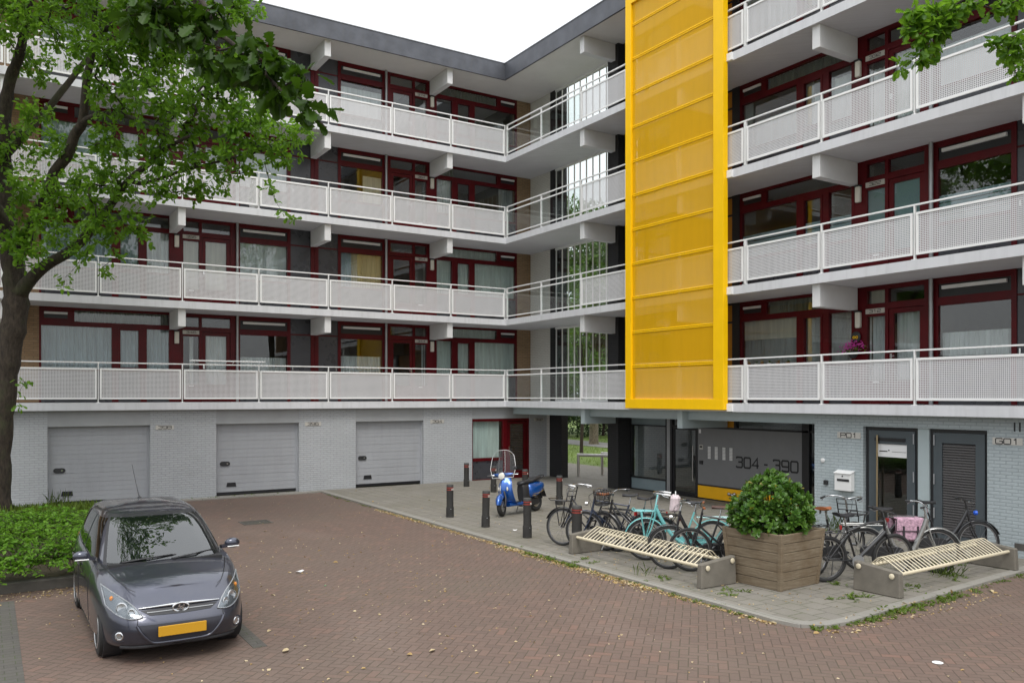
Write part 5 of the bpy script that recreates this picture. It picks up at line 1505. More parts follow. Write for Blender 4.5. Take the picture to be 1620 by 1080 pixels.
    for p, q in (((-.035,-.026),(-.012,.030)),((.012,-.030),(.035,.026)),((-.03,-.006),(.03,.008))):
        em.bar((p[0], yc-.008, .585+p[1]), (q[0], yc-.008, .585+q[1]), .016, .015, (0,1,0))
    em.build('emblem', MT['chrome'], t, smooth=40)
    m = MB(); m.lathe([(.082,0),(.082,.012)], (0, yc+.012, .585), 24, (0,-1,0))
    for v_ in range(len(m.v)): x, y, z = m.v[v_]; m.v[v_] = (x, y, .585+(z-.585)*.52)
    m.build('emblem_backing', MT['black'], t)
    # lower grille with rim and plate
    lo = lambda e, dz=0: (lambda a, b: ((2*a-1)*(.30+.17*b+e), .245-e+(.20+2*e)*b+.0))
    lg = front('lower_grille', 'blackplastic2', lo(0), .006, 16, 6)
    m = MB()
    pr = [(-.47,.445),(-.43,.37),(-.36,.29),(-.29,.245),(-.15,.238),(0,.236),(.15,.238),(.29,.245),(.36,.29),(.43,.37),(.47,.445)]
    pr = smooth_path([(a, b, 0, 0) for a, b in pr], 4)
    m.tube([(p[0], fy(p[0], p[1])-.006, p[1]) for p in pr], .019, 8); m.build('grille_rim', MT['carpaint'], lg, smooth=60)
    m = MB(); yp = fy(0,.37)-.035; m.box(-.26,.26,yp,yp+.012,.315,.425); m.build('number_plate', MT['plate_yellow'], t, bevel=.004)
    m = MB()
    m.tube([(x, fy(x, .165+.05)-.002, .205) for x in [(-.62+1.24*i/16) for i in range(17)]], .018, 6); m.build('bumper_lip', MT['blackplastic'], t, smooth=60)
    # head lamps: swept back over the corner
    for s in (-1, 1):
        cor = quad((.43,.505),(.70,.55),(.60,.66),(.765,.80))
        def hp(a, b):
            lo_ = (.40+.345*a, .525-.03*math.sin(PI*a*.9)+.115*a**2.2); hi = (.43+.335*a, .56+.25*a**.72)
            return (lo_[0]*(1-b)+hi[0]*b, lo_[1]*(1-b)+hi[1]*b)
        def surf(a, b, o):
            x, z = hp(a, b)
            y = fy(x, min(z, ztop(-1.4)-.005)); x2 = x
            return (s*(x2+o*.55), y-o*.8, z+o*.2)
        m = MB(); m.grid(lambda a, b: surf(a, b, .004), 14, 8); hl = m.build('headlight', MT['headlamp_inner'], t, smooth=60)
        m = MB(); m.grid(lambda a, b: surf(a, b, .020), 14, 8); m.build('lens', MT['lens_glass'], hl, smooth=60)
        edge_ = [surf(i/10, 0, .010) for i in range(11)]+[surf(1, i/5, .010) for i in range(1, 6)]+[surf(1-i/10, 1, .010) for i in range(1, 11)]+[surf(0, 1-i/5, .010) for i in range(1, 5)]
        m = MB(); m.tube(edge_, .007, 5, closed=True); m.build('lamp_rim', MT['galv'], hl)
        for aa, rr in ((.55,.062),(.28,.038)):
            c = surf(aa, .45, .006); m = MB()
            m.lathe([(rr,0),(rr,.012),(rr*.8,.014),(rr*.72,.004),(.01,.001)], c, 18, (s*.35,-.93,.15)); m.build('bulb_reflector', MT['chrome'], hl, smooth=40)
        c = surf(.80, .62, .0); m = MB(); m.ell(c, (.022,.022,.028), 10, 6); m.build('indicator', MT['amber'], hl)
        # fog lamps
        x, z = s*.635, .335; y = fy(abs(x), z)
        m = MB(); m.lathe([(.085,0),(.085,.006)], (x, y+.001, z), 20, (s*.45,-.88,0))
        for v_ in range(len(m.v)): a_, b_, c_ = m.v[v_]; m.v[v_] = (a_, b_, z+(c_-z)*.75)
        fg = m.build('fog_light', MT['blackplastic2'], t)
        m = MB(); m.lathe([(.047,0),(.047,.014),(.036,.02),(.03,.008),(.005,.006)], (x, y+.0, z), 18, (s*.45,-.88,0)); m.build('fog_lens', MT['chrome'], fg, smooth=40)
        # mirrors
        m = MB(); m.ell((s*.905,-.66,1.02), (.10,.062,.066), 16, 10)
        m.bar((s*.75,-.68,.985), (s*.86,-.66,.995), .07, .035); mr = m.build('wing_mirror', MT['carpaint'], t, smooth=60)
        m = MB(); m.tube([(s*(.83+.15*i/6), -.725-.008*math.sin(i), .985) for i in range(7)], .008, 6); m.build('indicator_strip', MT['white_plastic'], mr)
        m = MB(); m.ell((s*.905,-.61,1.02), (.088,.016,.052), 12, 8); m.build('mirror_glass', MT['chrome'], mr, smooth=60)
        # doors: shut lines, handles, sill
        m = MB()
        for yy, zz0, zz1 in ((-.82,.30,.93),(.30,.25,.97),(1.02,.52,1.0)):
            m.tube([(s*(sx_(yy+.0*z, z)+.0005), yy+(.02 if yy > 1 else 0)*(z-.5), z) for z in [zz0+(zz1-zz0)*i/10 for i in range(11)]], .0035, 4)
        m.tube([(s*(sx_(y, .255)+.0005), y, .255) for y in [-.82+1.5*i/8 for i in range(9)]], .0035, 4)
        m.build('door_gap', MT['black'], t)
        for yy in (.14, .90):
            m = MB(); zz = .80
            m.tube([(s*(sx_(y, zz)+.022), y, zz) for y in [yy-.10+.2*i/6 for i in range(7)]], [.008,.014,.015,.015,.015,.014,.008], 8); m.build('door_handle', MT['carpaint'], t, smooth=60)
        m = MB(); m.ell((s*.685,1.79,.84), (.05,.07,.13), 12, 10); m.build('tail_light', MT['redlens'], t, smooth=60)
    # bonnet gap, wipers, aerial
    for s in (-1, 1):
        m = MB(); pts = []
        for i in range(13):
            u = i/12; y = -1.74+.66*u; x = .455+.245*u**.6; w = .80
            pts.append((s*x, y, ztop(y)+.050*min(1, max(.15, (y+1.75)/.5+.3))*(1-(x/w)**2)+.001))
        m.tube(pts, .004, 4); m.build('bonnet_gap', MT['black'], t)
        m = MB(); pts = []
        for i in range(9):
            u = i/8; z = .52-.10*u; x = .455+.02*u; pts.append((s*x, fy(x, z)-.0005, z))
        m.tube(pts, .004, 4); m.build('bumper_gap', MT['black'], t)
    m = MB(); m.box(-.66,.66,-1.13,-1.03,.90,.965); m.build('scuttle', MT['blackplastic'], t)
    for x0, x1 in ((-.48,.08),(.10,.60)):
        m = MB()
        a = (x0-.02, gyf(x0, .965)-.03, .975)
        m.tube([a, ((x0+x1)/2, gyf((x0+x1)/2, .985)-.028, 1.0), (x1, gyf(x1, 1.0)-.022, 1.012)], [.012,.009,.006], 6)
        m.tube([(x0+.05, gyf(x0+.05, .975)-.02, .983), (x1+.04, gyf(x1+.04, 1.0)-.016, 1.008)], .007, 5)
        m.lathe([(.03,0),(.03,.03)], (x0-.02, a[1], .95), 10); m.build('wiper', MT['black'], t)
    m = MB(); m.tube([(0,.95,1.48),(-.02,1.12,1.66),(-.045,1.35,1.92)], [.009,.005,.004], 6); m.ell((0,.95,1.485),(.03,.05,.02),10,6); m.build('aerial', MT['black'], t)
    # cabin: seats, dash, wheel
    m = MB(); m.box(-.68,.68,-.78,-.45,.70,.93); m.build('dashboard', MT['blackplastic'], t, bevel=.04)
    for x in (-.36,.36):
        m = MB(); m.hexa([(x-.24,.18,.5),(x+.24,.18,.5),(x+.24,.34,.5),(x-.24,.34,.5),(x-.2,.34,1.05),(x+.2,.34,1.05),(x+.2,.44,1.05),(x-.2,.44,1.05)])
        m.box(x-.13,x+.13,.36,.46,1.08,1.25); m.build('seat', MT['blackplastic'], t, bevel=.03)
    m = MB(); m.torus((.36,-.30,.93), (0,.85,.5), .18, .014, 24, 6); m.build('steering_wheel', MT['galv'], t, smooth=60)
    m = MB(); m.box(-.12,.12,-.33,-.30,1.29,1.36); m.build('rear_view_mirror', MT['blackplastic'], t)
    # wheels
    for ya, zr in AX:
        for s in (-1, 1):
            c = (s*.71, ya, .298)
            m = MB()
            prof = [(.205,-.095),(.25,-.098),(.285,-.088),(.297,-.06),(.298,0),(.297,.06),(.285,.088),(.25,.098),(.205,.095)]
            m.lathe(prof, c, 36, (s,0,0)); wh = m.build('wheel', MT['rubber'], t, smooth=50)
            m = MB(); e = V(s,0,0)
            m.torus(V(*c)+e*.088, e, .205, .014, 32, 8)
            m.lathe([(.05,.06),(.05,.088),(.03,.094)], c, 16, (s,0,0))
            for k in range(9):
                a = 2*PI*k/9; d = V(0, math.cos(a), math.sin(a))
                m.bar(V(*c)+e*.083+d*.04, V(*c)+e*.088+d*.20, .032, .016, e)
            m.build('rim', MT['alloy'], wh, smooth=40)
            m = MB(); m.lathe([(.20,.02),(.20,.03)], c, 24, (s,0,0)); m.build('brake_disc', MT['blackplastic'], wh)
    return t
MT['alloy'] = pmat('alloy_wheel', (.50,.51,.52), .3, metal=.8, var=.05)
MT['blackplastic2'] = pmat('dark_grille_insert', (.03,.031,.04), .35, var=.1)
MT['glass_carfront'] = glass('windscreen_glass', (.36,.41,.40), 1.85, wavy=.0)
MT['glass_carside'] = glass('tinted_side_glass', (.22,.26,.25), 1.9, wavy=.0)
car()

# ------------------------------------------------------------------ bollards
MT['bollard'] = pmat('stained_dark_post', (.022,.021,.019), .8, var=.3, scale=6, bump=.3, grime=.25)
MT['bollard_top'] = pmat('post_cap', (.05,.05,.048), .7, var=.15)
MT['reflector'] = pmat('red_reflective_band', (.26,.03,.02), .5, var=.1)
MT['reflector_w'] = pmat('white_reflective_band', (.70,.66,.6), .4, var=.1)
def bollard(label, x, y, tall=.80, leanx=0, r=.082):
    t = thing('bollard', label, 'bollard', (x, y, PZ), rnd.uniform(-.3, .3), 'dark round bollards on the pavement')
    t.rotation_euler = (0, leanx, rnd.uniform(-.3, .3))
    m = MB(); m.lathe([(r*1.13,0),(r*1.13,tall*.29),(r*1.06,tall*.31),(r,tall*.33),(r,tall-.14)], n=20); m.build('post', MT['bollard'], t, smooth=40)
    m = MB(); m.lathe([(r*1.005,tall-.055),(r*1.005,tall-.012),(r*.93,tall)], n=20); m.build('cap', MT['bollard_top'], t, smooth=40)
    m = MB(); m.lathe([(r*1.006,tall-.14),(r*1.006,tall-.055)], n=20); m.build('collar', MT['bollard'], t, smooth=40)
    m = MB()
    for z in (tall-.075, tall-.122): m.lathe([(r*1.012,z-.011),(r*1.012,z+.011)], n=20)
    m.build('red_band', MT['reflector'], t, smooth=40)
    m = MB()
    for z in (tall-.10, tall-.125): m.torus((0,0,z), (0,0,1), r*1.01, .006, 20, 4, -2.2, -.6)
    m.build('white_band', MT['reflector_w'], t)
    m = MB(); m.tube([(0,-r*1.12,tall*.26),(0,-r*1.16,tall*.26)], .012, 8); m.build('bolt', MT['galv'], t)
bollard('dark bollard standing alone against the pale brick pier left of the red office window', -2.24,-1.27, .74)
bollard('dark bollard between the pier bollard and the blue scooter, left of its windscreen', -2.31,-3.05, .77)
bollard('green-stained bollard nearest the kerb, leftmost of the front row', -5.83,-6.9, .77)
bollard('green-stained bollard just left of the front wheel of the blue scooter', -5.88,-8.64, .79, .02)
bollard('bollard standing in front of the footboard of the blue scooter', -5.86,-10.27, .80)
bollard('bollard between the tail of the blue scooter and the leftmost bicycle', -2.32,-6.43, .76)
bollard('bollard with a broad cap standing beside the concrete end of the bicycle rack', -5.81,-11.87, .82, 0, .095)
bollard('bollard half hidden behind the handlebar and seat of the blue scooter', -2.3,-4.75, .80)

# ------------------------------------------------------------------ bicycle racks
def rack(label, L, n, loc, rot):
    # local x along the rack, wheels come in from +y
    t = thing('bicycle_rack', label, 'bike rack', loc, rot, 'cream bicycle racks between concrete blocks')
    for s in (-1, 1):
        m = MB(); x = s*L/2
        m.hexa([(x-.06,-.40,0),(x+.06,-.40,0),(x+.06,.34,0),(x-.06,.34,0),(x-.05,-.385,.36),(x+.05,-.385,.36),(x+.05,.33,.43),(x-.05,.33,.43)])
        m.build('concrete_block', MT['concrete_dark' if s*math.cos(rot) < .5 and rot == 0 else 'concrete'], t, bevel=.015)
        for y, z in ((-.28,.30),(.24,.36)):
            m = MB(); m.lathe([(.04,0),(.04,.012),(.025,.02)], (x+s*.062, y, z), 14, (s,0,0)); m.build('cap', MT['cream_steel'], t, smooth=40)
    m = MB()
    m.tube([(-L/2+.05,-.28,.30),(L/2-.05,-.28,.30)], .026, 10); m.build('front_rail', MT['cream_steel'], t, smooth=50)
    m = MB(); m.tube([(-L/2+.05,.24,.34),(L/2-.05,.24,.34)], .026, 10); m.build('back_rail', MT['cream_steel'], t, smooth=50)
    for i in range(n):
        x = -L/2+.22+(L-.44)*i/(n-1)
        m = MB(); m.tube([(x,-.28,.315),(x,-.10,.42),(x,.02,.485),(x,.06,.49),(x,.10,.475),(x,.24,.35)], .0088, 6)
        m.build('hoop', MT['cream_steel'], t, smooth=60)
rack('left bicycle rack running from the bollard to the wooden planter', 3.22, 31, (-5.77,-13.76,PZ), PI/2+PI)
rack('right bicycle rack in front of the grey doors, nearest the road corner', 3.35, 31, (-2.52,-16.89,PZ), math.radians(2.0))

# ------------------------------------------------------------------ planter and its shrub
def planter():
    t = thing('wooden_planter', 'square tapered planter of weathered grey planks with a broken bottom board', 'planter', (-4.88,-15.66,PZ), math.radians(4))
    b0, b1, H_ = .465, .535, .84; N = 6
    def w(z): return b0+(b1-b0)*z/H_
    for side in range(4):
        M4 = Matrix.Rotation(side*PI/2, 4, 'Z')
        for i in range(N):
            z0, z1 = H_*i/N+.003, H_*(i+1)/N-.003
            j = .004*rnd.uniform(-1, 1); tilt = 0
            a0, a1 = w(z0), w(z1)
            P = [(-a0+.01,-a0-j,z0),(a0-.01,-a0-j,z0),(a0-.01,-a0+.03,z0),(-a0+.01,-a0+.03,z0),(-a1+.01,-a1-j,z1),(a1-.01,-a1-j,z1),(a1-.01,-a1+.03,z1),(-a1+.01,-a1+.03,z1)]
            if side == 1 and i == 0:       # the loose board, dropped at the near corner
                P = [(x_, y_-.03, z_-(.05 if x_ < 0 else -.0)+(.0 if z_ < .05 else -.015)) for x_, y_, z_ in P]
                P = [(x_, y_, max(.002, z_)) for x_, y_, z_ in P]
            m = MB(); m.hexa([M4 @ V(*p) for p in P])
            m.build('plank', MT['wood'], t, bevel=.006)
        m = MB(); a, c = w(0), w(H_)
        m.hexa([M4 @ V(*p) for p in ((-a-.012,-a-.012,0),(-a+.055,-a-.012,0),(-a+.055,-a+.05,0),(-a-.012,-a+.05,0),(-c-.012,-c-.012,H_+.005),(-c+.055,-c-.012,H_+.005),(-c+.055,-c+.05,H_+.005),(-c-.012,-c+.05,H_+.005))])
        m.build('corner_post', MT['wood'], t, bevel=.005)
    m = MB(); c = w(H_-.09)-.035; m.grid(lambda a, b: (-c+2*c*a, -c+2*c*b, H_-.09+.03*math.sin(a*7)*math.cos(b*5)), 10, 10); m.build('soil', MT['soil'], t, smooth=60)
    m = MB(); c = w(.3)-.04; m.box(-c, c, -c, c, .02, .3); m.build('liner', MT['black'], t)
planter()
def laurel():
    rs = np.random.RandomState(61)
    t = thing('evergreen_shrub', 'dense rounded evergreen shrub with glossy leaf rosettes growing in the wooden planter', 'shrub', (-4.88,-15.62,PZ+.74))
    tips, dirs = [], []
    m = MB()
    lobes = [(0,0,.38,.50),(-.28,.06,.34,.36),(.30,-.02,.32,.36),(.05,-.30,.30,.34),(0,.28,.34,.36),(.0,.02,.62,.34),(-.18,-.18,.52,.28),(.22,-.16,.50,.28),(.46,-.1,.22,.24),(-.46,.1,.30,.26),(.1,.0,.80,.16),(-.42,-.18,.18,.24),(.28,.28,.5,.26)]
    for x, y, z, r in lobes:
        n = int(250*r*r*4)
        d = rs.normal(size=(n, 3)); d /= np.linalg.norm(d, axis=1)[:, None]
        for v in d:
            q = r*rs.uniform(.72, 1.06); p = np.array([x, y, z])+v*q
            if p[2] < .02: continue
            inside = any(((p-np.array(l[:3]))**2).sum()**.5 < l[3]*.62 for l in lobes)
            if inside: continue
            dd = v*.7+np.array([0, 0, .55])+rs.normal(size=3)*.2
            tips.append(p); dirs.append(dd/np.linalg.norm(dd))
    for p in tips[::5]:
        m.tube([(rs.normal()*.05, rs.normal()*.05, -.04), tuple(p*np.array([.5,.5,.45])), tuple(p)], [.014,.008,.004], 4)
    m.build('stem', MT['bark_dark'], t)
    pos, yd, nr, sc = [], [], [], []
    for p, d in zip(tips, dirs):
        e1 = np.cross(d, [.3, .2, .9]); e1 /= np.linalg.norm(e1)+1e-9; e2 = np.cross(d, e1)
        k = rs.randint(7, 11); a0 = rs.rand()*6
        for i in range(k):
            a = a0+i*2.4; open_ = .25+.75*(1-i/k)
            rad = e1*math.cos(a)+e2*math.sin(a)
            v = d*(1-open_*.85)+rad*open_*1.0
            pos.append(p-d*.03*(1-i/k)); yd.append(v); nr.append(d*open_+rad*-.6*(1-open_)+rs.normal(size=3)*.12); sc.append(rs.uniform(.065, .10))
    sc = np.array(sc)
    scatter('foliage', [(0,0,0),(.20,.3,.06),(.30,.6,.06),(.18,.9,.0),(0,1,-.06),(-.18,.9,.0),(-.30,.6,.06),(-.20,.3,.06),(0,.55,-.02)], [(0,1,8),(1,2,8),(2,3,8),(3,4,8),(4,5,8),(5,6,8),(6,7,8),(7,0,8)], pos, yd, nr, sc, MT['laurel'], t)
laurel()

# ------------------------------------------------------------------ steel rails in the passage, small things
for lab, x, y, L in (('taller steel hoop rail farther back in the passage', 3.98, -.30, 3.6), ('lower steel hoop rail nearer the front of the passage', 2.67, -.60, 3.2)):
    t = thing('handrail', lab, 'handrail', (x, y, .012), math.radians(-55), 'steel hoop rails in the passage')
    h = .78 if 'taller' in lab else .80
    m = MB(); m.tube([(-.04,0,h),(L,0,h)], .055, 12); m.build('rail', MT['steel'], t, smooth=50)
    for xx in (0, L-.1):
        m = MB(); m.tube([(xx,0,0),(xx,0,h-.03)], .05, 12); m.build('post', MT['steel'], t, smooth=50)
def scrap(label, x, y, s, mat='sticker', z=None, rot=0):
    t = MB(); z = (PZ if x > -6.6 and y > -17.3 else 0)+.006 if z is None else z
    rs = random.Random(label)
    n = 7; pts = [(s*(rs.uniform(.7, 1))*math.cos(2*PI*i/n), s*.5*rs.uniform(.7, 1)*math.sin(2*PI*i/n), .004+rs.uniform(0, .25)*s) for i in range(n)]
    t.add([(0,0,.004+s*.1)]+pts, [(0, 1+i, 1+(i+1) % n) for i in range(n)])
    o = t.build('litter_scrap', MT[mat], None); o.location = (x, y, z); o.rotation_euler = (0, 0, rot); tag(o, label, 'litter', 'bits of litter on the paving')
scrap('white crumpled paper on the pavement in front of the scooter', -5.61,-9.41,.09,rot=.4)
t = thing('plate', 'white round lid lying on the bricks at the bottom right', 'lid', (-6.38,-19.17,.002), 0)
m = MB(); m.lathe([(.050,0),(.057,.006),(.047,.010),(.035,.009),(.0,.009)], n=20); m.build('disc', MT['sticker'], t, smooth=40)
scrap('pale strip of wrapper lying on the bricks right of the car', -10.74,-10.9,.10,rot=.2)
scrap('crumpled pale leaf-like paper lying near the front wheel of the car', -12.25,-14.99,.08,'litter_pale',rot=1)
scrap('small pale paper scrap in the middle foreground of the brick road', -10.84,-15.87,.07,'litter_pale',rot=.7)
MT['green_cap'] = pmat('green_cap', (.02,.35,.12), .4)
scrap('tiny green scrap on the bricks in the middle of the yard', -10.74,-12.09,.03,'green_cap')

# flower basket and plaque by the door of flat 312, drying rail, pots on the sills
t = thing('flower_basket', 'hanging basket of pink flowers on the red panel beside the door numbered 312', 'flower basket', (1.28,-12.66,F[0]+1.18))
m = MB(); m.lathe([(.05,-.16),(.11,-.08),(.13,.0)], n=14); m.build('pot', MT['darkpot'] if 'darkpot' in MT else MT['blackplastic'], t, smooth=50)
rs = np.random.RandomState(71); n = 170
p = rs.normal(size=(n, 3))*np.array([.10,.15,.06])+np.array([-.02,0,.10])
scatter('petals', LF_V, LF_F, p, rs.normal(size=(n, 3)), rs.normal(size=(n, 3))+np.array([-.8,0,.6]), rs.uniform(.035, .06, n), MT['petal'], t)
n = 90; p = rs.normal(size=(n, 3))*np.array([.09,.13,.05])+np.array([0,0,.03])
scatter('leaves', LF_V, LF_F, p, rs.normal(size=(n, 3)), rs.normal(size=(n, 3))+np.array([-.5,0,.6]), rs.uniform(.04, .07, n), MT['weed'], t)
t = thing('wall_ornament', 'dark round wall plaque with two yellow rings above the pink flower basket', 'ornament', (1.40,-12.66,F[0]+1.50))
m = MB(); m.lathe([(.12,0),(.12,.02),(.09,.03)], n=18, axis=(-1,0,0)); m.build('disc', MT['blackplastic'], t, smooth=40)
m = MB()
for y in (-.035, .035): m.torus((-.035,y,-.01), (-1,0,0), .026, .008, 14, 6)
m.build('ring', MT['yellow'], t)
t = thing('drying_rack', 'white clothes drying rail clipped along the top of the lowest left railing', 'drying rack', (-9.35,.0,F[0]+1.06))
m = MB(); m.tube([(-1.0,-.16,.09),(1.05,-.16,.09)], .014, 6); m.tube([(-1.0,-.30,.10),(1.05,-.30,.10)], .010, 6); m.build('rail', MT['white_metal'], t)
for x in (-.85,.0,.2,.95):
    m = MB(); m.tube([(x,-.30,.10),(x,-.16,.09),(x,.05,.02)], .008, 5); m.build('bracket', MT['white_metal'], t)
MT['clay'] = pmat('clay_pot', (.30,.12,.06), .7)
MT['whitepot'] = pmat('white_pot', (.6,.6,.58), .4)
for i, (y, mt_, lab) in enumerate(((-9.62,'clay','small clay pot with red leaves, leftmost on the sill of flat 312'),(-9.86,'whitepot','white pot, second from the left on the sill of flat 312'),(-10.05,'clay','clay pot with a short plant, third on the sill of flat 312'),(-10.28,'whitepot','white pot between two clay pots on the sill of flat 312'),(-10.55,'clay','clay pot right of the middle on the sill of flat 312'),(-10.85,'clay','wide clay pot at the right end of the sill of flat 312'))):
    t = thing('flower_pot', lab, 'flower pot', (1.30,y,F[0]+.92), 0, 'pots on the window sill of flat 312')
    t.location.x = 1.32
    m = MB(); m.lathe([(.035,0),(.048,.075),(.05,.08)], n=12); m.build('pot', MT[mt_], t, smooth=40)
    n = 16; scatter('leaves', LF_V, LF_F, rs.normal(size=(n, 3))*.015+np.array([0,0,.09]), rs.normal(size=(n, 3))+np.array([0,0,.7]), rs.normal(size=(n, 3)), rs.uniform(.03, .06, n), MT['weed' if i % 2 else 'litter'], t)
# sills that carry them
m = MB(); m.box(1.26, 1.42, -11.0, -9.26, F[0]+.89, F[0]+.919); m.build('window_sill', MT['dark_panel'], B)
t = thing('potted_conifer', 'small green conifer in a pot beside a door on the third gallery, left wing', 'potted plant', (-8.35,.72,F[2]))
m = MB(); m.lathe([(.11,0),(.15,.26),(.16,.28)], n=16); m.build('pot', MT['whitepot'], t, smooth=40)
n = 500; h = rs.uniform(0, 1, n)**1.2; a = rs.uniform(0, 2*PI, n); r_ = .17*(1-h)*rs.uniform(.6, 1, n)+.02
p = np.column_stack([r_*np.cos(a), r_*np.sin(a), .28+h*1.0]); yd = np.column_stack([np.cos(a)*.5, np.sin(a)*.5, np.ones(n)])
scatter('foliage', LF_V, LF_F, p, yd, np.column_stack([np.cos(a), np.sin(a), np.full(n, .2)]), rs.uniform(.05, .09, n), MT['conifer'], t)

# ------------------------------------------------------------------ bicycles (local x = forward, hubs at +-.54)
def gloss(name, col, **k): return pmat(name, col, .28, coat=.5, var=.05, **k)
MT['bk_black'] = gloss('black_bicycle_enamel', (.014,.014,.016))
MT['bk_mint'] = gloss('mint_bicycle_enamel', (.16,.47,.47))
MT['bk_silver'] = gloss('silver_bicycle_paint', (.33,.33,.32), metal=.6)
MT['bk_blue'] = gloss('dark_blue_bicycle_enamel', (.02,.03,.06))
MT['saddle_brown'] = pmat('brown_leather_saddle', (.30,.10,.035), .5, var=.15)
MT['saddle_dkbrown'] = pmat('dark_brown_saddle', (.07,.03,.02), .5, var=.15)
MT['saddle_black'] = pmat('black_saddle', (.018,.018,.02), .5, var=.1)
MT['spoke'] = pmat('spoke_wire', (.22,.22,.23), .4, metal=.8, var=.02)
MT['pink_bag'] = pmat('pink_floral_cloth', (.48,.30,.38), .85, var=.45, scale=28)
MT['bag_trim'] = pmat('dark_bag_trim', (.03,.025,.03), .8)
MT['blue_lamp'] = pmat('blue_lamp_shell', (.02,.10,.55), .3)
MT['rim_alu'] = pmat('aluminium_rim', (.30,.30,.31), .35, metal=.9, var=.04)
MT['crate'] = MT['bk_black']

def bicycle(label, front, d, style, frame='bk_black', saddle='saddle_black', bars='dutch', lean=.06, grips='blackplastic', guards=True,
            front_rack=None, basket=False, bag=False, lamp=None, tyre=.023, carrier=True, carrier_mat=None, chaincase=True, rear=True, steer=0.0):
    R = .335
    dx, dy = d; L = math.hypot(dx, dy); dx /= L; dy /= L
    cx, cy = front[0]-dx*.54, front[1]-dy*.54
    t = thing('bicycle', label, 'bicycle', (cx, cy, PZ), 0, 'bicycles parked at the racks')
    t.rotation_euler = (lean, 0, math.atan2(dy, dx)); t.scale = (1.06, 1.06, 1.07)
    fm = MT[frame]; blk = MT['bk_black']
    P = lambda x, z, y=0.0: (x, y, z)
    # wheels
    for x in (-.54, .54):
        m = MB(); m.torus((x,0,R), (0,1,0), R-tyre, tyre, 40, 8); w = m.build('wheel', MT['rubber'], t, smooth=60)
        m = MB(); m.torus((x,0,R), (0,1,0), R-tyre*2.1, .010, 40, 6, flat=1.25); m.build('rim', MT['rim_alu'], w, smooth=60)
        m = MB()
        for k in range(18):
            a = 2*PI*k/18; b = a+(.35 if k % 2 else -.35); s = .022 if k % 4 < 2 else -.022
            m.tube([(x+.03*math.cos(b), s, R+.03*math.sin(b)), (x+(R-tyre*2.2)*math.cos(a), 0, R+(R-tyre*2.2)*math.sin(a))], .0017, 3)
        m.build('spokes', MT['spoke'], w)
        m = MB(); m.tube([(x,-.05,R),(x,.05,R)], .022 if x > 0 else .03, 10); m.build('hub', MT['rim_alu'], w, smooth=50)
        if guards:
            a0, a1 = (.35, 2.75) if x > 0 else (.2, 2.9)
            m = MB()
            pts = [(x+(R+.020)*math.cos(a), R+(R+.020)*math.sin(a)) for a in [a0+(a1-a0)*i/18 for i in range(19)]]
            vs = []; fs = []
            for i, (px, pz) in enumerate(pts):
                for yy, dz in ((-.03,-.012),(-.018,.004),(.018,.004),(.03,-.012)):
                    a = a0+(a1-a0)*i/18; vs.append((px+dz*math.cos(a), yy, pz+dz*math.sin(a)))
            for i in range(18):
                for j in range(3): fs.append((4*i+j, 4*i+j+1, 4*i+j+5, 4*i+j+4))
            m.add(vs, fs); m.build('mudguard', fm if frame in ('bk_black','bk_mint','bk_blue') else MT['bk_silver'], t, smooth=60)
    # frame
    BB = (-.06, .29); ST = (-.24, .80); HT = (.365, .90); HB = (.41, .66)
    m = MB(); r = .016 if style != 'ebike' else .02
    m.tube([P(*BB), P(*ST)], r, 8)
    m.tube([P(HT[0]-.005, HT[1]), P(*HB)], .020, 10)
    for s in (-1, 1):
        m.tube([P(BB[0], BB[1], .025*s), P(-.54, R, .06*s)], .010, 6)
        m.tube([P(-.20, .70, .02*s), P(-.54, R, .06*s)], .009, 6)
        m.tube([P(.415, .645, .04*s), P(.45, .52, .055*s), P(.54, R, .05*s)], .012, 7)
    m.tube([P(.415,.65,-.045), P(.415,.65,.045)], .017, 8)
    if style == 'step':
        c1 = smooth_path([(.385,.80,0,0),(.24,.55,0,0),(.06,.36,0,0),BB+(0,0)], 5)
        c2 = smooth_path([(.37,.87,0,0),(.20,.66,0,0),(.0,.50,0,0),(-.135,.50,0,0)], 5)
        for c in (c1, c2): m.tube([P(p[0], p[1]) for p in c], .015, 8)
    elif style == 'mens':
        m.tube([P(.375,.86), P(-.235,.78)], .015, 8); m.tube([P(.40,.70), P(*BB)], .017, 8)
    elif style == 'mtb':
        m.tube([P(.375,.86), P(.1,.83), P(-.22,.72)], .020, 8); m.tube([P(.40,.70), P(.25,.56), P(*BB)], .030, 10)
    elif style == 'deep':     # one fat step-through tube
        c1 = smooth_path([(.375,.84,0,0),(.26,.62,0,0),(.10,.40,0,0),BB+(0,0)], 5); m.tube([P(p[0], p[1]) for p in c1], [.03]*len(c1), 10)
        m.tube([P(-.13,.50), P(.16,.47)], .012, 6)
    elif style == 'ebike':
        c1 = smooth_path([(.385,.82,0,0),(.30,.58,0,0),(.16,.30,0,0),(-.02,.27,0,0)], 5); m.tube([P(p[0], p[1]) for p in c1], [.036]*len(c1), 10)
        c2 = smooth_path([(.02,.30,0,0),(-.10,.42,0,0),(-.17,.60,0,0)], 5); m.tube([P(p[0], p[1]) for p in c2], .03, 8)
    m.build('frame', fm, t, smooth=60)
    # crank, pedals, chain case
    m = MB(); m.lathe([(.095,-.006),(.095,.006)], (BB[0],-.055,BB[1]), 24, (0,1,0))
    m.tube([(BB[0],-.07,BB[1]),(BB[0]+.12,-.08,BB[1]-.11)], .010, 6); m.tube([(BB[0],.07,BB[1]),(BB[0]-.12,.08,BB[1]+.11)], .010, 6)
    cr = m.build('crank', MT['galv'], t, smooth=40)
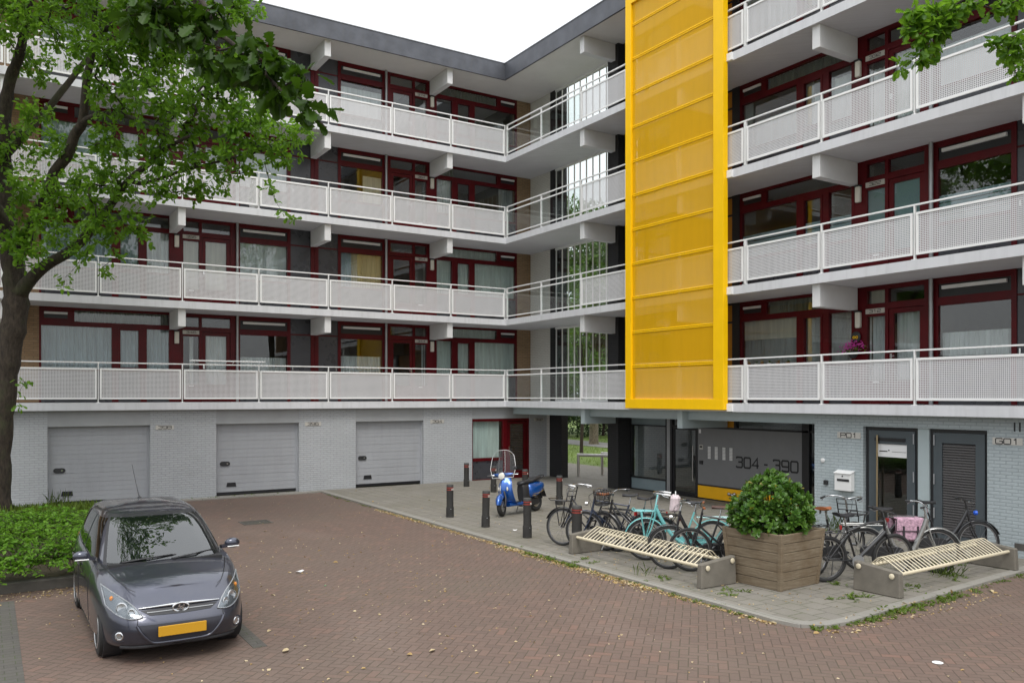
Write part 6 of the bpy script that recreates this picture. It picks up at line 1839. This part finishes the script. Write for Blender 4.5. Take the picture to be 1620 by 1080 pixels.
    for s in (-1, 1):
        m = MB(); m.box(BB[0]+s*.12*-1-.045, BB[0]+s*.12*-1+.045, s*.10-.045*(1 if s > 0 else 1), s*.10+.045, BB[1]+s*.11-.012, BB[1]+s*.11+.012); m.build('pedal', MT['blackplastic'], cr)
    if chaincase:
        m = MB()
        poly = [(BB[0]+.11*math.cos(a), BB[1]+.11*math.sin(a)) for a in [-PI/2+PI*i/10 for i in range(11)]]+[(-.54+.07*math.cos(a), R+.07*math.sin(a)) for a in [PI/2+PI*i/10 for i in range(11)]]
        m.prism(poly, lambda a, b, dd: (a, dd, b), -.075, -.045); m.build('chain_case', fm if frame == 'bk_mint' else MT['blackplastic'], t, bevel=.006)
    # saddle
    m = MB(); m.tube([P(-.235,.78), P(-.27,.93)], .012, 8); m.build('seat_post', MT['chrome'], t, smooth=50)
    m = MB(); zc = .955
    prof = []
    for i in range(9):
        u = i/8; x = -.40+.28*u; w = .095*(1-u)**.7+.022; prof.append((x, w))
    vs = []; fs = []
    for x, w in prof:
        for j in range(10):
            a = 2*PI*j/10; zz = zc+(.030*math.sin(a) if math.sin(a) > 0 else .022*math.sin(a))+(.018 if x < -.33 else 0)
            vs.append((x, w*math.cos(a), zz))
    for i in range(8):
        for j in range(10): fs.append((i*10+j, i*10+(j+1) % 10, (i+1)*10+(j+1) % 10, (i+1)*10+j))
    fs.append(tuple(range(9,-1,-1))); fs.append(tuple(80+j for j in range(10)))
    m.add(vs, fs); sd = m.build('saddle', MT[saddle], t, smooth=60)
    if bars == 'dutch':
        m = MB()
        for s in (-.05, .05): m.torus((-.33,s,.915), (0,0,1), .018, .005, 10, 5); m.tube([(-.33,s,.89),(-.33,s,.94)], .016, 8)
        m.build('saddle_spring', MT['chrome'], sd)
    # bars
    m = MB(); top = 1.06 if bars == 'dutch' else 1.0
    m.tube([P(HT[0],HT[1]), P(.335,top)], .013, 8)
    if bars == 'dutch':
        half = [(.335,0,top),(.40,.05,top+.01),(.42,.14,top+.03),(.38,.24,top+.04),(.28,.30,top+.035),(.14,.31,top+.015)]
    elif bars == 'city':
        half = [(.33,0,top),(.36,.06,top+.02),(.33,.16,top+.05),(.26,.27,top+.045),(.18,.32,top+.035)]
    else:
        half = [(.37,0,top),(.36,.12,top+.01),(.33,.31,top+.015)]
    hp = smooth_path([h+(0,) for h in half], 4)
    for s in (-1, 1): m.tube([(p[0], p[1]*s, p[2]) for p in hp], .011, 7)
    hb = m.build('handlebar', MT['chrome' if bars != 'flat' else 'bk_black'], t, smooth=60)
    for s in (-1, 1):
        m = MB(); a = hp[-1]; b = hp[-4] if bars != 'flat' else hp[-3]
        m.tube([(a[0], a[1]*s, a[2]), (b[0], b[1]*s, b[2])], .017, 8); m.build('grip', MT[grips], hb, smooth=50)
        m = MB(); q = hp[-5]; m.tube([(q[0], q[1]*s, q[2]-.005), (q[0]-.04, (q[1]+.03)*s, q[2]-.035), (a[0]+.03, a[1]*s, a[2]-.035)], .005, 5); m.build('brake_lever', MT['chrome'], hb)
    m = MB(); m.tube(smooth_path([(.36,.06,top,0),(.46,.05,top-.06,0),(.45,.03,.85,0),(.41,.02,.70,0)], 4)[:, :3], .003, 4); m.tube(smooth_path([(.36,-.06,top,0),(.45,-.05,top-.05,0),(.44,-.02,.86,0),(.37,-.02,.80,0)], 4)[:, :3], .003, 4); m.build('cable', MT['blackplastic'], t)
    if carrier:
        m = MB(); zc = .72
        for y in (-.065, .065): m.tube([P(-.27,zc,y), P(-.86,zc,y)], .008, 6); m.tube([P(-.80,zc,y), P(-.545,R,y*1.15)], .006, 5)
        for x in (-.32,-.48,-.64,-.80,-.86): m.tube([P(x,zc,-.065), P(x,zc,.065)], .006, 5)
        m.tube([P(-.45,zc+.012), P(-.85,zc+.012)], .012, 6); m.build('rear_carrier', MT[carrier_mat] if carrier_mat else blk, t)
        m = MB(); m.box(-.895,-.87,-.04,.04,.64,.70); m.build('rear_lamp', MT['redlens'], t)
    m = MB(); m.tube([P(-.40,.30,.05), P(-.34,.02,.17)], .008, 6); m.build('kickstand', MT['galv'], t)
    if lamp:
        m = MB(); m.lathe([(.012,-.03),(.035,-.015),(.038,.025)], (.50,0,.80), 12, (1,0,0)); lo = m.build('headlamp', MT[lamp], t, smooth=50)
        m = MB(); m.lathe([(.034,.026),(.02,.032)], (.50,0,.80), 12, (1,0,0)); m.build('lamp_lens', MT['white_plastic'], lo)
    if front_rack:
        m = MB(); fmx = MT[front_rack]; z = .80
        for y in (-.14, 0.0, .14): m.tube([(.40,y,z),(.72,y,z)], .009, 6)
        for x in (.40,.56,.72): m.tube([(x,-.16,z),(x,.16,z)], .009, 6)
        m.tube([(.72,-.16,z),(.76,-.16,z+.03),(.76,.16,z+.03),(.72,.16,z)], .009, 6)
        m.tube([(.40,-.16,z),(.35,-.16,z+.26),(.35,.16,z+.26),(.40,.16,z)], .011, 7)
        for q in (.09,.18): m.tube([(.40-.05*q/.26,-.16,z+q),(.40-.05*q/.26,.16,z+q)], .008, 6)
        for y in (-.16,.16): m.tube([(.62,y,z),(.56,y*.55,R+.02)], .010, 6); m.tube([(.42,y,z),(.54,y*.5,R+.04)], .008, 6)
        m.build('front_carrier', fmx, t, smooth=60)
    if basket:
        m = MB(); z0, z1 = .80, 1.04
        def ring(z, k): return [(.56+.15*k*math.cos(a)*(1.0), .185*k*math.sin(a), z) for a in [2*PI*i/24 for i in range(24)]]
        for i in range(8): k = .78+.22*i/7; m.tube(ring(z0+(z1-z0)*i/7, k), .004 if 0 < i < 7 else .008, 4, closed=True)
        A, C2 = ring(z0, .78), ring(z1, 1.0)
        for i in range(24): m.tube([A[i], C2[i]], .004, 4)
        for i in range(-3, 4): m.tube([(.45, i*.035, z0),(.67, i*.035, z0)], .003, 4)
        m.build('basket', MT['bk_black'], t)
    if bag:
        for s in (-1, 1):
            m = MB(); m.hexa([(-.78,s*.08,.36),(-.40,s*.08,.36),(-.40,s*.20,.36),(-.78,s*.20,.36),(-.80,s*.08,.70),(-.38,s*.08,.70),(-.38,s*.19,.70),(-.80,s*.19,.70)])
            bg = m.build('pannier', MT['pink_bag'], t, bevel=.03)
            m = MB(); m.box(-.81,-.37,s*.195,s*.212,.52,.71); m.build('flap', MT['pink_bag'], bg, bevel=.006)
            m = MB(); m.tube([(-.81,s*.207,.71),(-.81,s*.207,.52),(-.37,s*.207,.52),(-.37,s*.207,.71)], .009, 5)
            for xx in (-.70,-.48): m.box(xx-.014, xx+.014, s*.21, s*.222, .42, .60)
            m.build('trim', MT['bag_trim'], bg)
        m = MB(); m.box(-.80,-.38,-.19,.19,.70,.725); m.build('bag_bridge', MT['pink_bag'], t, bevel=.008)
    return t

DR = (-.65,.76)
bicycle('black Dutch bicycle with black front carrier and brown saddle, leftmost of all, beside the bollard', (-5.78,-11.40), (-.42,.9), 'step', 'bk_black', 'saddle_brown', 'dutch', .08, 'white_plastic', front_rack='bk_black', lamp=None)
bicycle('dark bicycle with a white-gripped chrome handlebar, squeezed behind the bicycle with the wire basket', (-5.68,-11.98), (-.72,.7), 'mens', 'bk_blue', 'saddle_black', 'city', .05, 'blackplastic', lamp='chrome')
bicycle('black bicycle with a wire basket over its front wheel, in the left rack', (-5.42,-12.24), (-.40,.92), 'step', 'bk_black', 'saddle_black', 'city', -.04, 'blackplastic', basket=True, lamp=None)
bicycle('mint green bicycle with a mint front carrier, in the middle of the left rack', (-5.36,-13.33), (-.72,.69), 'deep', 'bk_mint', 'saddle_black', 'dutch', .05, 'white_plastic', front_rack='bk_mint', carrier_mat='bk_mint')
bicycle('black bicycle with a dark brown saddle right of the mint bicycle in the left rack', (-5.54,-14.10), (-.80,.60), 'deep', 'bk_black', 'saddle_dkbrown', 'city', .02, 'blackplastic', lamp='chrome', carrier=False)
bicycle('black bicycle with a brown flat handlebar and straight top tube next to the wooden planter', (-5.37,-14.42), (-.72,.69), 'mens', 'bk_black', 'saddle_black', 'flat', -.03, 'saddle_brown', tyre=.024, guards=False)
bicycle('black mountain bicycle with fat tyres beside the planter, pointing at the right rack', (-3.16,-16.49), (.93,-.36), 'mtb', 'bk_black', 'saddle_black', 'flat', .05, 'blackplastic', tyre=.028, guards=False, chaincase=False)
bicycle('black Dutch bicycle with an orange-brown saddle and a swept-back chrome handlebar, behind the mountain bicycle', (-2.75,-15.55), (.98,.12), 'step', 'bk_black', 'saddle_brown', 'dutch', -.04, 'blackplastic', front_rack='bk_black')
bicycle('silver low-step bicycle with its front wheel in the right rack', (-2.14,-16.60), (.78,-.62), 'ebike', 'bk_silver', 'saddle_black', 'city', .04, 'blackplastic', carrier_mat='bk_silver')
bicycle('black bicycle with a blue front lamp and pink flowered pannier, before the louvred door', (-.77,-16.53), (.80,-.60), 'deep', 'bk_black', 'saddle_black', 'flat', -.03, 'blackplastic', lamp='blue_lamp', bag=True)
# pale pink bag on the mint bicycle's carrier
t = thing('shopping_bag', 'pale pink and white bag tied behind the handlebar of the mint green bicycle', 'bag', (-5.04,-13.64,PZ+.86), math.atan2(.69,-.72))
m = MB(); m.hexa([(-.08,-.15,0),(.08,-.15,0),(.08,.15,0),(-.08,.15,0),(-.12,-.17,.26),(.05,-.16,.30),(.05,.16,.27),(-.12,.17,.29)])
m.build('bag', pmat('pale_pink_cloth', (.60,.50,.52), .8, var=.25, scale=14), t, bevel=.04)
m = MB(); m.torus((-.03,0,.27), (1,0,0), .08, .008, 18, 5); m.build('handle', MT['white_plastic'], t)

# ------------------------------------------------------------------ blue scooter (local x = forward)
MT['scooter_blue'] = pmat('metallic_blue_paint', (.005,.085,.36), .25, metal=.45, var=.1, coat=1.0)
def scooter():
    fr, re = Vector((-4.80,-7.45)), Vector((-3.52,-7.10))
    d = (fr-re).normalized(); c = (fr+re)/2
    t = thing('motor_scooter', 'shiny blue motor scooter with a tall clear windscreen standing among the bollards', 'scooter', (c.x, c.y, PZ), 0)
    t.rotation_euler = (.10, 0, math.atan2(d.y, d.x))
    R = .235; WX = .66
    S = lambda p, k=4: [tuple(q[:3]) for q in smooth_path([tuple(a)+(0,) for a in p], k)]
    for x, w in ((WX,.055),(-WX,.06)):
        m = MB(); m.torus((x,0,R), (0,1,0), R-w, w, 32, 10); wh = m.build('wheel', MT['rubber'], t, smooth=60)
        m = MB(); m.lathe([(.13,-.035),(.125,-.02),(.06,-.03),(.03,-.045),(.03,.045),(.06,.03),(.125,.02),(.13,.035)], (x,0,R), 24, (0,1,0)); m.build('rim', MT['alloy'], wh, smooth=40)
    # loft helper: sections of (x, half width, z low, z high, exponent)
    def loft(name, secs, mat, n=24, lean=None):
        m = MB(); vs = []; k = len(secs)
        for x, w, z0, z1, sx in secs:
            for j in range(n):
                a = 2*PI*j/n; cy = math.copysign(abs(math.cos(a))**(2/sx), math.cos(a)); sz = math.copysign(abs(math.sin(a))**(2/sx), math.sin(a))
                vs.append((x, w*cy, (z0+z1)/2+(z1-z0)/2*sz))
        fs = [(i*n+j, i*n+(j+1) % n, (i+1)*n+(j+1) % n, (i+1)*n+j) for i in range(k-1) for j in range(n)]
        fs += [tuple(range(n-1,-1,-1)), tuple((k-1)*n+j for j in range(n))]
        m.add(vs, fs); return m.build(name, MT[mat], t, smooth=60)
    def interp(secs, k=5): return [tuple(q) for q in smooth5(secs, k)]
    def smooth5(p, k):
        p = np.array(p, float); out = []
        for i in range(len(p)-1):
            p0, p1, p2, p3 = p[max(0,i-1)], p[i], p[i+1], p[min(len(p)-1,i+2)]
            for j in range(k):
                s = j/k; out.append(.5*((2*p1)+(-p0+p2)*s+(2*p0-5*p1+4*p2-p3)*s*s+(-p0+3*p1-3*p2+p3)*s**3))
        out.append(p[-1]); return out
    # front mudguard
    m = MB()
    def guard(a, b):
        th = .15+2.15*a; w = .082*math.sin(PI*(.12+.76*min(1, a*1.1)))**.5; q = (2*b-1)
        r = R+.055-.075*q*q
        return (WX+r*math.cos(th), w*q*1.15, R+.01+r*math.sin(th))
    m.grid(guard, 16, 10); m.build('front_mudguard', MT['scooter_blue'], t, smooth=60)
    # leg shield: curved sheet from steering head down to the floorboard
    m = MB()
    spine = S([(.40,0,.90),(.47,0,.76),(.50,0,.60),(.46,0,.44),(.38,0,.32),(.26,0,.255)], 4)
    wid = [.115,.18,.215,.22,.195,.16]
    W_ = [q[0] for q in smooth_path([(w,0,0,0) for w in wid], 4)]
    k = len(spine)
    for side, off in ((0, .0), (1, -.03)):
        pass
    def shield(a, b, off=0.0):
        i = min(k-1, a*(k-1)); i0 = int(i); f = i-i0; i1 = min(k-1, i0+1)
        x = spine[i0][0]*(1-f)+spine[i1][0]*f; z = spine[i0][2]*(1-f)+spine[i1][2]*f; w = W_[i0]*(1-f)+W_[i1]*f
        q = 2*b-1; return (x-.105*q*q+off+.055*math.exp(-(q/.28)**2)*(1 if off == 0 else 0), w*q, z)
    m.grid(lambda a, b: shield(a, b), 20, 16); m.grid(lambda a, b: shield(a, 1-b, -.028), 20, 16)
    e = [shield(i/20, 0) for i in range(21)]; m.tube(e, .014, 6); e = [shield(i/20, 1) for i in range(21)]; m.tube(e, .014, 6)
    sh = m.build('leg_shield', MT['scooter_blue'], t, smooth=60)
    m = MB(); m.tube([shield(a, .5) if False else (shield(a, .5)[0]+.012, 0, shield(a, .5)[2]) for a in (.25,.4,.55)], .014, 6); m.build('horn_cover', MT['chrome'], sh)
    for s in (-1, 1):
        m = MB(); p = shield(.36, .5+.33*s); m.ell((p[0]+.012, p[1], p[2]), (.016,.028,.05), 10, 8); m.build('indicator', MT['lampglass'], sh, smooth=60)
    # floorboard and belly
    loft('floorboard', interp([(.40,.13,.20,.30,4),(.20,.16,.20,.29,4),(-.05,.165,.20,.29,4),(-.22,.16,.20,.31,4)], 3), 'scooter_blue')
    m = MB(); m.box(-.2,.30,-.125,.125,.289,.300); m.build('foot_mat', MT['blackplastic'], t)
    loft('engine', interp([(-.12,.09,.16,.30,3),(-.40,.12,.14,.34,3),(-.70,.11,.17,.34,3)], 3), 'blackplastic')
    # under-seat body (black) and blue rear cowls
    loft('under_seat_body', interp([(-.14,.10,.28,.70,3),(-.24,.13,.28,.72,3),(-.5,.13,.36,.74,3),(-.8,.10,.48,.74,3)], 3), 'blackplastic')
    loft('rear_cowl', interp([(-.28,.03,.48,.60,2.3),(-.34,.155,.36,.70,2.6),(-.50,.205,.345,.725,2.6),(-.68,.205,.39,.735,2.5),(-.84,.165,.48,.73,2.4),(-.95,.09,.56,.70,2.2),(-.985,.03,.60,.66,2.0)], 5), 'scooter_blue', 28)
    m = MB(); m.ell((-.955,0,.655), (.045,.075,.04), 12, 8); m.build('tail_light', MT['redlens'], t, smooth=60)
    m = MB(); m.tube([(-.38,-.200,.44),(-.58,-.214,.455),(-.78,-.195,.50),(-.90,-.14,.545)], .006, 5); m.tube([(-.38,.200,.44),(-.58,.214,.455),(-.78,.195,.50),(-.90,.14,.545)], .006, 5); m.build('trim_strip', MT['chrome'], t)
    m = MB(); m.tube([(-.36,.203,.40),(-.46,.212,.405)], .010, 5); m.build('badge', MT['chrome'], t)
    # seat
    loft('seat', interp([(-.10,.06,.68,.735,2.6),(-.18,.115,.69,.775,2.8),(-.36,.135,.70,.785,2.8),(-.52,.13,.71,.80,2.8),(-.66,.12,.725,.845,2.8),(-.84,.09,.745,.86,2.6),(-.93,.04,.78,.85,2.4)], 4), 'saddle_black')
    m = MB(); m.tube(S([(-.62,-.13,.74),(-.80,-.15,.80),(-.96,-.09,.86),(-1.0,0,.87),(-.96,.09,.86),(-.80,.15,.80),(-.62,.13,.74)], 4), .012, 7); m.build('grab_rail', MT['blackplastic'], t, smooth=60)
    # rear mudflap and plate
    m = MB(); m.hexa([(-.86,-.09,.30),(-.84,-.09,.30),(-.84,.09,.30),(-.86,.09,.30),(-.80,-.09,.52),(-.78,-.09,.52),(-.78,.09,.52),(-.80,.09,.52)]); 
    m.hexa([(-1.02,-.085,.33),(-1.01,-.085,.33),(-1.01,.085,.33),(-1.02,.085,.33),(-.93,-.085,.55),(-.92,-.085,.55),(-.92,.085,.55),(-.93,.085,.55)]); m.build('rear_mudflap', MT['blackplastic'], t)
    # front suspension
    m = MB(); m.tube([(WX,.10,R),(WX-.06,.10,.45),(.50,.03,.60)], .022, 8); m.tube([(WX,0,R),(WX,.11,R)], .03, 8); m.build('front_fork', MT['blackplastic'], t, smooth=60)
    # headset: blue shell with round headlamp, bars, levers, mirror
    m = MB(); m.ell((.40,0,.955), (.105,.105,.075), 16, 10)
    for s in (-1, 1): m.tube(S([(.40,0,.955),(.395,s*.14,.97),(.36,s*.25,.975)], 4), [.06,.058,.054,.05,.046,.042,.038,.034,.03], 10)
    hs = m.build('headset', MT['scooter_blue'], t, smooth=60)
    m = MB(); m.lathe([(.082,-.02),(.086,.02),(.078,.03)], (.475,0,.945), 20, (.95,0,.1)); m.build('headlamp_rim', MT['chrome'], hs, smooth=40)
    m = MB(); m.lathe([(.074,.03),(.05,.042),(.0,.046)], (.475,0,.945), 20, (.95,0,.1)); m.build('headlamp_lens', MT['lampglass'], hs, smooth=60)
    for s in (-1, 1):
        m = MB(); m.tube([(.365,s*.245,.975),(.345,s*.37,.985)], .02, 8); m.build('grip', MT['blackplastic'], hs, smooth=50)
        m = MB(); m.tube(S([(.40,s*.20,.97),(.43,s*.28,.97),(.41,s*.39,.965)], 3), .008, 6); m.build('brake_lever', MT['chrome'], hs)
    m = MB(); m.ell((.36,.30,1.12), (.02,.055,.05), 12, 8); mr = m.build('mirror', MT['blackplastic'], t, smooth=60)
    m = MB(); m.tube([(.37,.20,.97),(.355,.27,1.05),(.36,.30,1.12)], .007, 6); m.build('mirror_stem', MT['blackplastic'], mr)
    # windscreen: bent clear sheet with a rim and two rods
    def ws(a, b):
        z = .90+.66*a; q = 2*b-1; w = .33*(1-.30*a**2.2)*(.80+.2*min(1, a*3)); y = w*q
        top = 1-max(0, a-.8)*5*abs(q)**4*.16
        return (.52-.20*a-.10*q*q, y, .90+(z-.90)*top)
    m = MB(); m.grid(ws, 16, 14); scn = m.build('windscreen', MT['acrylic'], t, smooth=60)
    rim = [ws(i/12, 0) for i in range(13)]+[ws(1, i/12) for i in range(1, 13)]+[ws(1-i/12, 1) for i in range(1, 13)]+[ws(0, 1-i/8) for i in range(1, 8)]
    m = MB(); m.tube(rim, .0055, 5, closed=True); m.build('screen_rim', MT['white_plastic'], scn)
    m = MB()
    for s in (-1, 1): m.tube([(.40,s*.11,.97)]+[(ws(a, .5+s*.13)[0]-.012, ws(a, .5+s*.13)[1], ws(a, .5+s*.13)[2]) for a in (.2,.5,.8,.95)], .006, 5)
    m.build('screen_rod', MT['chrome'], scn)
    m = MB(); m.tube([(-.10,.06,.20),(-.16,.20,.02)], .012, 6); m.tube([(-.10,-.06,.20),(-.16,-.20,.02)], .012, 6); m.build('centre_stand', MT['galv'], t)
    m = MB(); m.tube([(-.30,-.15,.22),(-.55,-.17,.24),(-.78,-.17,.29)], [.03,.045,.04], 10); m.build('exhaust', MT['blackplastic'], t, smooth=60)
    # bars, fork and front wheel turned to the left, as it was parked
    rot = Matrix.Translation((.47,0,0)) @ Matrix.Rotation(math.radians(24), 4, 'Z') @ Matrix.Translation((-.47,0,0))
    turn = [hs, scn, mr]+[o for o in t.children if o.name.split('.')[0] in ('front_mudguard', 'front_fork')]+[o for o in t.children if o.name.split('.')[0] == 'wheel' and max(v.co.x for v in o.data.vertices) > 0]
    for o in turn:
        for q in [o]+list(o.children): q.data.transform(rot)
scooter()
